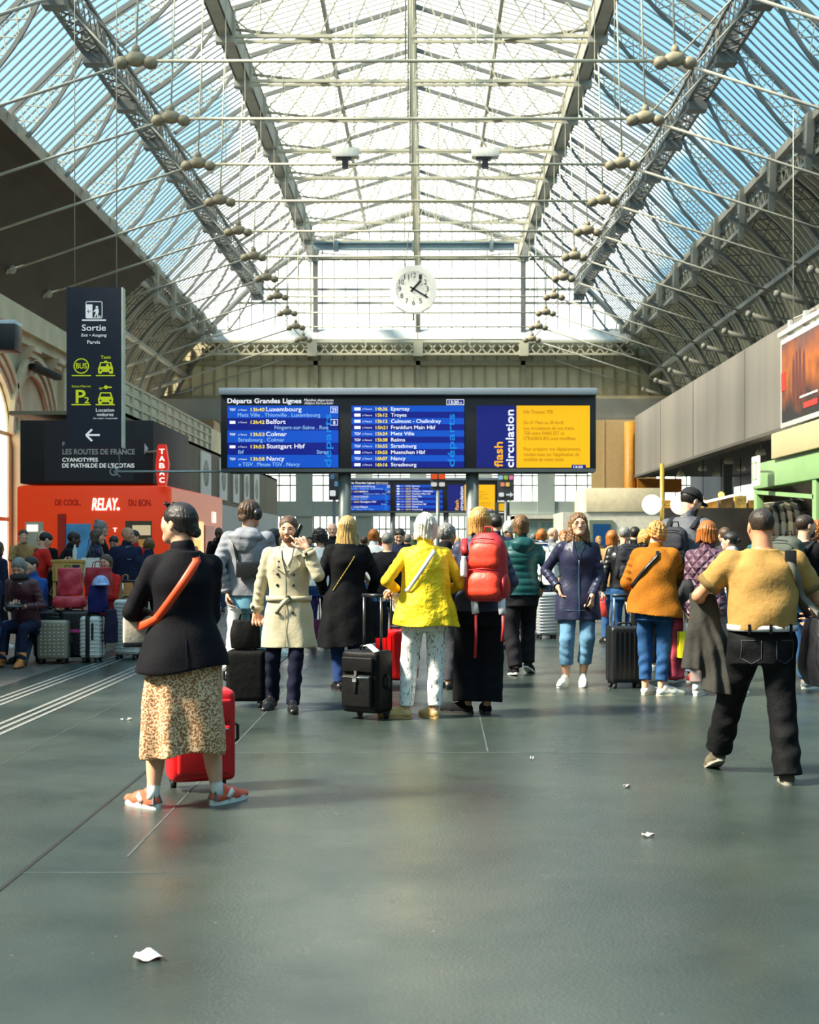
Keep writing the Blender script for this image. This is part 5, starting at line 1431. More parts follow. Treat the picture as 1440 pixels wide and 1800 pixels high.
        return s
    def skirt(s, mat, hem=.23, fit=.02, flare=.05, folds=(9, .012), waist=.60, name='skirt', wr=.003, hemfn=None, squash=1.0, vox=None):
        h = s.h; zz, cx, cy, w, d = s.rings(fit, hem * h, waist * h, flare)
        d = d * squash
        lo, hi = s.bounds([(cx.min() - w.max(), cy.min() - d.max(), zz[0]), (cx.max() + w.max(), cy.max() + d.max(), zz[-1])], .06)
        F_ = Fld(lo, hi, vox or s.vox)
        F_.loft(zz, cx, cy, w, d, k=0, folds=(folds[0], folds[1], waist * h), wr=wr, ph=s.X, hem=hemfn)
        V, Q = F_.mesh(); s.bottom = np_mesh(name, V, Q, mat, s.root); return s
    def shoes(s, mat, sole=None, kind='shoe', toe=.0, st=.022, collar=.0, width=1.0):
        k = s.h / 1.75; sole = sole or RUB_K
        for n in 'LR':
            b, Rt = s.__dict__['foot' + n]; an = s.J['an' + n]
            T = lambda p: b + Rt @ (np.array(p, float) * k)
            cs = [T((x * .05, y, z)) for x in (-1, 1) for y in (-.22, .14) for z in (-.01, .06)] + [an]
            lo, hi = s.bounds(cs, .06 + collar); F_ = Fld(lo, hi, min(s.vox, .007))
            F_.cone(T((0, -.155, .036)), T((0, -.02, .034)), .040 * k * width, .044 * k * width, .02)
            F_.cone(T((0, -.02, .030)), T((.0, .068 + toe, .024)), .045 * k * width, .032 * k * width, .02)
            F_.cone(T((0, -.15, .05)), T((0, -.12, .085)), .034 * k, .036 * k, .02); F_.cone(T((0, -.10, .075)), T((0, -.02, .045)), .034 * k, .036 * k, .02)
            if collar: F_.cone(T((0, -.115, .06)), an + unit(s.J['kn' + n] - an) * collar, .046 * k, .048 * k, .015)
            nrm = Rt[:, 2]; F_.cut(lambda x, y, z: (b[0] - x) * nrm[0] + (b[1] - y) * nrm[1] + (b[2] - z) * nrm[2] + st * .7 * k)
            V, Q = F_.mesh(); o = np_mesh('shoe' if kind != 'boot' else 'boot', V, Q, mat, s.root)
            mb = MB(); out = []
            for a in np.linspace(0, 2 * math.pi, 25)[:-1]:
                c, sn = math.cos(a), math.sin(a)
                y = (-.055 + .148 * c + toe * .5 * (1 + c)); hw = (.047 if c > -.2 else .043) * width * (1 - .12 * max(c, 0) ** 3)
                out.append((hw * np.sign(sn) * abs(sn) ** .7, y))
            m_ = len(out); vs = [T((x, y, 0)) for x, y in out] + [T((x * .96, y * .99, st)) for x, y in out]
            mb.add(vs, [tuple(range(m_))[::-1], tuple(range(m_, 2 * m_))] + [(i, (i + 1) % m_, m_ + (i + 1) % m_, m_ + i) for i in range(m_)])
            mb.build('sole', sole, o)
        return s
    def laces(s, mat, n_=4):
        k = s.h / 1.75
        for n in 'LR':
            b, Rt = s.__dict__['foot' + n]; mb = MB()
            for i in range(n_):
                y = -.065 + .022 * i; z = .088 - .012 * i
                p = [b + Rt @ (np.array([x, y, z - abs(x) * .3]) * k) for x in (-.026, 0, .026)]
                mb.tube(p, .004 * k, 5)
            mb.build('lace', mat, s.root)
        return s
    def socks(s, mat, top=.11, r=.042):
        k = s.h / 1.75
        for n in 'LR':
            an, kn = s.J['an' + n], s.J['kn' + n]; u = unit(kn - an)
            MB().tube([an - u * .03, an + u * .02, an + u * top * .8, an + u * top], [r * k * .95, r * k * .92, r * k, r * k * 1.06], 16).build('sock', mat, s.root)
        return s
    # ------------------------------------------------------------ hair
    def hair(s, mat, kind='short', length=.45, width=.40, vol=1.0, front=True, amp=.012, n=22, vox=None, name='hair', bun=None, fringe=0.0, depth=.36, wend=None, curl=0.0, back=0.0):
        hh, R_ = s.hh, s.hR; c = s.J['head']
        ext = max(.62, length + .25) * hh
        lo, hi = c - ext - .03, c + .62 * hh + .03
        lo[:2] = c[:2] - .72 * hh; hi[:2] = c[:2] + .72 * hh
        F_ = Fld(lo, hi, vox or min(s.vox, .007))
        iv = R_.T
        def loc(x, y, z):
            px, py, pz = x - c[0], y - c[1], z - c[2]
            return [(iv[i, 0] * px + iv[i, 1] * py + iv[i, 2] * pz) / hh for i in range(3)]
        wend = width if wend is None else wend
        def fn(x, y, z):
            u, v, w = loc(x, y, z)
            r = np.array((.365, .455, .405)) * vol
            k0 = np.sqrt((u / r[0]) ** 2 + ((v + .055) / r[1]) ** 2 + ((w - .125) / r[2]) ** 2)
            d = (k0 - 1) * .38
            if kind in ('bob', 'long'):
                f = np.clip((.12 - w) / (length + .12), 0, 1)
                W_ = width * vol + (wend - width) * f; D_ = depth * vol * (1 - .12 * f); Yc = -.10 - back * f
                q = (np.sqrt((u / W_) ** 2 + ((v - Yc) / D_) ** 2) - 1) * np.minimum(W_, D_)
                q = np.maximum(q, w - .14); q = np.maximum(q, -length - w - .05 * np.sin(9 * u) - .03 * np.sin(23 * u + 2))
                h = np.clip(.5 + .5 * (d - q) / .08, 0, 1); d = d * (1 - h) + q * h - .08 * h * (1 - h)
            a = np.arctan2(u, v + .1)
            d = d + amp * np.sin(n * a + 3 * np.sin(3 * w + 2 * a)) + amp * .5 * np.sin(n * 2.3 * a + 5 * w)
            if curl: d = d + curl * (np.sin(19 * u + 4 * np.sin(7 * w)) * np.sin(21 * w + 3 * np.sin(9 * v)) + .6 * np.sin(31 * v + 17 * u))
            # hairline: face, and nothing under the jaw for short cuts
            face = (np.sqrt((u / (.27 if kind == 'short' else .255)) ** 2 + ((v - .42) / .36) ** 2 + ((w + .16) / (.40 - fringe)) ** 2) - 1) * .3
            d = np.maximum(d, -face)
            if kind == 'short':
                d = np.maximum(d, (-.24 - w) + np.maximum(v + .1, 0) * .9)
                ear = (np.sqrt(((np.abs(u) - .34) / .09) ** 2 + ((v - .0) / .12) ** 2 + ((w + .06) / .16) ** 2) - 1) * .09
                d = np.maximum(d, -ear)
            return d * hh
        F_.add(fn, lo, hi, 0)
        if bun is not None:
            for (p, rr) in bun: F_.ell(s.hl(p), np.array(rr) * hh if hasattr(rr, '__len__') else np.full(3, rr * hh), .012, 'u', R_, wr=.003)
        V, Q = F_.mesh(); s.hairo = np_mesh(name, V, Q, mat, s.root); return s
    def beard(s, mat, full=1.0):
        hh, c, iv = s.hh, s.J['head'], s.hR.T
        F_ = Fld(c - .7 * hh, c + .55 * hh, .0045)
        def fn(x, y, z):
            px, py, pz = x - c[0], y - c[1], z - c[2]
            u, v, w = [(iv[i, 0] * px + iv[i, 1] * py + iv[i, 2] * pz) / hh for i in range(3)]
            d = (np.sqrt((u / .285) ** 2 + ((v - .12) / .292) ** 2 + ((w + .14) / .41) ** 2) - 1) * .28
            q = (np.sqrt((u / .175) ** 2 + ((v - .27) / .16) ** 2 + ((w + .38) / .155) ** 2) - 1) * .13
            h = np.clip(.5 + .5 * (d - q) / .06, 0, 1); d = d * (1 - h) + q * h - .06 * h * (1 - h)
            d = d + .006 * np.sin(60 * u + 40 * w) * np.sin(50 * v - 30 * w)
            line_ = w + .20 - np.maximum(np.abs(u) - .12, 0) * .9 * full          # below this line
            d = np.maximum(d, line_); d = np.maximum(d, .02 - v)
            mouth = (np.sqrt((u / .105) ** 2 + ((v - .40) / .2) ** 2 + ((w + .265) / .045) ** 2) - 1) * .045
            return np.maximum(d, -mouth) * hh
        F_.add(fn, c - .7 * hh, c + .5 * hh, 0)
        V, Q = F_.mesh(); np_mesh('beard', V, Q, mat, s.root); return s
    def glasses(s, mat, dark=False):
        mb = MB(); hh = s.hh
        for sg in (-1, 1):
            mb.tube([s.hl((sg * .145 + .095 * math.cos(a), .40 - .03 * abs(sg * .145 + .095 * math.cos(a)), -.005 + .075 * math.sin(a))) for a in np.linspace(0, 2 * math.pi, 17)[:-1]], .010 * hh, 5, closed=True)
            mb.tube([s.hl((sg * .24, .385, .02)), s.hl((sg * .345, .0, .03))], .010 * hh, 5)
        mb.tube([s.hl((-.05, .40, .01)), s.hl((0, .41, .02)), s.hl((.05, .40, .01))], .010 * hh, 5)
        o = mb.build('glasses', mat, s.root)
        if dark:
            l = MB()
            for sg in (-1, 1): l.ball(s.hl((sg * .145, .405, -.005)), (.085 * hh, .012 * hh, .07 * hh), 10, 6)
            l.build('lens', M('dark_lens', (16, 16, 18), .15, var=0), o)
        return s
    def world(s, p):
        c, sn = math.cos(s.yaw), math.sin(s.yaw); return Vector((s.X + c * p[0] - sn * p[1], s.Y + sn * p[0] + c * p[1], p[2]))

def ribbon(mb, pts, width, thick, nrm, closed=False):
    """flat strap along pts; nrm(i, p) gives the outward normal"""
    pts = [np.array(p, float) for p in pts]; N = len(pts); vs = []
    for i, p in enumerate(pts):
        d = unit((pts[(i + 1) % N] if closed else pts[min(i + 1, N - 1)]) - (pts[i - 1] if (closed or i) else pts[0]))
        n = unit(nrm(i, p)); b = unit(np.cross(d, n)); n = unit(np.cross(b, d))
        for q in (-b * width / 2, b * width / 2): vs.append(p + q)
        for q in (b * width / 2, -b * width / 2): vs.append(p + q + n * thick)
    fs = []
    for i in range(N if closed else N - 1):
        a, c = i * 4, ((i + 1) % N) * 4
        for k in range(4): fs.append((a + k, a + (k + 1) % 4, c + (k + 1) % 4, c + k))
    if not closed: fs += [(3, 2, 1, 0), tuple((N - 1) * 4 + k for k in range(4))]
    mb.add(vs, fs, True); return mb
# ================================================================ luggage
def shell(w, d, h, z0, r, mat, name, parent, nx=0):
    mb = MB(); mb.box(-w / 2, w / 2, -d / 2, d / 2, z0, z0 + h); return mb.build(name, mat, parent, bevel=r, seg=4)
GUN = M('gun_metal', (70, 72, 76), .35, metal=.7); CHROME = M('chrome', (200, 202, 204), .25, metal=.9); RUBBER = M('rubber', (22, 22, 24), .6); PLASTIC = M('black_plastic', (18, 18, 20), .4)
def suitcase(label, X, Y, yaw, w, d, h, mat, style='plain', handle=.0, tilt=0.0, wheels=4, tube=None, trim=None, group=None, cat='suitcase', tiltx=0.0):
    r_ = thing('suitcase', label, cat, (X, Y, 0), R(yaw), group)
    if tilt or tiltx: r_.rotation_euler = (R(tiltx), R(tilt), R(yaw))
    z0 = .055
    b = shell(w, d, h - z0, z0, min(.05, d * .2), mat, 'shell', r_)
    if style == 'rib':
        n = int((h - z0) / .045)
        for sy in (-1, 1):
            mb = MB()
            for i in range(1, n):
                z = z0 + (h - z0) * i / n; mb.tube([(-w * .43, sy * (d / 2 - .002), z), (w * .43, sy * (d / 2 - .002), z)], .008, 6)
            mb.build('ribs', mat, b)
        for sx in (-1, 1):
            mb = MB()
            for i in range(1, n):
                z = z0 + (h - z0) * i / n; mb.tube([(sx * (w / 2 - .002), -d * .4, z), (sx * (w / 2 - .002), d * .4, z)], .008, 6)
            mb.build('ribs', mat, b)
    if style == 'vrib':
        mb = MB()
        for i in range(1, 7):
            x = -w / 2 + w * i / 7
            mb.box(x - .008, x + .008, -d / 2 - .005, -d / 2 + .01, z0 + .05, h - .05)
        mb.build('ribs', mat, b, bevel=.003)
    if style == 'dots':
        mb = MB()
        for i in range(6):
            for j in range(9): mb.ball((-w * .36 + w * .72 * i / 5, -d / 2, z0 + .06 + (h - z0 - .12) * j / 8), .011, 8, 5)
        mb.build('studs', M('stud_metal', (206, 200, 186), .3, metal=.5), b)
    if style == 'soft':
        m2 = trim or PLASTIC
        MB().box(-w * .40, w * .40, -d / 2 - .045, -d / 2, z0 + .05, z0 + (h - z0) * .62).build('front_pocket', mat, b, bevel=.02, seg=3)
        MB().box(-w * .42, w * .42, -d / 2 - .03, -d / 2, z0 + (h - z0) * .66, h - .05).build('top_pocket', mat, b, bevel=.015, seg=3)
        mb = MB(); mb.tube([(-w * .36, -d / 2 - .046, z0 + (h - z0) * .58), (w * .36, -d / 2 - .046, z0 + (h - z0) * .58)], .005, 5); mb.build('zip', CHROME, b)
        mb = MB(); ribbon(mb, [(0, -d / 2 - .05, z0 + .3 * h), (0, -d / 2 - .052, z0 + .48 * h), (0, -d / 2 - .04, z0 + .62 * h)], .028, .006, lambda i, p: (0, -1, 0)); mb.build('strap', RUBBER, b)
        MB().box(-.02, .02, -d / 2 - .066, -d / 2 - .05, z0 + .46 * h, z0 + .51 * h).build('buckle', CHROME, b, bevel=.004)
    if style != 'soft':
        mb = MB(); zz = z0 + .02
        mb.box(-w / 2 - .004, w / 2 + .004, -.012, .012, zz, h + .004); mb.build('zip_seam', trim or GUN, b, bevel=.002)
    # wheels
    for sx in (-1, 1):
        for sy in ((-1, 1) if wheels == 4 else (1,)):
            x, y = sx * (w / 2 - .045), sy * (d / 2 - .04)
            MB().box(x - .022, x + .022, y - .02, y + .02, .035, z0 + .012).build('wheel_fork', PLASTIC, r_, bevel=.005)
            mb = MB(); mb.tube([(x - .016, y, .027), (x + .016, y, .027)], .027, 14); o = mb.build('wheel', RUBBER, r_)
            MB().tube([(x - .018, y, .027), (x + .018, y, .027)], .011, 10).build('hub', CHROME if tube else GUN, o)
    mb = MB(); mb.tube([(-.07, 0, h), (-.06, 0, h + .03), (.06, 0, h + .03), (.07, 0, h)], .011, 8); mb.build('carry_handle', PLASTIC, r_)
    mb = MB(); mb.tube([(w / 2, -.0, h * .45), (w / 2 + .03, 0, h * .48), (w / 2 + .03, 0, h * .62), (w / 2, 0, h * .65)], .010, 8); mb.build('side_handle', PLASTIC, r_)
    if handle:
        y = d / 2 - .05
        hh = MB(); 
        for x in (-.085, .085): hh.tube([(x, y, h - .02), (x, y, h + handle)], .011, 8)
        th = hh.build('trolley_handle', tube or GUN, r_)
        MB().tube([(-.10, y, h + handle), (.10, y, h + handle)], .016, 10).build('grip', PLASTIC, th)
    return r_
def soft_bag(label, loc, yaw, w, d, h, mat, name='bag', cat='bag', handles=None, group=None, taper=.1, wr=.006, sag=0.0, parent_off=(0, 0, 0), vox=.009, rope=None, tilt=0):
    """slumped cloth or plastic bag; loc is the middle of its base"""
    r_ = thing(name, label, cat, loc, R(yaw), group); r_.rotation_euler = (0, R(tilt), R(yaw))
    F_ = Fld((-w / 2 - .05, -d / 2 - .05, -.02), (w / 2 + .05, d / 2 + .05, h + .03), vox)
    zs = np.linspace(0, h, 7); f = zs / h
    W_ = w / 2 * (1 - taper * f) * (.92 + .10 * np.sin(np.pi * f)); D_ = d / 2 * (1 - sag * f) * (.9 + .16 * np.sin(np.pi * f))
    F_.loft(zs, np.zeros(7), np.zeros(7), W_, D_, k=0, wr=wr, ph=loc[0] * 5, pw=3.2)
    np_mesh('body', *F_.mesh(), mat, r_)
    if handles:
        for sy in (-1, 1):
            mb = MB(); a = w * .2
            mb.tube([(-a, sy * D_[-1] * .5, h - .01), (-a * .8, sy * D_[-1] * .4, h + handles * .8), (0, sy * D_[-1] * .2, h + handles), (a * .8, sy * D_[-1] * .4, h + handles * .8), (a, sy * D_[-1] * .5, h - .01)], .006, 6)
            mb.build('handle', rope or mat, r_)
    return r_
def box_bag(label, loc, yaw, w, d, h, mat, name='bag', cat='bag', handles=0.0, rope=None, flare=.0, group=None):
    """stiff paper bag with side folds"""
    r_ = thing(name, label, cat, loc, R(yaw), group)
    a, b = w / 2, d / 2; c, e = a + flare, b * .8
    vs = [(-a, -b, 0), (a, -b, 0), (a, b, 0), (-a, b, 0), (-c, -e, h), (c, -e, h), (c, e, h), (-c, e, h), (a * .94, 0, h * .5), (-a * .94, 0, h * .5), (c * .9, 0, h), (-c * .9, 0, h), (a, 0, 0), (-a, 0, 0)]
    fs = [(0, 1, 5, 4), (3, 7, 6, 2), (0, 13, 3, 2, 12, 1), (1, 12, 8, 10, 5), (12, 2, 6, 10, 8), (0, 4, 11, 9, 13), (13, 9, 11, 7, 3)]
    o = MB().add(vs, fs).build('body', mat, r_)
    md = o.modifiers.new('thick', 'SOLIDIFY'); md.thickness = .003
    if handles:
        for sy in (-1, 1):
            q = w * .22
            mb = MB(); mb.tube([(-q, sy * e, h - .02), (-q * .7, sy * e * .7, h + handles * .8), (0, sy * e * .4, h + handles), (q * .7, sy * e * .7, h + handles * .8), (q, sy * e, h - .02)], .004, 6); mb.build('handle', rope or mat, r_)
    return r_
def backpack(label, p, zb, w, d, h, mat, mat2, off=.0, pk=True, yaw=0, tilt=0, top=None, body=None):
    """rucksack on a person's back; zb = height of its base; sits behind the coat"""
    zc = zb + h * .5; s0 = p.surf(p.cx(zc), zc, False, 0)
    loc = p.world((p.cx(zc) + off, s0[1] - d * .42, zb))
    r_ = thing('backpack', label, 'backpack', loc, p.yaw + R(yaw)); r_.rotation_euler = (R(tilt), 0, p.yaw + R(yaw))
    F_ = Fld((-w / 2 - .06, -d / 2 - .1, -.03), (w / 2 + .06, d / 2 + .05, h + .05), .008)
    zs = np.array([0, .06, .25, .5, .75, .92, 1.0]) * h
    F_.loft(zs, np.zeros(7), np.zeros(7), w / 2 * np.array([.80, .96, 1.0, .98, .92, .72, .42]), d / 2 * np.array([.75, .95, 1.0, .95, .85, .66, .4]), k=0, wr=.003, ph=1.0, pw=2.8)
    b = np_mesh('body', *F_.mesh(), body or mat, r_)
    if pk:
        F_ = Fld((-w / 2 - .02, -d - .05, -.02), (w / 2 + .02, .05, h), .007)
        zs = np.array([.05, .09, .22, .36, .43]) * h
        F_.loft(zs, np.zeros(5), -d * .40 * np.ones(5), w * .40 * np.array([.75, .95, 1, .95, .7]), d * .27 * np.array([.6, .9, 1, .8, .5]), k=0, wr=.002, pw=2.8)
        F_.loft(np.array([.47, .51, .65, .82, .88]) * h, np.zeros(5), -d * .36 * np.ones(5), w * .38 * np.array([.8, .95, 1, .85, .5]), d * .23 * np.array([.6, .9, 1, .7, .4]), k=.01, wr=.002, pw=2.8)
        np_mesh('front_pocket', *F_.mesh(), mat, b)
        mb = MB()
        for z, q in ((.46, .36), (.90, .30)): mb.tube([(-w * q, -d * .52, z * h), (0, -d * .60, z * h + .012), (w * q, -d * .52, z * h)], .005, 5)
        mb.tube([(-w * .40, -d * .3, .12 * h), (-w * .43, -d * .33, .5 * h), (-w * .34, -d * .33, .86 * h)], .005, 5); mb.build('zip', mat2, b)
        for sx in (-1, 1):
            F_ = Fld((-w, -d, 0), (w, d, h * .5), .007)
            F_.ell((sx * w * .47, -d * .05, .22 * h), (w * .10, d * .36, .19 * h), .01); np_mesh('side_pocket', *F_.mesh(), mat2, r_)
    mb = MB(); mb.tube([(-.04, d * .1, h * .98), (-.03, d * .1, h + .05), (.03, d * .1, h + .05), (.04, d * .1, h * .98)], .008, 6); mb.build('grab_handle', mat2, r_)
    # shoulder straps over the wearer's shoulders
    c, sn = math.cos(-p.yaw - R(yaw)), math.sin(-p.yaw - R(yaw))
    def to_loc(q):
        wv = p.world(q) - Vector(loc); return np.array([c * wv.x - sn * wv.y, sn * wv.x + c * wv.y, wv.z])
    for sg in (-1, 1):
        x = sg * .072 * p.h; zt = p.J['neck'][2] - .012; pts = []
        pts += [to_loc(p.surf(x * .9, zt - .10, False, .014))]
        pts += [to_loc(p.surf(x, zt - .045, False, .020)), to_loc(np.array([x, p.cy(zt), zt + .022])), to_loc(p.surf(x, zt - .045, True, .020)), to_loc(p.surf(x * 1.1, zt - .16, True, .016)), to_loc(p.surf(x * 1.45, zt - .30, True, .012))]
        mb = MB(); ribbon(mb, pts, .055, .010, lambda i, q: (0, -1, .3) if i < 2 else ((0, 0, 1) if i == 2 else (0, 1, .2)))
        mb.build('shoulder_strap', mat2, r_)
    return r_
# ================================================================ the people
SIGN = lambda yaw: (math.cos(R(yaw)), math.sin(R(yaw)))
def spot(px, foot, top):
    Y = floor_y(foot); X = (px - VX) * Y / FPX
    return X, Y, CAMH + (VY - top) * Y / FPX
def LC(X, Y, yaw, px, py, dy=0.0):
    """photo point at depth Y + dy, in the figure's own axes"""
    w = P(px, py, Y + dy); c, s = SIGN(yaw); dx, dY = w.x - X, w.y - Y
    return np.array([c * dx + s * dY, -s * dx + c * dY, w.z])
BLK = cloth('black', (13, 13, 17)); BLKC = cloth('black_coat', (13, 13, 15), .8); NVY = cloth('navy', (30, 34, 56)); DEN = cloth('denim', (44, 80, 124), .85, .22, vs=14); DENL = cloth('denim_light', (98, 136, 164), .85, .2, vs=12); DEND = cloth('denim_dark', (18, 21, 40), .85)
LEA_K = M('leather_black', (24, 24, 26), .35, bump=.15, bs=60); LEA_B = M('leather_brown', (176, 96, 44), .4, bump=.1, bs=50); CANW = M('canvas_white', (236, 230, 216), .6, var=.05)
H_BR = hairm('brown', (66, 48, 34)); H_DK = hairm('dark', (26, 22, 20)); H_BL = hairm('blonde', (206, 172, 112), (150, 112, 62)); H_GO = hairm('golden', (206, 162, 92), (158, 112, 54)); H_OR = hairm('auburn', (190, 112, 46), (122, 66, 24)); H_GY = hairm('grey', (150, 146, 138), (92, 90, 86)); H_WH = hairm('white', (226, 220, 206), (180, 172, 158)); H_LB = hairm('light_brown', (132, 94, 58), (84, 58, 36))

# ---- 1 woman in a black blazer, near left
yaw = 16
X, Y, zt = spot(322, 1418, 881); h = zt - .012
p = Person(X, Y, h, yaw, 'woman in black blazer and leopard print skirt seen from behind', 'f', .0065, bulk=1.08, head=(-48, 4),
    feet=dict(L=dict(x=-.16, y=.0, yaw=-32), R=dict(x=.185, y=.02, yaw=50)), sh_drop=.01,
    hands=dict(L=dict(p=(-.13, .26, 1.00), D=(.5, .85, .05), N=(.3, 0, -1), curl=.7, pole=(-1.0, -.9, -.3)), R=dict(p=(.05, .27, 1.06), D=(-.8, .5, .2), N=(-.5, 0, -1), curl=.6, pole=(.25, -.35, -1))))
p.body(face=True)
p.top(cloth('blazer', (15, 14, 19), .8, bump=.12, bs=60), hem=.455, fit=.030, flare=.058, name='blazer', sr=(.066, .058, .050), collar=(.022, .066), wr=.003, swr=.003, hemfn=lambda x, y: .455 * h + .025 * np.sin(x * 9) + .02 * np.clip(-x, -.1, .3))
mb = MB(); ribbon(mb, [p.surf(0, z, False, .001) for z in np.linspace(.456 * h, .56 * h, 5)], .006, .003, lambda i, q: (0, -1, 0)); mb.build('vent', BLK, p.topo)
lm = bpy.data.materials.new('leopard'); lm.use_nodes = True; t = lm.node_tree; b = t.nodes['Principled BSDF']
tc = t.nodes.new('ShaderNodeTexCoord'); nz_ = t.nodes.new('ShaderNodeTexNoise'); nz_.inputs['Scale'].default_value = 26; t.links.new(tc.outputs['Object'], nz_.inputs['Vector'])
av = t.nodes.new('ShaderNodeVectorMath'); av.operation = 'MULTIPLY_ADD'; av.inputs[1].default_value = (.030,) * 3; t.links.new(nz_.outputs['Color'], av.inputs[0]); t.links.new(tc.outputs['Object'], av.inputs[2])
vo = t.nodes.new('ShaderNodeTexVoronoi'); vo.inputs['Scale'].default_value = 84; t.links.new(av.outputs[0], vo.inputs['Vector'])
cr = t.nodes.new('ShaderNodeValToRGB'); e = cr.color_ramp.elements; e[0].position = 0; e[0].color = rgb(176, 116, 62); e[1].position = 1; e[1].color = rgb(226, 190, 148)
q = e.new(.20); q.color = rgb(170, 104, 52); q = e.new(.30); q.color = rgb(126, 80, 46); q = e.new(.45); q.color = rgb(140, 92, 54); q = e.new(.56); q.color = rgb(224, 188, 146)
t.links.new(vo.outputs['Distance'], cr.inputs[0]); t.links.new(cr.outputs[0], b.inputs['Base Color']); b.inputs['Roughness'].default_value = .7
p.skirt(lm, hem=.178, fit=.022, flare=.045, folds=(6, .020), waist=.56, wr=.003, hemfn=lambda x, y: .178 * h + .02 * np.sin(12 * x + 1))
p.socks(cloth('sock_white', (240, 238, 232), .9), top=.125, r=.040)
p.shoes(M('shoe_coral', (226, 96, 66), .6, var=.25, vs=18), RUB_W, toe=.012, st=.030); p.laces(RUB_W)
for n in 'LR':      # dark heel cups and pale side panels
    b, Rt = p.__dict__['foot' + n]; k = h / 1.75; T = lambda q: b + Rt @ (np.array(q, float) * k)
    mb = MB(); mb.add([T(q) for q in ((-.034, -.196, .03), (.034, -.196, .03), (.02, -.18, .085), (-.02, -.18, .085), (-.04, -.16, .03), (.04, -.16, .03))], [(0, 1, 2, 3), (1, 5, 2), (4, 0, 3)]); mb.build('heel_cup', M('heel_grey', (96, 96, 98), .5), p.root)
    for sg in (-1, 1): mb = MB(); ribbon(mb, [T((sg * .0455, -.10, .035)), T((sg * .044, -.075, .062)), T((sg * .036, -.05, .075))], .03, .003, lambda i, q: Rt @ np.array([sg, 0, .3])); mb.build('side_panel', CANW, p.root)
p.hair(H_DK, 'bob', length=.27, width=.355, depth=.385, front=False, amp=.005, n=30, bun=[((0.03, -.50, -.20), (.14, .13, .13)), ((0.0, -.44, -.08), (.16, .12, .12))], vol=1.0, wend=.20, back=.10)
sg_ = MB()
for sx in (-1, 1):
    sg_.tube([p.hl((sx * .15 + .10 * math.cos(a), .26 + .05 * math.sin(a), .44 + .06 * math.sin(a))) for a in np.linspace(0, 2 * math.pi, 15)[:-1]], .014 * p.hh, 5, closed=True); sg_.ball(p.hl((sx * .15, .26, .44)), (.085 * p.hh, .05 * p.hh, .05 * p.hh), 8, 5); sg_.tube([p.hl((sx * .25, .24, .42)), p.hl((sx * .37, -.08, .12))], .010 * p.hh, 5)
sg_.build('sunglasses', PLASTIC, p.root)
# her orange strap bag
ORS = M('strap_orange', (236, 74, 28), .5, var=.05)
bg_ = thing('shoulder_bag', 'cream shoulder bag on wide orange strap worn by the blazer woman', 'bag', p.world((-.20, .13, .86)), p.yaw)
bl = lambda q: np.array(q) - np.array((-.20, .13, .86))
MB().box(-.11, .11, -.045, .045, 0, .17).build('body', M('cream_leather', (216, 204, 180), .5, bump=.1), bg_, bevel=.02); MB().box(-.112, .112, -.048, .048, 0, .03).build('base_trim', LEA_K, bg_, bevel=.01)
mb = MB(); ribbon(mb, [bl((-.055 * 0 + .055, p.cy(1.38), p.J['neck'][2] + .025))] + [bl(q) for q in p.strap(1, .060, p.J['neck'][2] - .05, -.150, 1.02, False, .012, 12)] + [bl((-.215, -.02, .985)), bl((-.235, .06, .975)), (-.02, 0.0, .15)], .044, .006, lambda i, q: (0, -1, .15) if 0 < i < 13 else ((0, 0, 1) if i == 0 else (-1, -.6, 0))); mb.build('strap', ORS, bg_)
mb = MB(); ribbon(mb, [bl((.055, p.cy(1.38), p.J['neck'][2] + .025))] + [bl(q) for q in p.strap(1, .060, p.J['neck'][2] - .05, -.14, 1.04, True, .012, 10)] + [(.05, .0, .15)], .044, .006, lambda i, q: (0, 1, .15)); mb.build('strap', ORS, bg_)
suitcase('red suitcase standing in front of the leopard skirt woman', *[(q.x, q.y) for q in [P(352, 1400, 7.95)]][0], 18, .38, .24, .58, M('red_shell', (206, 26, 32), .35, var=.05), 'soft', .30, wheels=2, trim=PLASTIC)

# ---- 2 man in trench coat walking towards us
yaw = 180
X, Y, zt = spot(508, 1247, 906); h = zt - .005
L_ = lambda px, py, dy=0: LC(X, Y, yaw, px, py, dy)
p = Person(X, Y, h, yaw, 'bearded man in belted beige trench coat walking towards us', 'm', .0062, bulk=1.0, head=(3, -4),
    feet=dict(R=dict(x=.145, y=-.10, yaw=14, pitch=10), L=dict(x=-.05, y=.16, yaw=-6, pitch=0)),
    hands=dict(R=dict(p=L_(447, 1092, .12), D=(-.15, .1, -1), N=(-.2, 1, 0), curl=.95, pole=(.9, -.8, 0)), L=dict(p=L_(539, 963, -.22), D=(.58, .02, .81), N=(.3, -.9, -.35), curl=(.12, .9, 1.1, 1.2), pole=(-.5, -.05, -1.2))))
p.body(); p.face((54, 38, 28))
TR = cloth('trench', (182, 173, 146), .75, var=.05, bump=.25, bs=22)
p.top(TR, hem=.325, fit=.030, flare=.055, name='trench_coat', sr=(.070, .062, .054), folds=(5, .012), wr=.0045, swr=.005, cuff=None, neck=.835, pw=2.3)
p.belt(.575 * h, TR, .045, .010, 'belt')
mb = MB(); ribbon(mb, [p.ang(.575 * h, -4, .020), p.ang(.560 * h, 6, .03), p.ang(.535 * h, 16, .028), p.ang(.50 * h, 26, .02)], .042, .005, lambda i, q: (0, 1, 0)); mb.build('belt_tail', TR, p.root)
mb = MB(); c = p.ang(.575 * h, -2, .024); mb.tube([c + np.array([.022 * math.cos(a) * 1.0, 0, .028 * math.sin(a)]) for a in np.linspace(0, 2 * math.pi, 9)[:-1]], .005, 6, closed=True); mb.build('buckle', PLASTIC, p.root)
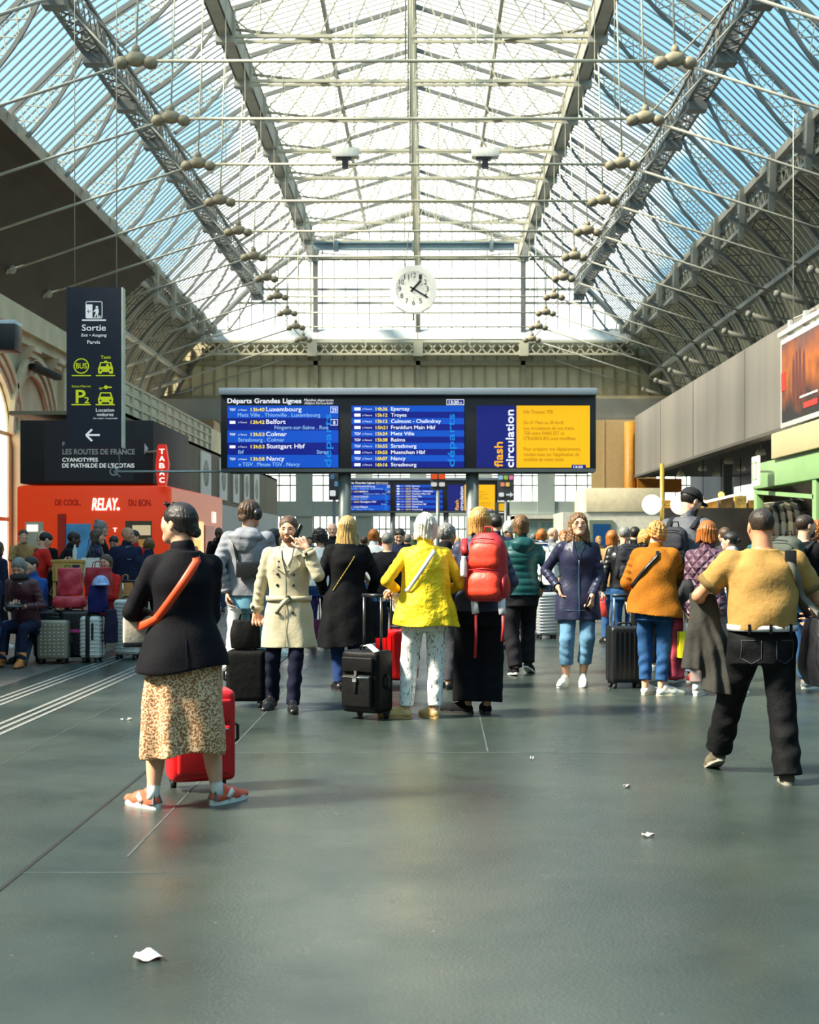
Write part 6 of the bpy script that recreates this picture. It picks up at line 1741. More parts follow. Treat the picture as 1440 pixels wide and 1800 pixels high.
for z, xs in ((.735, (.075,)), (.700, (.085, -.055)), (.645, (.088, -.05)), (.505, (.08, -.045)), (.765, (.07,))):
    for x in xs:
        c = p.surf(x, z * h, True, .006); mb = MB(); mb.ball(c, (.013, .006, .013), 12, 6); mb.build('button', M('button_brown', (52, 34, 24), .35), p.root)
# shirt, lapels, collar, epaulettes, cuff straps
SHIRT = cloth('shirt_white', (196, 190, 178), .8)
nz = p.J['neck'][2]
mb = MB(); mb.add([p.surf(.05, nz - .005, True, .010), p.surf(-.05, nz - .005, True, .010), p.surf(-.035, nz - .10, True, .009), p.surf(0, nz - .17, True, .008), p.surf(.035, nz - .10, True, .009)], [(0, 1, 2, 3, 4)]); mb.build('shirt', SHIRT, p.root)
def slab(nm, pts, mat, th=.006, par=None):
    mb = MB(); n = len(pts); pts = [np.array(q) for q in pts]; nr = unit(np.cross(pts[1] - pts[0], pts[2] - pts[0]))
    mb.add([q for q in pts] + [q + nr * th for q in pts], [tuple(range(n))[::-1], tuple(range(n, 2 * n))] + [(i, (i + 1) % n, n + (i + 1) % n, n + i) for i in range(n)]); return mb.build(nm, mat, par or p.root)
for sx in (1, -1):
    slab('lapel', [p.surf(sx * .055, nz - .01, True, .016), p.surf(sx * .125, nz - .085, True, .014), p.surf(sx * .105, nz - .17, True, .014), p.surf(sx * .012, nz - .235, True, .012), p.surf(sx * .045, nz - .10, True, .014)], TR)
    slab('collar', [p.J['neck'] + np.array([sx * .066, .02, .035]), p.surf(sx * .075, nz - .02, True, .026), p.surf(sx * .12, nz - .06, True, .024), p.surf(sx * .055, nz - .085, True, .020), p.J['neck'] + np.array([sx * .045, .062, .01])], TR)
    slab('epaulette', [p.J['neck'] + np.array([sx * .085, .02, -.012]), p.J['sh' + ('R' if sx > 0 else 'L')] + np.array([0, .025, .068]), p.J['sh' + ('R' if sx > 0 else 'L')] + np.array([0, -.02, .068]), p.J['neck'] + np.array([sx * .085, -.02, -.012])], TR)
for n in 'LR':
    el, w_ = p.J['el' + n], p.J['wr' + n]; u = unit(w_ - el); a = w_ - u * .055
    MB().tube([a - u * .02, a + u * .02], .061, 14).build('cuff_strap', TR, p.root)
    mb = MB(); mb.ball(a + np.array([(.03 if n == 'R' else .02), .055, 0]), (.016, .010, .016), 8, 5); mb.build('cuff_buckle', PLASTIC, p.root)
mb = MB(); ribbon(mb, [p.surf(.015, z, True, .001) for z in np.linspace(.33 * h, .74 * h, 9)], .006, .003, lambda i, q: (0, 1, 0)); mb.build('front_edge', M('trench_seam', (170, 158, 126), .8), p.root)
slab('storm_flap', [p.surf(-.02, nz - .20, True, .010), p.surf(.13, nz - .20, True, .010), p.surf(.15, nz - .13, True, .010), p.surf(.10, nz - .10, True, .008)], TR)
p.trousers(DEND, tr=(.088, .066, .060), hem=.030, swr=.006)
p.shoes(LEA_K, RUB_K, toe=.015)
p.hair(H_BR, 'short', amp=.006, n=40, vol=.985, fringe=-.05); p.beard(hairm('beard_brown', (86, 56, 38)))
ph_ = tag(MB().box(-.036, .036, -.005, .005, -.07, .07).build('mobile_phone', M('phone_black', (14, 14, 16), .2), None, bevel=.004), 'black mobile phone held to the ear of the trench coat man', 'phone')
ph_.location = p.world(p.hl((-.40, .10, -.12))); ph_.rotation_euler = (R(20), R(18), R(80))
sx_, sy_ = P(434, 1240, 11.95).x, 11.95
suitcase('black soft suitcase pulled by the man in the trench coat', sx_, sy_, 180, .34, .24, .50, cloth('luggage_black', (10, 10, 11), .7), 'soft', .205, wheels=2, tube=GUN)
soft_bag('black zipped bag standing on the trench coat man\'s suitcase', (sx_ - .01, sy_ - .01, .512), 180, .27, .2, .25, cloth('luggage_black'), handles=.06, taper=.12)

# ---- 3 white-haired woman in yellow
yaw = 4
X, Y, zt = spot(748, 1263, 899); h = zt - .02
L_ = lambda px, py, dy=0: LC(X, Y, yaw, px, py, dy)
p = Person(X, Y, h, yaw, 'white-haired woman in yellow quilted vest and white printed trousers from behind', 'f', .0068, bulk=1.12, head=(10, 0),
    feet=dict(L=dict(x=-.155, y=.03, yaw=-72), R=dict(x=.075, y=-.0, yaw=-25)),
    hands=dict(L=dict(p=L_(697, 1036, .10), D=(-.5, .6, -.15), N=(.1, -.2, -1), curl=.8, pole=(-.8, -1, -.5)), R=dict(p=(.17, .26, 1.02), D=(-.6, .7, .2), N=(-1, 0, 0), curl=.6, pole=(1, -.8, -.4))))
p.body()
YEL = cloth('yellow_knit', (242, 190, 42), .85, bump=.2, bs=50)
p.top(YEL, hem=.5, fit=.018, name='sweater', sr=(.060, .052, .044), swr=.003)
ym = M('yellow_quilt', (240, 204, 8), .6, var=.05, bump=.9, bs=24, stretch=(1, 1, 1))
zz, cx, cy, w, d = p.rings(.034, .455 * h, .843 * h, .050, box=.9)
lo, hi = p.bounds([(cx.min() - w.max(), cy.min() - d.max(), zz[0]), (cx.max() + w.max(), cy.max() + d.max(), zz[-1])], .09); F_ = Fld(lo, hi, .0068)
F_.loft(zz, cx, cy, w, d, k=.02, folds=(7, .012, .75 * h), wr=.006, ph=2, pw=2.2, hem=lambda x, y: .455 * h + .02 * np.sin(9 * x) - .02 * x / .2)
for n, sg in (('L', -1), ('R', 1)): F_.cone(p.J['neck'] - np.array([-sg * .03, 0, .035]), p.J['sh' + n] + np.array([-sg * .005, 0, .0]), .045, .060, .03)
p.collar_f(F_, (.05, .066), h / 1.75)
np_mesh('vest', *F_.mesh(), ym, p.root); p.top_ring = (zz, cx, cy, w, d)
wm = bpy.data.materials.new('leaf_print'); wm.use_nodes = True; t = wm.node_tree; b = t.nodes['Principled BSDF']
tc = t.nodes.new('ShaderNodeTexCoord'); mp = t.nodes.new('ShaderNodeMapping'); mp.inputs['Scale'].default_value = (1.3, 1, .5); mp.inputs['Rotation'].default_value = (0, .6, 0); t.links.new(tc.outputs['Object'], mp.inputs[0])
def lnoise(sc, dist): n = t.nodes.new('ShaderNodeTexNoise'); n.inputs['Scale'].default_value = sc; n.inputs['Detail'].default_value = 3; n.inputs['Distortion'].default_value = dist; t.links.new(mp.outputs[0], n.inputs['Vector']); return n.outputs['Fac']
mr_ = t.nodes.new('ShaderNodeMapRange'); mr_.inputs['From Min'].default_value = .58; mr_.inputs['From Max'].default_value = .62; t.links.new(lnoise(24, 2.5), mr_.inputs['Value'])
mx = t.nodes.new('ShaderNodeMix'); mx.data_type = 'RGBA'; mx.inputs['A'].default_value = rgb(236, 234, 228); mx.inputs['B'].default_value = rgb(122, 118, 104); t.links.new(mr_.outputs[0], mx.inputs['Factor']); t.links.new(mx.outputs['Result'], b.inputs['Base Color']); b.inputs['Roughness'].default_value = .8
p.trousers(wm, tr=(.088, .068, .054), hem=.06, swr=.004)
p.shoes(M('tan_leather', (206, 172, 112), .5, bump=.1), M('tan_sole', (190, 150, 90), .6), toe=.01)
p.hair(H_WH, 'bob', length=.42, width=.395, vol=1.06, amp=.014, n=18, curl=.010, depth=.40)
zz_ = p.J['neck'][2]
bg_ = thing('crossbody_bag', 'white strap crossbody bag worn over the yellow vest', 'bag', p.world((-.16, .22, .86)), p.yaw); bl = lambda q: np.array(q) - np.array((-.16, .22, .86))
MB().box(-.1, .1, -.04, .04, 0, .15).build('body', CANW, bg_, bevel=.02)
mb = MB(); ribbon(mb, [bl((.052, p.cy(zz_), zz_ + .03))] + [bl(q) for q in p.strap(1, .055, zz_ - .045, -.145, 1.06, False, .016, 10)] + [bl((-.215, .03, 1.0)), (-.06, 0, .14)], .034, .005, lambda i, q: (0, -1, .1) if i < 11 else (-1, 0, 0)); mb.build('strap', CANW, bg_)
mb = MB(); ribbon(mb, [bl((.052, p.cy(zz_), zz_ + .03))] + [bl(q) for q in p.strap(1, .055, zz_ - .045, -.10, 1.06, True, .016, 8)] + [(.06, 0, .14)], .034, .005, lambda i, q: (0, 1, .1)); mb.build('strap', CANW, bg_)
MB().box(-.02, .02, -.2, -.19, .36, .42).build('strap_buckle', CHROME, bg_) if False else None
q = P(646, 1267, 11.15)
sc_ = suitcase('black leather-trimmed suitcase beside the woman in yellow', q.x, q.y, -32, .36, .25, .56, cloth('luggage_black2', (12, 12, 13), .55), 'soft', .44, wheels=2)
mb = MB(); ribbon(mb, [(-.02, -.0, .595), (.03, -.02, .60), (.10, -.06, .575), (.16, -.10, .555)], .05, .003, lambda i, q: (0, -.3, 1)); mb.build('luggage_tag', M('tag_white', (236, 234, 226), .5, var=0), sc_)
q = P(698, 1203, 13.8)
suitcase('glossy red suitcase behind the white printed trousers', q.x, q.y, -14, .40, .26, .56, M('red_gloss', (232, 24, 26), .22, var=.02), 'vrib', .32, trim=M('red_gloss'))

# ---- 4 woman with a red rucksack
yaw = -6
X, Y, zt = spot(843, 1255, 888); h = zt - .02
p = Person(X, Y, h, yaw, 'blonde woman in navy jacket and black wide trousers carrying a red rucksack', 'f', .007, bulk=1.08, head=(6, 3),
    feet=dict(L=dict(x=-.10, y=.02, yaw=-70), R=dict(x=.06, y=.03, yaw=-12)), hands=dict(L=dict(p=(-.18, .22, 1.00), D=(.4, .8, 0), curl=.7, pole=(-.8, -1, -.3)), R=dict(p=(.2, .2, .98), D=(-.3, .8, 0), curl=.7, pole=(.7, -1, -.3))))
p.body()
p.top(shiny('navy_rain', (52, 54, 78), .5), hem=.50, fit=.03, flare=.02, name='rain_jacket', sr=(.066, .058, .048), wr=.005, swr=.006, collar=(.04, .066))
p.trousers(BLK, tr=(.105, .108, .122), hem=.060, fit=.026, swr=.003)
p.shoes(cloth('suede_black', (24, 24, 26), .9), RUB_K, toe=.012); p.laces(PLASTIC)
p.hair(H_GO, 'bob', length=.50, width=.40, vol=1.02, amp=.010, n=26, depth=.38, wend=.42)
mb = MB(); mb.tube([p.hl((.42 * math.sin(a), -.02 + .2 * math.cos(a), .50 - .12 * math.sin(a) ** 2)) for a in np.linspace(-1.5, 1.5, 9)], .016 * p.hh, 5); mb.build('sunglasses', M('tortoise', (120, 50, 36), .3), p.root)
REDP = M('ruck_red', (226, 60, 34), .5, var=.08, bump=.2, bs=30); REDD = M('ruck_dark_red', (176, 34, 40), .55, var=.1)
rk = backpack('red rucksack with pale padded hip belt on the navy jacket', p, .955, .33, .25, .56, REDP, REDD, off=.085, yaw=-14, body=REDD)
for sx, ln in ((-.10, .36), (.13, .22)):
    mb = MB(); ribbon(mb, [(sx, -.02, .05), (sx + .01, -.07, -.02), (sx + .025, -.085, -.10)], .06, .012, lambda i, q: (0, -1, 0)); mb.build('hip_belt', M('belt_grey', (206, 202, 208), .6), rk)
    mb = MB(); ribbon(mb, [(sx + .025, -.085, -.09), (sx + .028, -.09, -.10 - ln * .5), (sx + .022, -.095, -.10 - ln)], .024, .004, lambda i, q: (0, -1, 0)); mb.build('belt_strap', REDD, rk)
mb = MB(); mb.lathe([(.026, 0), (.028, .02), (.028, .12), (.018, .15), (.018, .17)], 12); bt = mb.build('water_bottle', M('bottle_clear', (206, 216, 214), .2), None); tag(bt, 'pale water bottle in the side pocket of the red rucksack', 'bottle'); bt.location = Vector(rk.location) + Vector((-.20, -.07, .20))

# ---- 5 woman with a green padded jacket
yaw = 8
X, Y, zt = spot(916, 1186, 903); h = zt - .015
p = Person(X, Y, h, yaw, 'woman in green padded jacket with brown ponytail walking away', 'f', .007, bulk=1.10, head=(14, 0),
    feet=dict(L=dict(x=-.085, y=-.12, yaw=-4, pitch=6), R=dict(x=.075, y=.06, yaw=30, pitch=22)), hands=dict(R=dict(p=(.27, .12, .95), curl=.6)))
p.body()
p.top(shiny('green_puffer', (22, 74, 74), .5, bump=.3), hem=.50, fit=.038, name='padded_jacket', sr=(.070, .064, .052), puff=(.075, .007), wr=.003, collar=(.04, .07), swr=.002)
F_ = Fld((-.2, -.3, 1.25), (.2, .1, 1.62), .007); F_.ell((0, -.115, p.J['neck'][2] - .045), (.135, .075, .085), .02, wr=.004); F_.ell((0, -.10, p.J['neck'][2] - .12), (.075, .06, .08), .03); np_mesh('hood', *F_.mesh(), MATS['shell_green_puffer'], p.root)
p.trousers(cloth('charcoal', (34, 32, 36)), tr=(.094, .078, .07), hem=.045, swr=.006); p.shoes(cloth('trainer_black', (36, 36, 38)), RUB_W, toe=.01)
p.hair(H_LB, 'bob', length=.35, width=.37, vol=1.0, amp=.006, n=30, bun=[((-.02, -.46, .18), .12), ((-.05, -.52, .0), (.16, .12, .22)), ((-.06, -.50, -.25), (.15, .11, .26)), ((-.05, -.46, -.5), (.10, .09, .2))])
tb_ = thing('tote_bag', 'white cloth tote hanging from the green jacket woman\'s shoulder', 'bag', p.world((.285, -.13, .98)), p.yaw)
F_ = Fld((-.08, -.2, -.05), (.08, .2, .42), .008); F_.loft(np.linspace(0, .36, 6), np.zeros(6), np.zeros(6), np.array([.06, .085, .08, .065, .045, .03]), np.array([.13, .15, .145, .12, .09, .05]), k=0, wr=.006, pw=2.4); np_mesh('body', *F_.mesh(), CANW, tb_)
mb = MB(); sh = np.array(p.J['shR']) - np.array((.285, -.13, .98)); ribbon(mb, [(0, -.03, .34), (-.03, -.07, .45), sh + np.array([-.02, -.07, .03]), sh + np.array([-.035, 0, .07]), sh + np.array([-.02, .07, .03]), (0, .04, .34)], .035, .005, lambda i, q: (.8, -.4 if i < 3 else .4, .5)); mb.build('strap', CANW, tb_)

# ---- 6 woman in navy parka, facing us
yaw = 180
X, Y, zt = spot(1016, 1205, 900); h = zt - .015
L_ = lambda px, py, dy=0: LC(X, Y, yaw, px, py, dy)
p = Person(X, Y, h, yaw, 'woman with glasses in navy parka and light jeans walking towards us', 'f', .0062, bulk=1.06, head=(-4, 5),
    feet=dict(R=dict(x=.125, y=.02, yaw=22), L=dict(x=-.05, y=-.02, yaw=4, pitch=8)),
    hands=dict(R=dict(p=L_(981, 1032, -.06), D=(-.3, .2, -1), N=(-1, 0, 0), curl=.5, pole=(.9, -1, 0)), L=dict(p=L_(1041, 1048, -.17), D=(.1, .15, -1), N=(.6, -.3, 0), curl=.75, pole=(-.9, -.8, 0))))
p.body(); p.face((96, 66, 44)); p.glasses(M('thin_gold', (150, 120, 90), .3, metal=.5))
PK = shiny('navy_parka', (40, 42, 66), .42, bump=.35)
p.top(PK, hem=.385, fit=.032, flare=.030, name='parka', sr=(.064, .056, .046), wr=.005, swr=.004, neck=.838, folds=(5, .006))
nz = p.J['neck'][2]
slab('jumper', [p.surf(.06, nz, True, .010), p.surf(-.06, nz, True, .010), p.surf(-.05, nz - .06, True, .010), p.surf(-.01, nz - .14, True, .009), p.surf(.03, nz - .07, True, .010)][::-1], cloth('dark_teal', (30, 46, 56)), .003)
slab('lapel', [p.surf(.055, nz + .0, True, .014), p.surf(.105, nz - .03, True, .014), p.surf(.07, nz - .12, True, .014), p.surf(.015, nz - .17, True, .012)], PK)
slab('lapel', [p.surf(-.05, nz + .0, True, .014), p.surf(-.135, nz - .02, True, .018), p.surf(-.13, nz - .055, True, .018), p.surf(-.01, nz - .17, True, .012)], MATS['cloth_black'])
mb = MB(); ribbon(mb, [p.surf(.004, z, True, .003) for z in np.linspace(.40 * h, .73 * h, 9)], .012, .004, lambda i, q: (0, 1, 0)); mb.build('zip', M('zip_teal', (54, 84, 108), .4), p.root)
mb = MB(); ribbon(mb, [p.surf(x, .44 * h + .02 * abs(x), True, .003) for x in np.linspace(-.12, .14, 7)], .006, .003, lambda i, q: (0, 1, 0)); mb.build('hem_cord', M('zip_teal'), p.root)
el, sh = p.J['elL'], p.J['shL']; c = sh + (el - sh) * .5; mb = MB(); mb.ball(c + np.array([-.030, .036, 0]), (.018, .014, .018), 12, 6); mb.build('sleeve_badge', M('badge', (226, 214, 216), .4), p.root)
p.trousers(DENL, tr=(.084, .070, .068), hem=.128, swr=.004); p.shoes(CANW, RUB_W, toe=.008); p.laces(RUB_W)
p.hair(H_LB, 'long', length=.80, width=.40, vol=1.03, amp=.012, n=16, curl=.012, fringe=-.06, depth=.34, wend=.52)
ph_ = tag(MB().box(-.036, .036, -.005, .005, -.07, .07).build('mobile_phone', M('phone_black'), None, bevel=.004), 'black mobile phone in the hand of the navy parka woman', 'phone'); ph_.location = p.world(p.J['wrL'] + np.array([.035, .03, -.075])); ph_.rotation_euler = (R(10), R(20), R(40))

# ---- 7 blonde woman in long black coat
yaw = 12
X, Y, zt = spot(610, 1214, 905); h = zt - .015
p = Person(X, Y, h, yaw, 'long-haired blonde woman in a long black coat from behind', 'f', .0072, bulk=1.10, head=(20, 0),
    feet=dict(L=dict(x=-.07, y=0, yaw=-8), R=dict(x=.08, y=.1, yaw=6)), hands=dict(R=dict(p=(.26, .16, .93), curl=.8, D=(.1, .5, -.8)), L=dict(p=(-.2, .2, .95))))
p.body(); p.top(BLKC, hem=.262, fit=.036, flare=.075, name='long_coat', sr=(.070, .062, .054), folds=(5, .012), wr=.004, swr=.004, collar=(.035, .066), hemfn=lambda x, y: .262 * h + .02 * np.sin(7 * x))
p.trousers(cloth('jeans_blue_dk', (36, 58, 104)), tr=(.086, .066, .056), hem=.05); p.shoes(LEA_K, RUB_K, collar=.10, kind='boot')
p.hair(H_BL, 'long', length=.86, width=.37, vol=1.02, amp=.014, n=20, depth=.36, wend=.50, back=.05)
mb = MB()
for i, q in enumerate(p.strap(1, .05, p.J['neck'][2] - .12, -.15, .98, False, .008, 26)): mb.ball(q, .007, 6, 4)
mb.build('chain_strap', M('gold_chain', (222, 186, 96), .3, metal=.8), p.root)
bp_ = soft_bag('open black bag with bottles hanging at the black coat woman\'s side', p.world((.30, .18, .50)), 20, .26, .2, .36, cloth('bag_black', (28, 28, 34), .7), handles=.10, taper=-.05)
for i, (c, lab) in enumerate((((206, 40, 40), 'red'), ((60, 140, 200), 'blue'), ((232, 232, 236), 'white'))):
    mb = MB(); mb.lathe([(.026, 0), (.028, .02), (.028, .12), (.013, .16), (.013, .18)], 10); o = mb.build('bottle', M('bottle_%s' % lab, c, .3), None); tag(o, '%s bottle sticking out of the open black bag' % lab, 'bottle'); o.location = Vector(bp_.location) + Vector((-.06 + .06 * i, -.02, .28)); o.rotation_euler = (0, R(-14 + 14 * i), 0)

# ---- 8 woman with the paper bag
yaw = 20
X, Y, zt = spot(563, 1139, 926)
p = Person(X, Y, zt - .03, yaw, 'curly black-haired woman in white top and dark jeans beyond the trench coat', 'f', .009, feet=dict(L=dict(yaw=-10), R=dict(x=.12, y=.1, yaw=40)), hands=dict(R=dict(p=(.26, .05, .85), curl=.9)))
p.body(False); p.top(cloth('white_top', (226, 224, 220)), hem=.52, fit=.03); p.trousers(cloth('jeans_blue_dk')); p.shoes(LEA_B, M('tan_sole'), collar=.06, kind='boot'); p.hair(H_DK, 'bob', length=.34, width=.44, vol=1.10, amp=.01, curl=.035, depth=.42)
q = p.world(p.J['wrR']); box_bag('tall brown paper bag beside the blonde woman\'s long coat', (q.x, q.y - .04, q.z - .58), 15, .20, .10, .42, M('kraft_paper', (206, 150, 82), .8, var=.06), 'paper_bag', 'bag', .14, CANW)
soft_bag('small purple bag low behind the trench coat', tuple(P(557, 1128, 18.45)), 0, .20, .14, .30, cloth('purple', (104, 46, 78)), taper=.3, handles=.30)

# ---- 9 man in a grey hoodie walking away
yaw = -6
X, Y, zt = spot(436, 1212, 876); h = zt - .03
p = Person(X, Y, h, yaw, 'man in grey hoodie and headphones walking away', 'm', .0075, bulk=1.02, head=(30, 0),
    feet=dict(L=dict(x=-.13, y=-.28, yaw=2, pitch=48, z=.03), R=dict(x=.06, y=.18, yaw=8)), hands=dict(L=dict(p=LC(X, Y, yaw, 400, 1040, -.08), D=(.05, -.1, -1), curl=.5), R=dict(p=(.24, .2, .9), curl=.5)))
p.body()
p.top(cloth('hoodie_grey', (140, 142, 148), .9, bump=.3, bs=40), hem=.50, fit=.045, name='hoodie', sr=(.078, .072, .056), wr=.007, swr=.008, cuff=cloth('rib_dim', (140, 142, 148)))
nz = p.J['neck'][2]; F_ = Fld((-.28, -.34, nz - .30), (.28, .16, nz + .14), .007)
F_.ell((0, -.10, nz - .05), (.17, .10, .075), .03, wr=.006); F_.ell((0, -.125, nz - .12), (.12, .07, .10), .04, wr=.005); F_.ell((0, -.02, nz + .0), (.125, .115, .05), .03); np_mesh('hood', *F_.mesh(), MATS['cloth_hoodie_grey'], p.root)
jm = bpy.data.materials.new('two_tone_denim'); jm.use_nodes = True; t = jm.node_tree; b = t.nodes['Principled BSDF']
tc = t.nodes.new('ShaderNodeTexCoord'); sx = t.nodes.new('ShaderNodeSeparateXYZ'); t.links.new(tc.outputs['Object'], sx.inputs[0])
m1 = t.nodes.new('ShaderNodeMath'); m1.operation = 'LESS_THAN'; m1.inputs[1].default_value = -.055; t.links.new(sx.outputs['X'], m1.inputs[0])
m2 = t.nodes.new('ShaderNodeMath'); m2.operation = 'LESS_THAN'; m2.inputs[1].default_value = .80; t.links.new(sx.outputs['Z'], m2.inputs[0])
m3 = t.nodes.new('ShaderNodeMath'); m3.operation = 'MULTIPLY'; t.links.new(m1.outputs[0], m3.inputs[0]); t.links.new(m2.outputs[0], m3.inputs[1])
mx = t.nodes.new('ShaderNodeMix'); mx.data_type = 'RGBA'; mx.inputs['A'].default_value = rgb(104, 156, 178); mx.inputs['B'].default_value = rgb(232, 232, 232); t.links.new(m3.outputs[0], mx.inputs['Factor']); t.links.new(mx.outputs['Result'], b.inputs['Base Color']); b.inputs['Roughness'].default_value = .85
p.trousers(jm, tr=(.10, .086, .080), hem=.04, swr=.006); p.shoes(CANW, M('sole_khaki', (120, 112, 92), .7), toe=.012)
p.hair(H_BR, 'short', amp=.012, n=16, vol=1.10, curl=.008, bun=[((0, -.44, -.16), (.24, .12, .16))])
mb = MB(); mb.tube([p.hl((.40 * math.sin(a), -.02, .06 + .47 * math.cos(a))) for a in np.linspace(-1.5, 1.5, 13)], .022 * p.hh, 6); hp_ = mb.build('headphones', PLASTIC, p.root)
for sg in (-1, 1): MB().ball(p.hl((sg * .40, -.02, -.02)), (.05, .06, .06), 10, 7).build('ear_cup', PLASTIC, hp_)
cb = thing('camera_bag', 'small black box bag slung on the grey hoodie', 'bag', p.world((.05, p.surf(.05, 1.16, False)[1] - .05, 1.10)), p.yaw)
MB().box(-.11, .11, -.045, .045, 0, .15).build('body', LEA_K, cb, bevel=.012)
o0 = np.array((.05, p.surf(.05, 1.16, False)[1] - .05, 1.10)); mb = MB(); ribbon(mb, [np.array((-.08, p.cy(nz), nz + .03)) - o0] + [q - o0 for q in p.strap(1, -.10, nz - .10, -.06, 1.26, False, .012, 6)] + [(-.10, 0, .13)], .03, .004, lambda i, q: (0, -1, .1)); mb.build('strap', LEA_K, cb)
mb = MB(); ribbon(mb, [np.array((-.08, p.cy(nz), nz + .03)) - o0] + [q - o0 for q in p.strap(1, -.10, nz - .08, .19, 1.2, True, .012, 8)] + [np.array((.235, 0, 1.2)) - o0, (.11, 0, .12)], .03, .004, lambda i, q: (0, 1, .1)); mb.build('strap', LEA_K, cb)

# ---- 10 broad man in a mustard tee, near right
yaw = 2
X, Y, zt = spot(1340, 1372, 891); h = zt - .008
L_ = lambda px, py, dy=0: LC(X, Y, yaw, px, py, dy)
p = Person(X, Y, h, yaw, 'broad man in mustard t-shirt and black jeans walking away', 'm', .0066, bulk=1.26, girth=1.05, head=(0, -2), skin=SKIN_T, sw=.122,
    feet=dict(L=dict(x=-.17, y=.34, yaw=-6, pitch=22, z=.0), R=dict(x=.115, y=-.13, yaw=10)),
    hands=dict(L=dict(p=(-.26, .30, 1.02), D=(.5, .8, .1), N=(0, 0, -1), curl=.5, pole=(-1, -.35, -.5)), R=dict(p=(.40, .26, .98), D=(.1, 1, -.1), curl=.5, pole=(.6, -1, -.8))))
p.body()
p.top(cloth('mustard', (172, 132, 74), .85, bump=.3, bs=30), hem=.555, fit=.020, name='t_shirt', sleeve=.66, sr=(.088, .088, .05), wr=.006, swr=.003, box=.8, neck=.850, cuff=cloth('cuff_brown', (124, 100, 62)), belly=.03)
p.trousers(cloth('jeans_black', (17, 17, 19), .75, var=.2, bump=.5, bs=20), tr=(.090, .070, .070), hem=.03, waist=.58, swr=.008, fit=.014)
zz = p.top_ring
mb = MB(); pts = [p.ang(.563 * h, a, -.004) for a in np.linspace(0, 360, 41)]; ribbon(mb, pts[:-1], .036, .006, lambda i, q: unit(q - np.array([0, 0, q[2]])), True); mb.build('belt', M('belt_pale', (214, 206, 204), .5), p.root)
for x in (-.12, .0, .13):
    c = p.surf(x, .563 * h, False, .006); MB().box(c[0] - .008, c[0] + .008, c[1] - .006, c[1] + .002, c[2] - .03, c[2] + .026).build('belt_loop', MATS['cloth_jeans_black'], p.root)
for sx in (-1, 1):
    hp = p.J['hip' + ('L' if sx < 0 else 'R')]; bm_ = p.bottom.data
    bt_ = BVHTree.FromPolygons([v.co for v in bm_.vertices], [tuple(f.vertices) for f in bm_.polygons])
    pts = [(sx * .045, -.5, .52 * h), (sx * .045, -.5, .455 * h), (sx * .10, -.5, .435 * h), (sx * .155, -.5, .455 * h), (sx * .155, -.5, .52 * h), (sx * .045, -.5, .52 * h)]
    out = []
    for a, c in zip(pts[:-1], pts[1:]):
        for f in np.linspace(0, 1, 5)[:-1]:
            hit = bt_.ray_cast(Vector(a).lerp(Vector(c), f), Vector((0, 1, 0)))[0]
            if hit: out.append(np.array(hit) - np.array((0, .002, 0)))
    mb = MB(); mb.tube(out, .0025, 4); mb.build('pocket_seam', M('seam_grey', (70, 70, 74), .8, var=0), p.root)
p.shoes(cloth('hiking_brown', (98, 88, 74), .8), RUB_G, toe=.012, width=1.08)
p.hair(hairm('buzz', (34, 27, 23), (64, 50, 40)), 'short', vol=.945, amp=.003, n=60)
sb_ = thing('messenger_bag', 'black messenger bag on the mustard t-shirt man\'s right hip', 'bag', p.world((.325, -.05, .58)), p.yaw)
F_ = Fld((-.14, -.24, -.05), (.16, .24, .46), .0085); F_.loft(np.linspace(0, .40, 6), np.zeros(6), np.zeros(6), np.array([.06, .085, .09, .085, .075, .05]), np.array([.15, .19, .20, .19, .17, .14]), k=0, wr=.005, pw=2.8); np_mesh('body', *F_.mesh(), M('nylon_black', (28, 27, 30), .45, bump=.4, bs=18), sb_)
F_ = Fld((-.14, -.30, 0), (.14, -.05, .4), .0085); F_.ell((0, -.17, .20), (.075, .05, .14), .01, wr=.004); np_mesh('pocket', *F_.mesh(), M('nylon_black'), sb_)
o0 = np.array((.325, -.05, .58)); nz = p.J['neck'][2]
mb = MB(); ribbon(mb, [np.array((.125, p.cy(nz) + .01, nz - .0)) - o0] + [q - o0 for q in p.strap(1, .13, nz - .05, .235, 1.10, False, .016, 8)] + [np.array((.30, -.10, 1.02)) - o0, (-.02, -.12, .40)], .042, .005, lambda i, q: (.3, -1, .2)); mb.build('strap', M('strap_grey', (104, 98, 86), .7), sb_)
mb = MB(); ribbon(mb, [np.array((.125, p.cy(nz) + .01, nz - .0)) - o0] + [q - o0 for q in p.strap(1, .13, nz - .05, .235, 1.10, True, .016, 8)] + [(-.02, .12, .40)], .042, .005, lambda i, q: (.3, 1, .2)); mb.build('strap', M('strap_grey'), sb_)
q = p.surf(.14, nz - .06, False, .014) - o0; MB().box(q[0] - .035, q[0] + .035, q[1] - .012, q[1] + .010, q[2] - .05, q[2] + .07).build('shoulder_pad', RUBBER, sb_, bevel=.008)
MB().box(-.045, .0, -.135, -.115, .40, .44).build('buckle', GUN, sb_, bevel=.004)
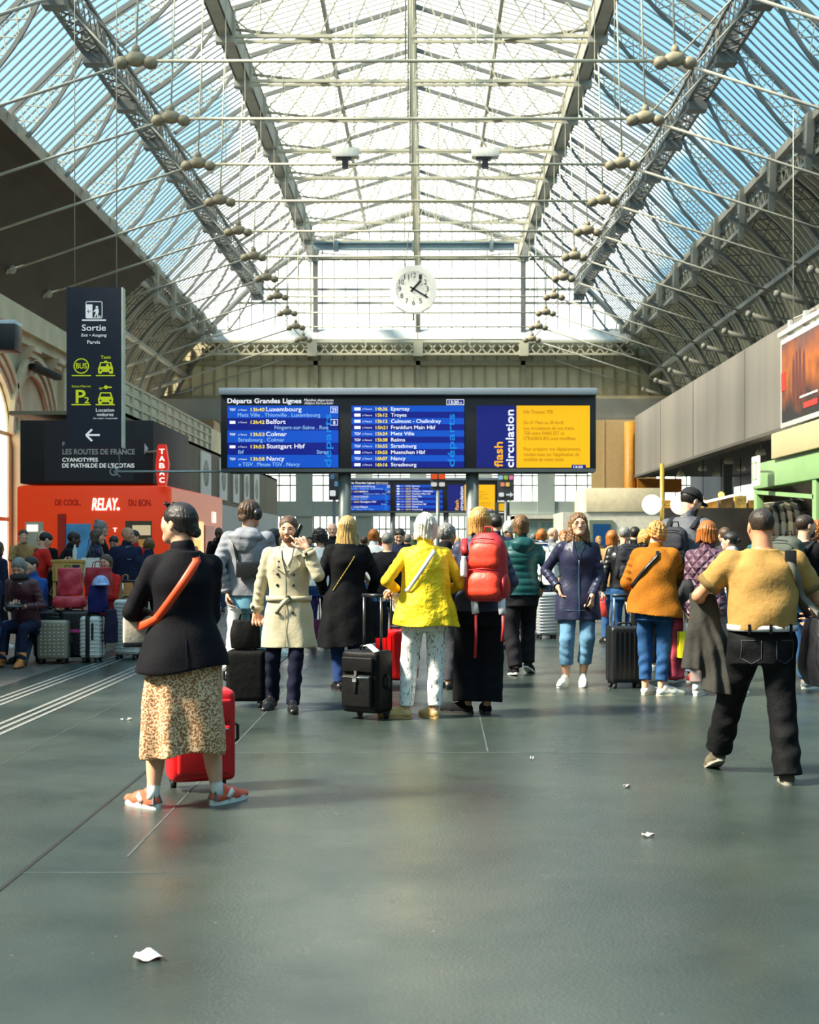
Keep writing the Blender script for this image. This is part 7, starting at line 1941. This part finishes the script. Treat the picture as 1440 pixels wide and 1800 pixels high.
# coat over his left forearm
el, w_ = p.J['elL'], p.J['wrL']; mid = (el + w_) / 2
ct_ = thing('folded_coat', 'dark grey coat draped over the mustard t-shirt man\'s forearm', 'coat', p.world((mid[0], mid[1], .55)), p.yaw)
F_ = Fld((-.30, -.30, -.12), (.34, .30, .62), .008)
ztop = mid[2] - .55 + .05
F_.loft(np.array([-.02, .10, .25, .38, ztop]), np.array([.10, .09, .07, .03, .0]), np.array([-.02, -.02, -.02, 0, 0]), np.array([.095, .09, .085, .08, .07]), np.array([.10, .10, .095, .09, .085]), k=0, folds=(5, .018, .5), wr=.006, pw=2.4, hem=lambda x, y: -.02 + .25 * (x + .1) * -.4)
F_.loft(np.array([.10, .22, .34, ztop]), np.array([-.02, -.02, -.02, -.0]), np.array([.06, .05, .03, 0]), np.array([.085, .08, .07, .06]), np.array([.08, .08, .08, .08]), k=.03, folds=(4, .012, .5), wr=.006)
np_mesh('cloth', *F_.mesh(), cloth('coat_grey', (62, 60, 56), .8, bump=.4, bs=18), ct_)

# ---- 11 woman in ochre sweater
yaw = -22
X, Y, zt = spot(1150, 1222, 919); h = zt + .015
L_ = lambda px, py, dy=0: LC(X, Y, yaw, px, py, dy)
p = Person(X, Y, h, yaw, 'fair-haired woman in loose ochre sweater and blue jeans from behind', 'f', .007, bulk=1.14, lean=7, head=(15, -14),
    feet=dict(L=dict(x=-.09, y=.02, yaw=15), R=dict(x=.07, y=-.02, yaw=-2 + 56)), hands=dict(L=dict(p=(-.22, .30, .95), D=(0, .8, -.5), curl=.8), R=dict(p=(.16, .38, .92), D=(-.2, .9, -.2), curl=.7, pole=(1, -.6, -.4))))
p.body(); p.top(cloth('ochre', (156, 94, 26), .9, bump=.3, bs=60), hem=.465, fit=.055, flare=.035, name='sweater', sr=(.086, .082, .054), wr=.008, swr=.006, box=1.0, folds=(4, .010), collar=(.02, .07), hemfn=lambda x, y: .465 * h - .10 * x)
p.trousers(DEN, tr=(.084, .066, .054), hem=.085, swr=.007); p.shoes(CANW, M('sole_cream', (222, 206, 176), .6), toe=.01); p.laces(RUB_W)
p.hair(hairm('strawberry', (214, 160, 90), (160, 100, 44)), 'bob', length=.26, width=.40, vol=1.07, amp=.012, n=14, curl=.022, depth=.40)
nz = p.J['neck'][2]; mb = MB(); ribbon(mb, [p.surf(.05, nz - .02, False, .016)] + [q for q in p.strap(1, .05, nz - .07, -.20, nz - .36, False, .014, 8)], .032, .005, lambda i, q: (0, -1, .2)); mb.build('bag_strap', LEA_K, p.root)
q = P(1098, 1209, 13.55)
suitcase('black ribbed suitcase beside the blue jeans of the ochre sweater woman', q.x, q.y, 8, .335, .24, .61, M('black_shell', (24, 24, 26), .38, var=.05), 'vrib', .30, tube=CHROME)

# ---- 12 tall man in a cap
yaw = -34
X, Y, zt = spot(1196, 1200, 860); h = zt + .03
p = Person(X, Y, h, yaw, 'very tall man in dark cap and grey jacket bending his head', 'm', .0075, bulk=1.0, lean=15, head=(28, -24), feet=dict(L=dict(x=-.08, yaw=-4), R=dict(x=.10, y=.05, yaw=20)), hands=dict(L=dict(p=(-.15, .35, 1.1), curl=.7), R=dict(p=(.16, .36, 1.1), curl=.7)))
p.body(); p.top(shiny('grey_jacket', (84, 84, 90), .6), hem=.49, fit=.035, name='jacket', sr=(.07, .062, .05), wr=.007, swr=.007, collar=(.05, .068))
p.trousers(cloth('jeans_ripped', (126, 150, 172), var=.4)); p.shoes(M('trainer_red', (196, 40, 48), .6), RUB_W, toe=.012); p.laces(RUB_W)
p.hair(H_DK, 'short', vol=.96, amp=.004); p.beard(hairm('beard_dk', (60, 42, 32)))
F_ = Fld(p.J['head'] - .45 * p.hh * 1.6, p.J['head'] + .55 * p.hh * 1.6, .006); F_.ell(p.hl((0, -.05, .16)), np.array((.40, .48, .40)) * p.hh, .01, 'u', p.hR); q = p.hR[:, 2]; c = p.hl((0, 0, .14)); F_.cut(lambda x, y, z: (c[0] - x) * q[0] + (c[1] - y) * q[1] + (c[2] - z) * q[2]); F_.ell(p.hl((0, .52, .15)), np.array((.25, .26, .035)) * p.hh, .02, 'u', p.hR); np_mesh('cap', *F_.mesh(), cloth('cap_dark', (44, 42, 44)), p.root)
backpack('dark backpack on the tall man in the cap', p, 1.14, .30, .17, .46, cloth('pack_dark', (50, 50, 56), .7), cloth('strap_dark', (34, 34, 38), .7), tilt=0)

# ---- 13 woman in purple quilted jacket
yaw = -30
X, Y, zt = spot(1243, 1224, 914); h = zt - .012
L_ = lambda px, py, dy=0: LC(X, Y, yaw, px, py, dy)
p = Person(X, Y, h, yaw, 'auburn-haired woman in purple quilted jacket carrying shopping bags', 'f', .0072, bulk=1.05, head=(0, -4), feet=dict(L=dict(x=-.10, y=.0, yaw=-2), R=dict(x=.16, y=.1, yaw=40)),
    hands=dict(L=dict(p=L_(1207, 1084, .02), D=(0, .2, -1), curl=.95, pole=(-.8, -1, 0)), R=dict(p=(.2, .3, 1.0), curl=.7)))
p.body()
qm = bpy.data.materials.new('purple_quilt'); qm.use_nodes = True; t = qm.node_tree; b = t.nodes['Principled BSDF']; b.inputs['Base Color'].default_value = rgb(98, 68, 84); b.inputs['Roughness'].default_value = .5
tc = t.nodes.new('ShaderNodeTexCoord'); hs = []
for rot in (.75, -.75):
    mp = t.nodes.new('ShaderNodeMapping'); mp.inputs['Rotation'].default_value = (0, rot, 0); t.links.new(tc.outputs['Object'], mp.inputs[0]); wv = t.nodes.new('ShaderNodeTexWave'); wv.inputs['Scale'].default_value = 4.2; wv.inputs['Distortion'].default_value = .3; t.links.new(mp.outputs[0], wv.inputs['Vector'])
    pw_ = t.nodes.new('ShaderNodeMath'); pw_.operation = 'POWER'; pw_.inputs[1].default_value = .35; t.links.new(wv.outputs['Fac'], pw_.inputs[0]); hs.append(pw_.outputs[0])
mn = t.nodes.new('ShaderNodeMath'); mn.operation = 'MINIMUM'; t.links.new(hs[0], mn.inputs[0]); t.links.new(hs[1], mn.inputs[1]); bp = t.nodes.new('ShaderNodeBump'); bp.inputs['Distance'].default_value = .03; bp.inputs['Strength'].default_value = .9; t.links.new(mn.outputs[0], bp.inputs['Height']); t.links.new(bp.outputs[0], b.inputs['Normal'])
p.top(qm, hem=.47, fit=.034, flare=.02, name='quilted_jacket', sr=(.066, .06, .05), collar=(.05, .07), swr=.003)
p.trousers(cloth('taupe', (142, 122, 116)), tr=(.088, .076, .07), hem=.075); p.socks(cloth('sock_white'), .14, .046); p.shoes(CANW, RUB_W, toe=.012)
p.hair(H_OR, 'bob', length=.42, width=.41, vol=1.05, amp=.014, n=18, depth=.40, wend=.46)
q = p.world(p.J['wrL']); yb = (q.x + .01, q.y - .02)
box_bag('bright yellow paper shopping bag with white cord handles', (yb[0], yb[1], q.z - .43), 8, .185, .09, .245, M('bag_yellow', (250, 226, 20), .6, var=.03), 'shopping_bag', 'bag', .13, CANW, .004)
soft_bag('tall patterned carrier bag in red and blue beside the yellow bag', (yb[0] - .10, yb[1] + .10, q.z - .62), 25, .17, .12, .56, M('bag_pattern', (150, 44, 66), .6, var=.9, vs=7), taper=.25, handles=.08)
el = p.J['elL']; F_ = Fld(el + (-.24, -.2, -.30), el + (.24, .28, .12), .008); F_.loft(np.linspace(el[2] - .22, el[2] + .05, 5), el[0] + np.array([-.06, -.05, -.02, 0, 0]), el[1] + np.array([.06, .05, .03, .02, .0]), np.array([.10, .12, .12, .10, .06]), np.array([.12, .13, .13, .12, .08]), k=0, wr=.008, folds=(4, .012, el[2] + .05))
V, Q = F_.mesh(); cc = thing('folded_coat', 'black coat hanging over the purple jacket woman\'s arm', 'coat', p.world((el[0], el[1], el[2] - .22)), p.yaw); V = V - np.array((el[0], el[1], el[2] - .22)); np_mesh('cloth', V, Q, cloth('coat_black2', (48, 48, 50), .7), cc)

# ---- 14 bearded man at the right edge
yaw = -50
X, Y, zt = spot(1412, 1208, 904); h = zt - .006
p = Person(X, Y, h, yaw, 'bearded man in black t-shirt with big pack at the right edge', 'm', .0078, bulk=1.1, head=(20, 4), feet=dict(L=dict(x=-.06, y=.12, yaw=0), R=dict(x=.1, y=-.1, yaw=10)), hands=dict(R=dict(p=(.2, .34, 1.05), curl=.8)))
p.body(); p.top(BLK, hem=.50, fit=.03, sleeve=.7, sr=(.07, .066, .05), name='t_shirt'); p.trousers(DEN); p.shoes(cloth('trainer_grey', (120, 120, 122)), RUB_W, toe=.012); p.hair(hairm('buzz'), 'short', vol=.95, amp=.003, n=50); p.beard(hairm('beard_dk'))
backpack('big grey-green hiking pack worn by the bearded man', p, 1.02, .36, .27, .48, cloth('pack_green', (80, 84, 76), .75), cloth('strap_dark'))

# ---- 15 balding man with black backpack
yaw = 4
X, Y, zt = spot(1098, 1152, 924); h = zt - .01
p = Person(X, Y, h, yaw, 'balding man in black leather jacket with black backpack', 'm', .009, bulk=1.08, head=(16, 0), hands=dict(L=dict(p=(-.27, .06, .82), curl=.9)))
p.body(False); p.top(LEA_K, hem=.52, fit=.035, sr=(.07, .062, .05)); p.trousers(DEN); p.shoes(CANW, RUB_W); p.hair(H_GY, 'short', vol=.94, amp=.003, n=50)
backpack('black laptop backpack on the balding man in leather', p, .97, .32, .2, .46, cloth('pack_black', (40, 40, 46), .6), cloth('strap_dark'))
q = p.world(p.J['wrL']); soft_bag('small red plastic bag held by the balding man', (q.x, q.y, q.z - .33), 0, .13, .1, .2, M('plastic_red', (230, 70, 60), .35), taper=.3, handles=.05)
q = P(960, 1118, 20.6); suitcase('silver suitcase with black side beyond the white tote', q.x, q.y, 10, .31, .26, .70, M('silver_shell', (186, 188, 190), .3, metal=.35), 'rib', .25)
# ================================================================ the crowd behind, and the waiting people on the left
PAL = dict(black=(24, 24, 28), navy=(34, 38, 60), grey=(110, 112, 116), dgrey=(60, 60, 64), white=(224, 222, 216), brown=(104, 76, 52), teal=(40, 92, 98), red=(204, 44, 36), blue=(44, 84, 150), tan=(170, 130, 84), green=(70, 84, 64), wine=(92, 46, 54), pink=(190, 120, 120), denim=(52, 84, 124))
def C(n): return cloth('c_' + n, PAL[n])
HAIRS = dict(br=H_BR, dk=H_DK, bl=H_BL, go=H_GO, au=H_OR, gy=H_GY, wh=H_WH, lb=H_LB)
def extra(px, top, Y, yaw, label, build='m', t='black', b='denim', hair='dk', kind='short', length=.4, skin=None, face=False, lean=0, head=(0, 0), seat=None, hands=None, feet=None, bulk=1.0, sleeve=1.95, vox=.011, curl=.0, vol=1.0, hem=.50, mat=None, fit=.032, beard=None, shoe=None, h=None, bald=False, flare=0.0, collar=(.04, .068)):
    X = (px - VX) * Y / FPX; zt = CAMH + (VY - top) * Y / FPX
    kw = {}
    if seat is None: hh = h or zt - .01
    else:
        hh = h or (1.70 if build == 'm' else 1.62); kw = dict(pelvis=(0, 0, seat + .05 - .50 * hh))
        feet = feet or dict(L=dict(x=-.12, y=.40), R=dict(x=.12, y=.42))
        hands = hands or dict(L=dict(p=(-.06, .36, seat + .28), D=(.3, .9, .1), N=(.5, 0, -.6), curl=.6), R=dict(p=(.08, .34, seat + .26), D=(-.3, .9, .1), N=(-.5, 0, -.6), curl=.6))
    p = Person(X, Y, hh, yaw, label, build, vox, lean=lean, head=head, hands=hands, feet=feet, bulk=bulk, skin=skin, **kw)
    p.body(False)
    if face: p.face()
    p.top(mat or C(t), hem=hem, fit=fit, sleeve=sleeve, collar=collar if sleeve > 1 else None, sr=(.066, .060, .048), flare=flare, wr=.005)
    p.trousers(C(b)); p.shoes(shoe or (CANW if (px * 7) % 3 < 1 else LEA_K), RUB_W if (px * 7) % 3 < 1 else RUB_K)
    if not bald: p.hair(HAIRS[hair], kind, length=length, curl=curl, vol=vol, amp=.008, vox=min(vox, .010), front=True)
    if beard: p.beard(HAIRS[beard])
    return p
# ---- people ahead, between and behind the near ones
extra(480, 928, 17.5, -70, 'dark-haired woman in teal jacket between hoodie and trench coat', 'f', 'teal', 'black', 'dk', 'long', .7)
extra(585, 919, 24, 180, 'balding man in dark coat facing us beside the paper bag', 'm', 'black', 'black', face=True, bald=True)
extra(657, 929, 21.5, -6, 'auburn-haired woman in white top right of the long blonde hair', 'f', 'white', 'denim', 'au', 'bob', .3)
p = extra(681, 935, 17.6, -8, 'broad man in black t-shirt and cap looking at his phone', 'm', 'black', 'dgrey', 'gy', bulk=1.15, sleeve=.7, hands=dict(R=dict(p=(.05, .34, 1.15), curl=.6), L=dict(p=(-.28, .1, .95), curl=.8)))
p = extra(640, 942, 27, 0, 'man in grey jacket far behind the long blonde hair', 'm', 'grey', 'black', 'br')
extra(703, 927, 20.5, 176, 'dark-haired man in navy jacket facing us, left of the white hair', 'm', 'navy', 'denim', 'dk', face=True, head=(0, -20))
extra(716, 938, 25, 10, 'man in black seen between the black t-shirt and the yellow vest', 'm', 'black', 'black', 'gy')
extra(776, 919, 13.4, -38, 'man with grey curly hair in black jacket behind the yellow vest', 'm', 'black', 'dgrey', 'gy', skin=SKIN_T, curl=.014, vol=1.04, vox=.008, lean=6, face=True)
extra(872, 904, 18.5, -8, 'dark-haired man in navy hooded jacket behind the red rucksack', 'm', 'navy', 'black', 'dk')
extra(895, 914, 21, 0, 'white-haired woman in brown jacket left of the ponytail', 'f', 'brown', 'black', 'wh', 'bob', .25)
p = extra(952, 929, 21.5, -10, 'auburn-haired person in white jacket and blue scarf', 'f', 'white', 'denim', 'au', 'bob', .25)
MB().tube([p.J['neck'] + np.array([.075 * math.sin(a), .02 + .08 * math.cos(a), .03]) for a in np.linspace(0, 6.28, 13)[:-1]], .04, 8, closed=True).build('scarf', C('blue'), p.root)
extra(970, 927, 24.5, -70, 'balding man in pale coat beside the blue scarf', 'm', 'grey', 'black', bald=True, face=True)
extra(991, 931, 27, 180, 'fair-skinned woman facing us left of the navy parka woman\'s head', 'f', 'green', 'black', 'au', 'bob', .3, face=True)
extra(1076, 931, 19.5, 5, 'pink-haired woman in brown top left of the black laptop backpack', 'f', 'tan', 'denim', 'au', 'bob', .5)
p = extra(1116, 925, 20.5, -20, 'man in dark cap and black jacket beside the balding man', 'm', 'black', 'black', 'dk')
extra(1134, 930, 15.4, -5, 'curly fair-haired person behind the ochre sweater', 'f', 'black', 'black', 'go', 'bob', .2, curl=.03)
p = extra(1287, 934, 16.2, 60, 'black-haired woman in white top and face mask behind the mustard t-shirt', 'f', 'white', 'black', 'dk', 'short', vol=1.02, vox=.008)
F_ = Fld(p.hl((0, .2, -.25)) - .12, p.hl((0, .2, -.25)) + .12, .006); F_.ell(p.hl((0, .16, -.22)), np.array((.25, .31, .2)) * p.hh, .01, 'u', p.hR); np_mesh('face_mask', *F_.mesh(), M('mask_white', (236, 238, 240), .7), p.root)
MB().ball(p.hl((0, -.48, .02)), .17 * p.hh, 14, 10).build('hair_bun', H_DK, p.root)
extra(1275, 926, 19, 10, 'brown-haired man behind the purple quilted jacket', 'm', 'dgrey', 'black', 'br')
extra(1437, 915, 17.5, 120, 'curly auburn-haired woman in brown at the right picture edge', 'f', 'brown', 'denim', 'au', 'bob', .35, curl=.03, vol=1.12)
FAR = [(455, 'man in dark jacket', 'm', 'dgrey', 'br', 'left of the near grey board pole'), (545, 'woman in grey coat', 'f', 'grey', 'dk', 'behind the trench coat man\'s head'), (625, 'man in navy coat', 'm', 'navy', 'dk', 'right of the near left board pole'), (668, 'woman in red coat', 'f', 'red', 'br', 'under the second board'), (728, 'man in green jacket', 'm', 'green', 'gy', 'under the second board'), (806, 'woman in black coat', 'f', 'black', 'bl', 'under the flash board'),
       (856, 'man in brown coat', 'm', 'brown', 'dk', 'right of the near right board pole'), (925, 'woman in wine-red coat', 'f', 'wine', 'br', 'before the pale low kiosk'), (938, 'man in blue jacket', 'm', 'blue', 'gy', 'before the pale low kiosk'), (1005, 'man in black jacket', 'm', 'black', 'br', 'at the corner of the white stall'), (1052, 'woman in tan coat', 'f', 'tan', 'go', 'before the blue stall poster'), (1088, 'man in grey jumper', 'm', 'grey', 'dk', 'before the white stall'), (1170, 'woman in navy coat', 'f', 'navy', 'lb', 'by the brass lamp pole'), (1335, 'man in teal shirt', 'm', 'teal', 'dk', 'before the dark shop counter')]
for i, (px, a, bd, tc_, hr, w_) in enumerate(FAR):
    Y = (34, 41, 37, 45, 39, 43)[i % 6]; hgt = (1.76, 1.70, 1.72, 1.66, 1.78, 1.69)[i % 6] if bd == 'm' else 1.66
    if px > 1100: Y = 27
    elif px > 1000: Y = 38
    extra(px, VY - (hgt - CAMH) * FPX / Y, Y, (0, 170, 20, -60, 200, 90)[i % 6], '%s far away %s' % (a, w_), bd, tc_, 'black' if i % 2 else 'denim', hr, 'short' if bd == 'm' else 'bob', .35, vox=.014)

# ---- left: bench and waiting people
be = thing('bench', 'blue-grey metal bench under the seated woman at the left', 'bench', (P(30, 0, 16.35).x, 16.35, 0))
STB = M('bench_blue', (64, 84, 104), .4, metal=.4, var=.06)
for i in range(6): MB().box(-.75, .34, -.24 + i * .08, -.185 + i * .08, .40, .425).build('seat_slat', STB, be, bevel=.004)
for x in (-.55, .2):
    MB().beam((x, 0, .40), (x - .02, -.34, .0), .06, .05).build('leg', STB, be, bevel=.008); MB().beam((x, 0, .40), (x - .02, .30, .0), .06, .05).build('leg', STB, be, bevel=.008)
MB().box(-.75, .34, -.03, .03, .35, .40).build('beam', STB, be)
BUR = M('leather_burgundy', (74, 34, 44), .38, var=.15, bump=.3, bs=20)
p = extra(46, 985, 16.15, 172, 'seated grey-haired woman in burgundy leather jacket looking at a phone', 'f', hair='gy', kind='bob', length=.30, seat=.42, lean=16, head=(-4, -30), mat=BUR, b='navy', vox=.0075, face=True, hem=.50, shoe=M('boot_tan', (196, 120, 54), .5, bump=.1), h=1.62, hands=dict(R=dict(p=(.04, .30, .74), D=(-.6, .7, .1), N=(-.3, .2, -1), curl=.7), L=dict(p=(-.12, .30, .70), D=(.5, .8, .2), N=(.3, .2, 1), curl=.5)))
MB().tube([p.J['neck'] + np.array([.08 * math.sin(a), .03 + .08 * math.cos(a), .02]) for a in np.linspace(0, 6.28, 13)[:-1]], .035, 8, closed=True).build('scarf', C('dgrey'), p.root)
nz = p.J['neck'][2]; slab('blouse', [p.surf(.05, nz - .05, True, .006), p.surf(-.05, nz - .05, True, .006), p.surf(-.035, nz - .36, True, .006), p.surf(.035, nz - .36, True, .006)], C('white'), .004, p.root)
for n in 'LR':
    an, kn = p.J['an' + n], p.J['kn' + n]; MB().tube([an - unit(kn - an) * .02, an + unit(kn - an) * .10], [.052, .056], 14).build('boot_shaft', MATS['boot_tan'], p.root)
ph_ = tag(MB().box(-.11, .11, -.005, .005, -.075, .075).build('tablet', M('phone_black'), None, bevel=.004), 'dark tablet in the hands of the seated grey-haired woman', 'tablet'); ph_.location = p.world((-.045, .385, .735)); ph_.rotation_euler = (R(60), 0, R(172))
extra(64, 984, 16.75, 150, 'seated person in blue jacket behind the burgundy leather jacket', 'm', 'blue', 'denim', 'dk', seat=.42, lean=6, vox=.009, h=1.60)
extra(189, 983, 17.6, 165, 'seated dark-haired girl behind the blue capped backpack', 'f', 'red', 'black', 'br', 'bob', .35, seat=.46, lean=2, vox=.009, face=True, h=1.56)
extra(64, 933, 19.6, -60, 'person in red t-shirt looking down at a phone', 'm', 'red', 'black', 'dk', sleeve=.75, lean=10, head=(0, -26), vox=.009, face=True, hands=dict(L=dict(p=(-.08, .38, 1.16), D=(.4, .8, .2), N=(0, 0, 1), curl=.5), R=dict(p=(.08, .38, 1.15), D=(-.3, .8, .2), N=(0, 0, 1), curl=.5)))
extra(41, 930, 23.5, -160, 'dark-haired man in brown coat by the stone column', 'm', 'tan', 'tan', 'br', face=True, hem=.32, hands=dict(R=dict(p=(.1, .24, 1.40), D=(-.3, 0, 1), curl=.6, pole=(.5, -.2, -1))), vox=.010)
extra(89, 932, 21.0, 150, 'bald man in black behind the red t-shirt', 'm', 'black', 'black', bald=True, lean=12)
extra(108, 933, 20.4, -80, 'dark-skinned man in black jacket leaning over the tall table', 'm', 'black', 'black', 'dk', skin=SKIN_D, lean=14, head=(0, -14), vox=.009, hands=dict(L=dict(p=(-.1, .34, 1.10), D=(.2, 1, 0), N=(0, 0, -1)), R=dict(p=(.12, .32, 1.10), D=(-.2, 1, 0), N=(0, 0, -1))))
p = extra(168, 929, 19.9, -82, 'dark-haired woman in shiny navy jacket in profile', 'f', hair='br', kind='bob', length=.40, mat=shiny('navy_gloss', (30, 34, 62), .3), b='black', vox=.009, face=True)
box_bag('big white tote hanging from the shiny navy jacket woman', tuple(P(161, 1013, 19.1)), 0, .24, .10, .26, CANW, 'tote_bag', 'bag', .30, LEA_K, .01)
p = extra(174, 914, 21.2, -80, 'tall woman with grey hair bun and glasses in profile', 'f', 'black', 'black', 'gy', 'bob', .28, vox=.009, face=True)
p.glasses(PLASTIC); MB().ball(p.hl((0, -.30, .48)), .13 * p.hh, 12, 8).build('hair_bun', H_GY, p.root)
extra(201, 940, 21.8, 178, 'dark-haired man looking down between two navy jackets', 'm', 'navy', 'black', 'dk', face=True, head=(0, -24))
p = extra(222, 926, 19.8, -150, 'bald older man in navy jacket looking right', 'm', 'navy', 'black', bald=True, skin=SKIN_T, face=True, head=(-36, 4), vox=.008)
nz = p.J['neck'][2]; slab('shirt', [p.surf(.04, nz, True, .006), p.surf(-.04, nz, True, .006), p.surf(-.03, nz - .2, True, .006), p.surf(.03, nz - .2, True, .006)], C('grey'), .004, p.root)
extra(237, 931, 21.4, 160, 'dark-haired person in red behind the bald older man', 'm', 'red', 'black', 'dk')
extra(262, 945, 19.0, 10, 'brown-haired person with a bun hidden behind the blazer woman', 'f', 'navy', 'black', 'lb', 'bob', .2)
extra(385, 926, 29, 176, 'dark-skinned man in sunglasses and black jacket walking towards us', 'm', 'black', 'denim', bald=True, skin=SKIN_D, face=True, vox=.010, hands=dict(R=dict(p=(.08, .22, 1.44), D=(-.3, 0, 1), curl=.6, pole=(.5, -.2, -1)))).glasses(PLASTIC, True)
extra(-6, 950, 18.6, -30, 'person in dark coat cut by the left picture edge', 'f', 'navy', 'black', 'br', 'bob', .5)
extra(-24, 1012, 15.6, 172, 'seated person in navy cut by the left picture edge', 'm', 'navy', 'denim', 'dk', seat=.42, lean=6, h=1.62)

# tall table with board front and a bottle
tt = thing('tall_table', 'tall wooden table with a board front behind the red bags', 'table', (P(119, 0, 19.0).x, 19.0, 0))
WOOD = M('pale_wood', (196, 150, 76), .55, var=.25, vs=3, stretch=(8, 1, 1))
zt_ = P(0, 984, 19.0).z
MB().box(-.23, .23, -.02, .5, zt_ - .04, zt_).build('top', WOOD, tt, bevel=.006)
fr = MB().box(-.21, .21, -.012, .012, zt_ - .30, zt_ - .04).build('front_board', WOOD, tt, bevel=.004)
mb = MB(); mb.tube([(-.0 + .05 * math.cos(a), -.016, zt_ - .12 + .05 * math.sin(a)) for a in np.linspace(.5, 5.8, 12)], .008, 5); mb.build('green_mark', M('mark_green', (110, 140, 50), .6), fr)
MB().box(.07, .17, -.018, -.01, zt_ - .17, zt_ - .07).build('dark_mark', M('mark_navy', (40, 36, 66), .6), fr)
for x in (-.19, .19):
    for y in (.03, .45): MB().box(x - .02, x + .02, y - .02, y + .02, 0, zt_ - .04).build('leg', WOOD, tt)
mb = MB(); mb.lathe([(.03, 0), (.032, .01), (.032, .13), (.014, .18), (.014, .21)], 12, (0, 0, 0)); o = mb.build('bottle', M('bottle_clear'), None); tag(o, 'clear bottle standing on the tall wooden table', 'bottle'); o.location = (tt.location.x + .06, 19.15, zt_)

# luggage of the waiting people
def at(px, py): Y = floor_y(py); return (px - VX) * Y / FPX, Y
x, y = at(90, 1168); suitcase('beige studded hard suitcase beside the tan boots', x, y + .12, 2, .36, .22, .52, M('beige_shell', (150, 142, 122), .4, metal=.25, var=.05), 'dots')
sc1 = suitcase('black suitcase with pink luggage strap behind the studded suitcase', x + .20, y + .42, 4, .36, .26, .62, M('black_shell2', (22, 22, 26), .4), 'vrib', 0, tube=CHROME)
mb = MB(); mb.box(-.186, .186, -.136, .136, .36, .40); mb.build('luggage_strap', M('strap_pink', (226, 70, 150), .6), sc1)
sc2 = suitcase('small black suitcase with white corners behind the studded suitcase', x - .16, y + .50, 4, .34, .26, .62, M('black_shell2'), 'plain', 0)
soft_bag('flat red plastic package lying on the black suitcases', (x + .10, y + .44, .655), 6, .40, .26, .14, M('plastic_crimson', (204, 56, 72), .35, var=.12, bump=.6, bs=14), 'package', 'package', taper=.05, wr=.006)
soft_bag('big crumpled red carrier bag on the flat red package', (x + .10, y + .46, .805), 12, .30, .22, .33, M('plastic_crimson'), taper=.05, wr=.012)
x, y = at(158, 1166); sc3 = suitcase('small white ribbed suitcase with black band, left of the stripes', x, y + .13, -6, .24, .24, .56, M('white_shell', (214, 212, 202), .3, var=.04), 'rib', 0, tube=CHROME)
mb = MB(); mb.box(-.045, .01, -.128, .128, .06, .566); mb.build('band', PLASTIC, sc3, bevel=.006); mb = MB(); mb.box(.03, .055, -.135, -.11, .28, .48); mb.build('lock_strap', PLASTIC, sc3)
bpk = soft_bag('navy backpack lying on the small white suitcase', (x + .06, y + .15, .60), 8, .25, .2, .33, cloth('backpack_navy', (36, 38, 92), .7), 'backpack', 'backpack', taper=.2, wr=.008)
cp = thing('baseball_cap', 'blue and white baseball cap on the navy backpack', 'cap', (x + .10, y + .13, .925), R(20))
F_ = Fld((-.15, -.22, -.01), (.15, .14, .16), .006); F_.ell((0, 0, 0), (.105, .115, .125), .01); F_.ell((0, -.13, .012), (.085, .08, .016), .02); F_.cut(lambda a, b_, c_: .0 - c_); np_mesh('crown', *F_.mesh(), M('cap_pale', (150, 166, 204), .8, var=.3, vs=20), cp)
soft_bag('dark drawstring bag hanging beside the small white suitcase', (x + .23, y + .10, .24), 10, .17, .15, .40, cloth('bag_aubergine', (44, 40, 60), .75), taper=.15, handles=.06)
sc4 = suitcase('tall white ribbed suitcase behind the drawstring bag', x + .32, y + .62, -4, .30, .24, .74, M('white_shell'), 'rib', .22, tube=CHROME)
MB().box(-.13, .17, .3, .34, .0, .04).build('x', PLASTIC) if False else None
tr_ = suitcase('small black-wheeled cream suitcase at the edge of the white stripes', x + .34, y + .18, -10, .22, .2, .10, M('cream_shell', (206, 198, 176), .4), 'plain') if False else None
x, y = at(214, 1130); suitcase('khaki trunk-like suitcase left of the blazer woman', x, y + .2, 4, .25, .26, .62, M('khaki_shell', (172, 158, 120), .45), 'plain', .36, trim=LEA_K, tube=CHROME)
suitcase('second cream trunk-like suitcase nearly behind the blazer woman', x + .28, y + .35, 4, .26, .26, .66, M('cream_shell', (206, 198, 176), .4), 'plain', .30, trim=LEA_K)
X_, Y_ = at(173, 1140); soft_bag('large wine-red bag on the tall white suitcase', (P(173, 0, 17.2).x, 17.2, .77), -8, .34, .2, .36, M('bag_winered', (170, 36, 48), .45, bump=.4, bs=14), taper=-.02, wr=.008, handles=.08)
box_bag('brown paper carrier bag behind the khaki suitcase', (P(214, 0, 17.4).x, 17.62, .625), 0, .18, .10, .33, M('kraft_paper'), 'paper_bag', 'bag', .08)
soft_bag('grey cloth bag on the cream trunk-like suitcase', (x + .28, y + .35, .668), 6, .24, .18, .30, C('grey'), taper=.2, wr=.010, handles=.06)
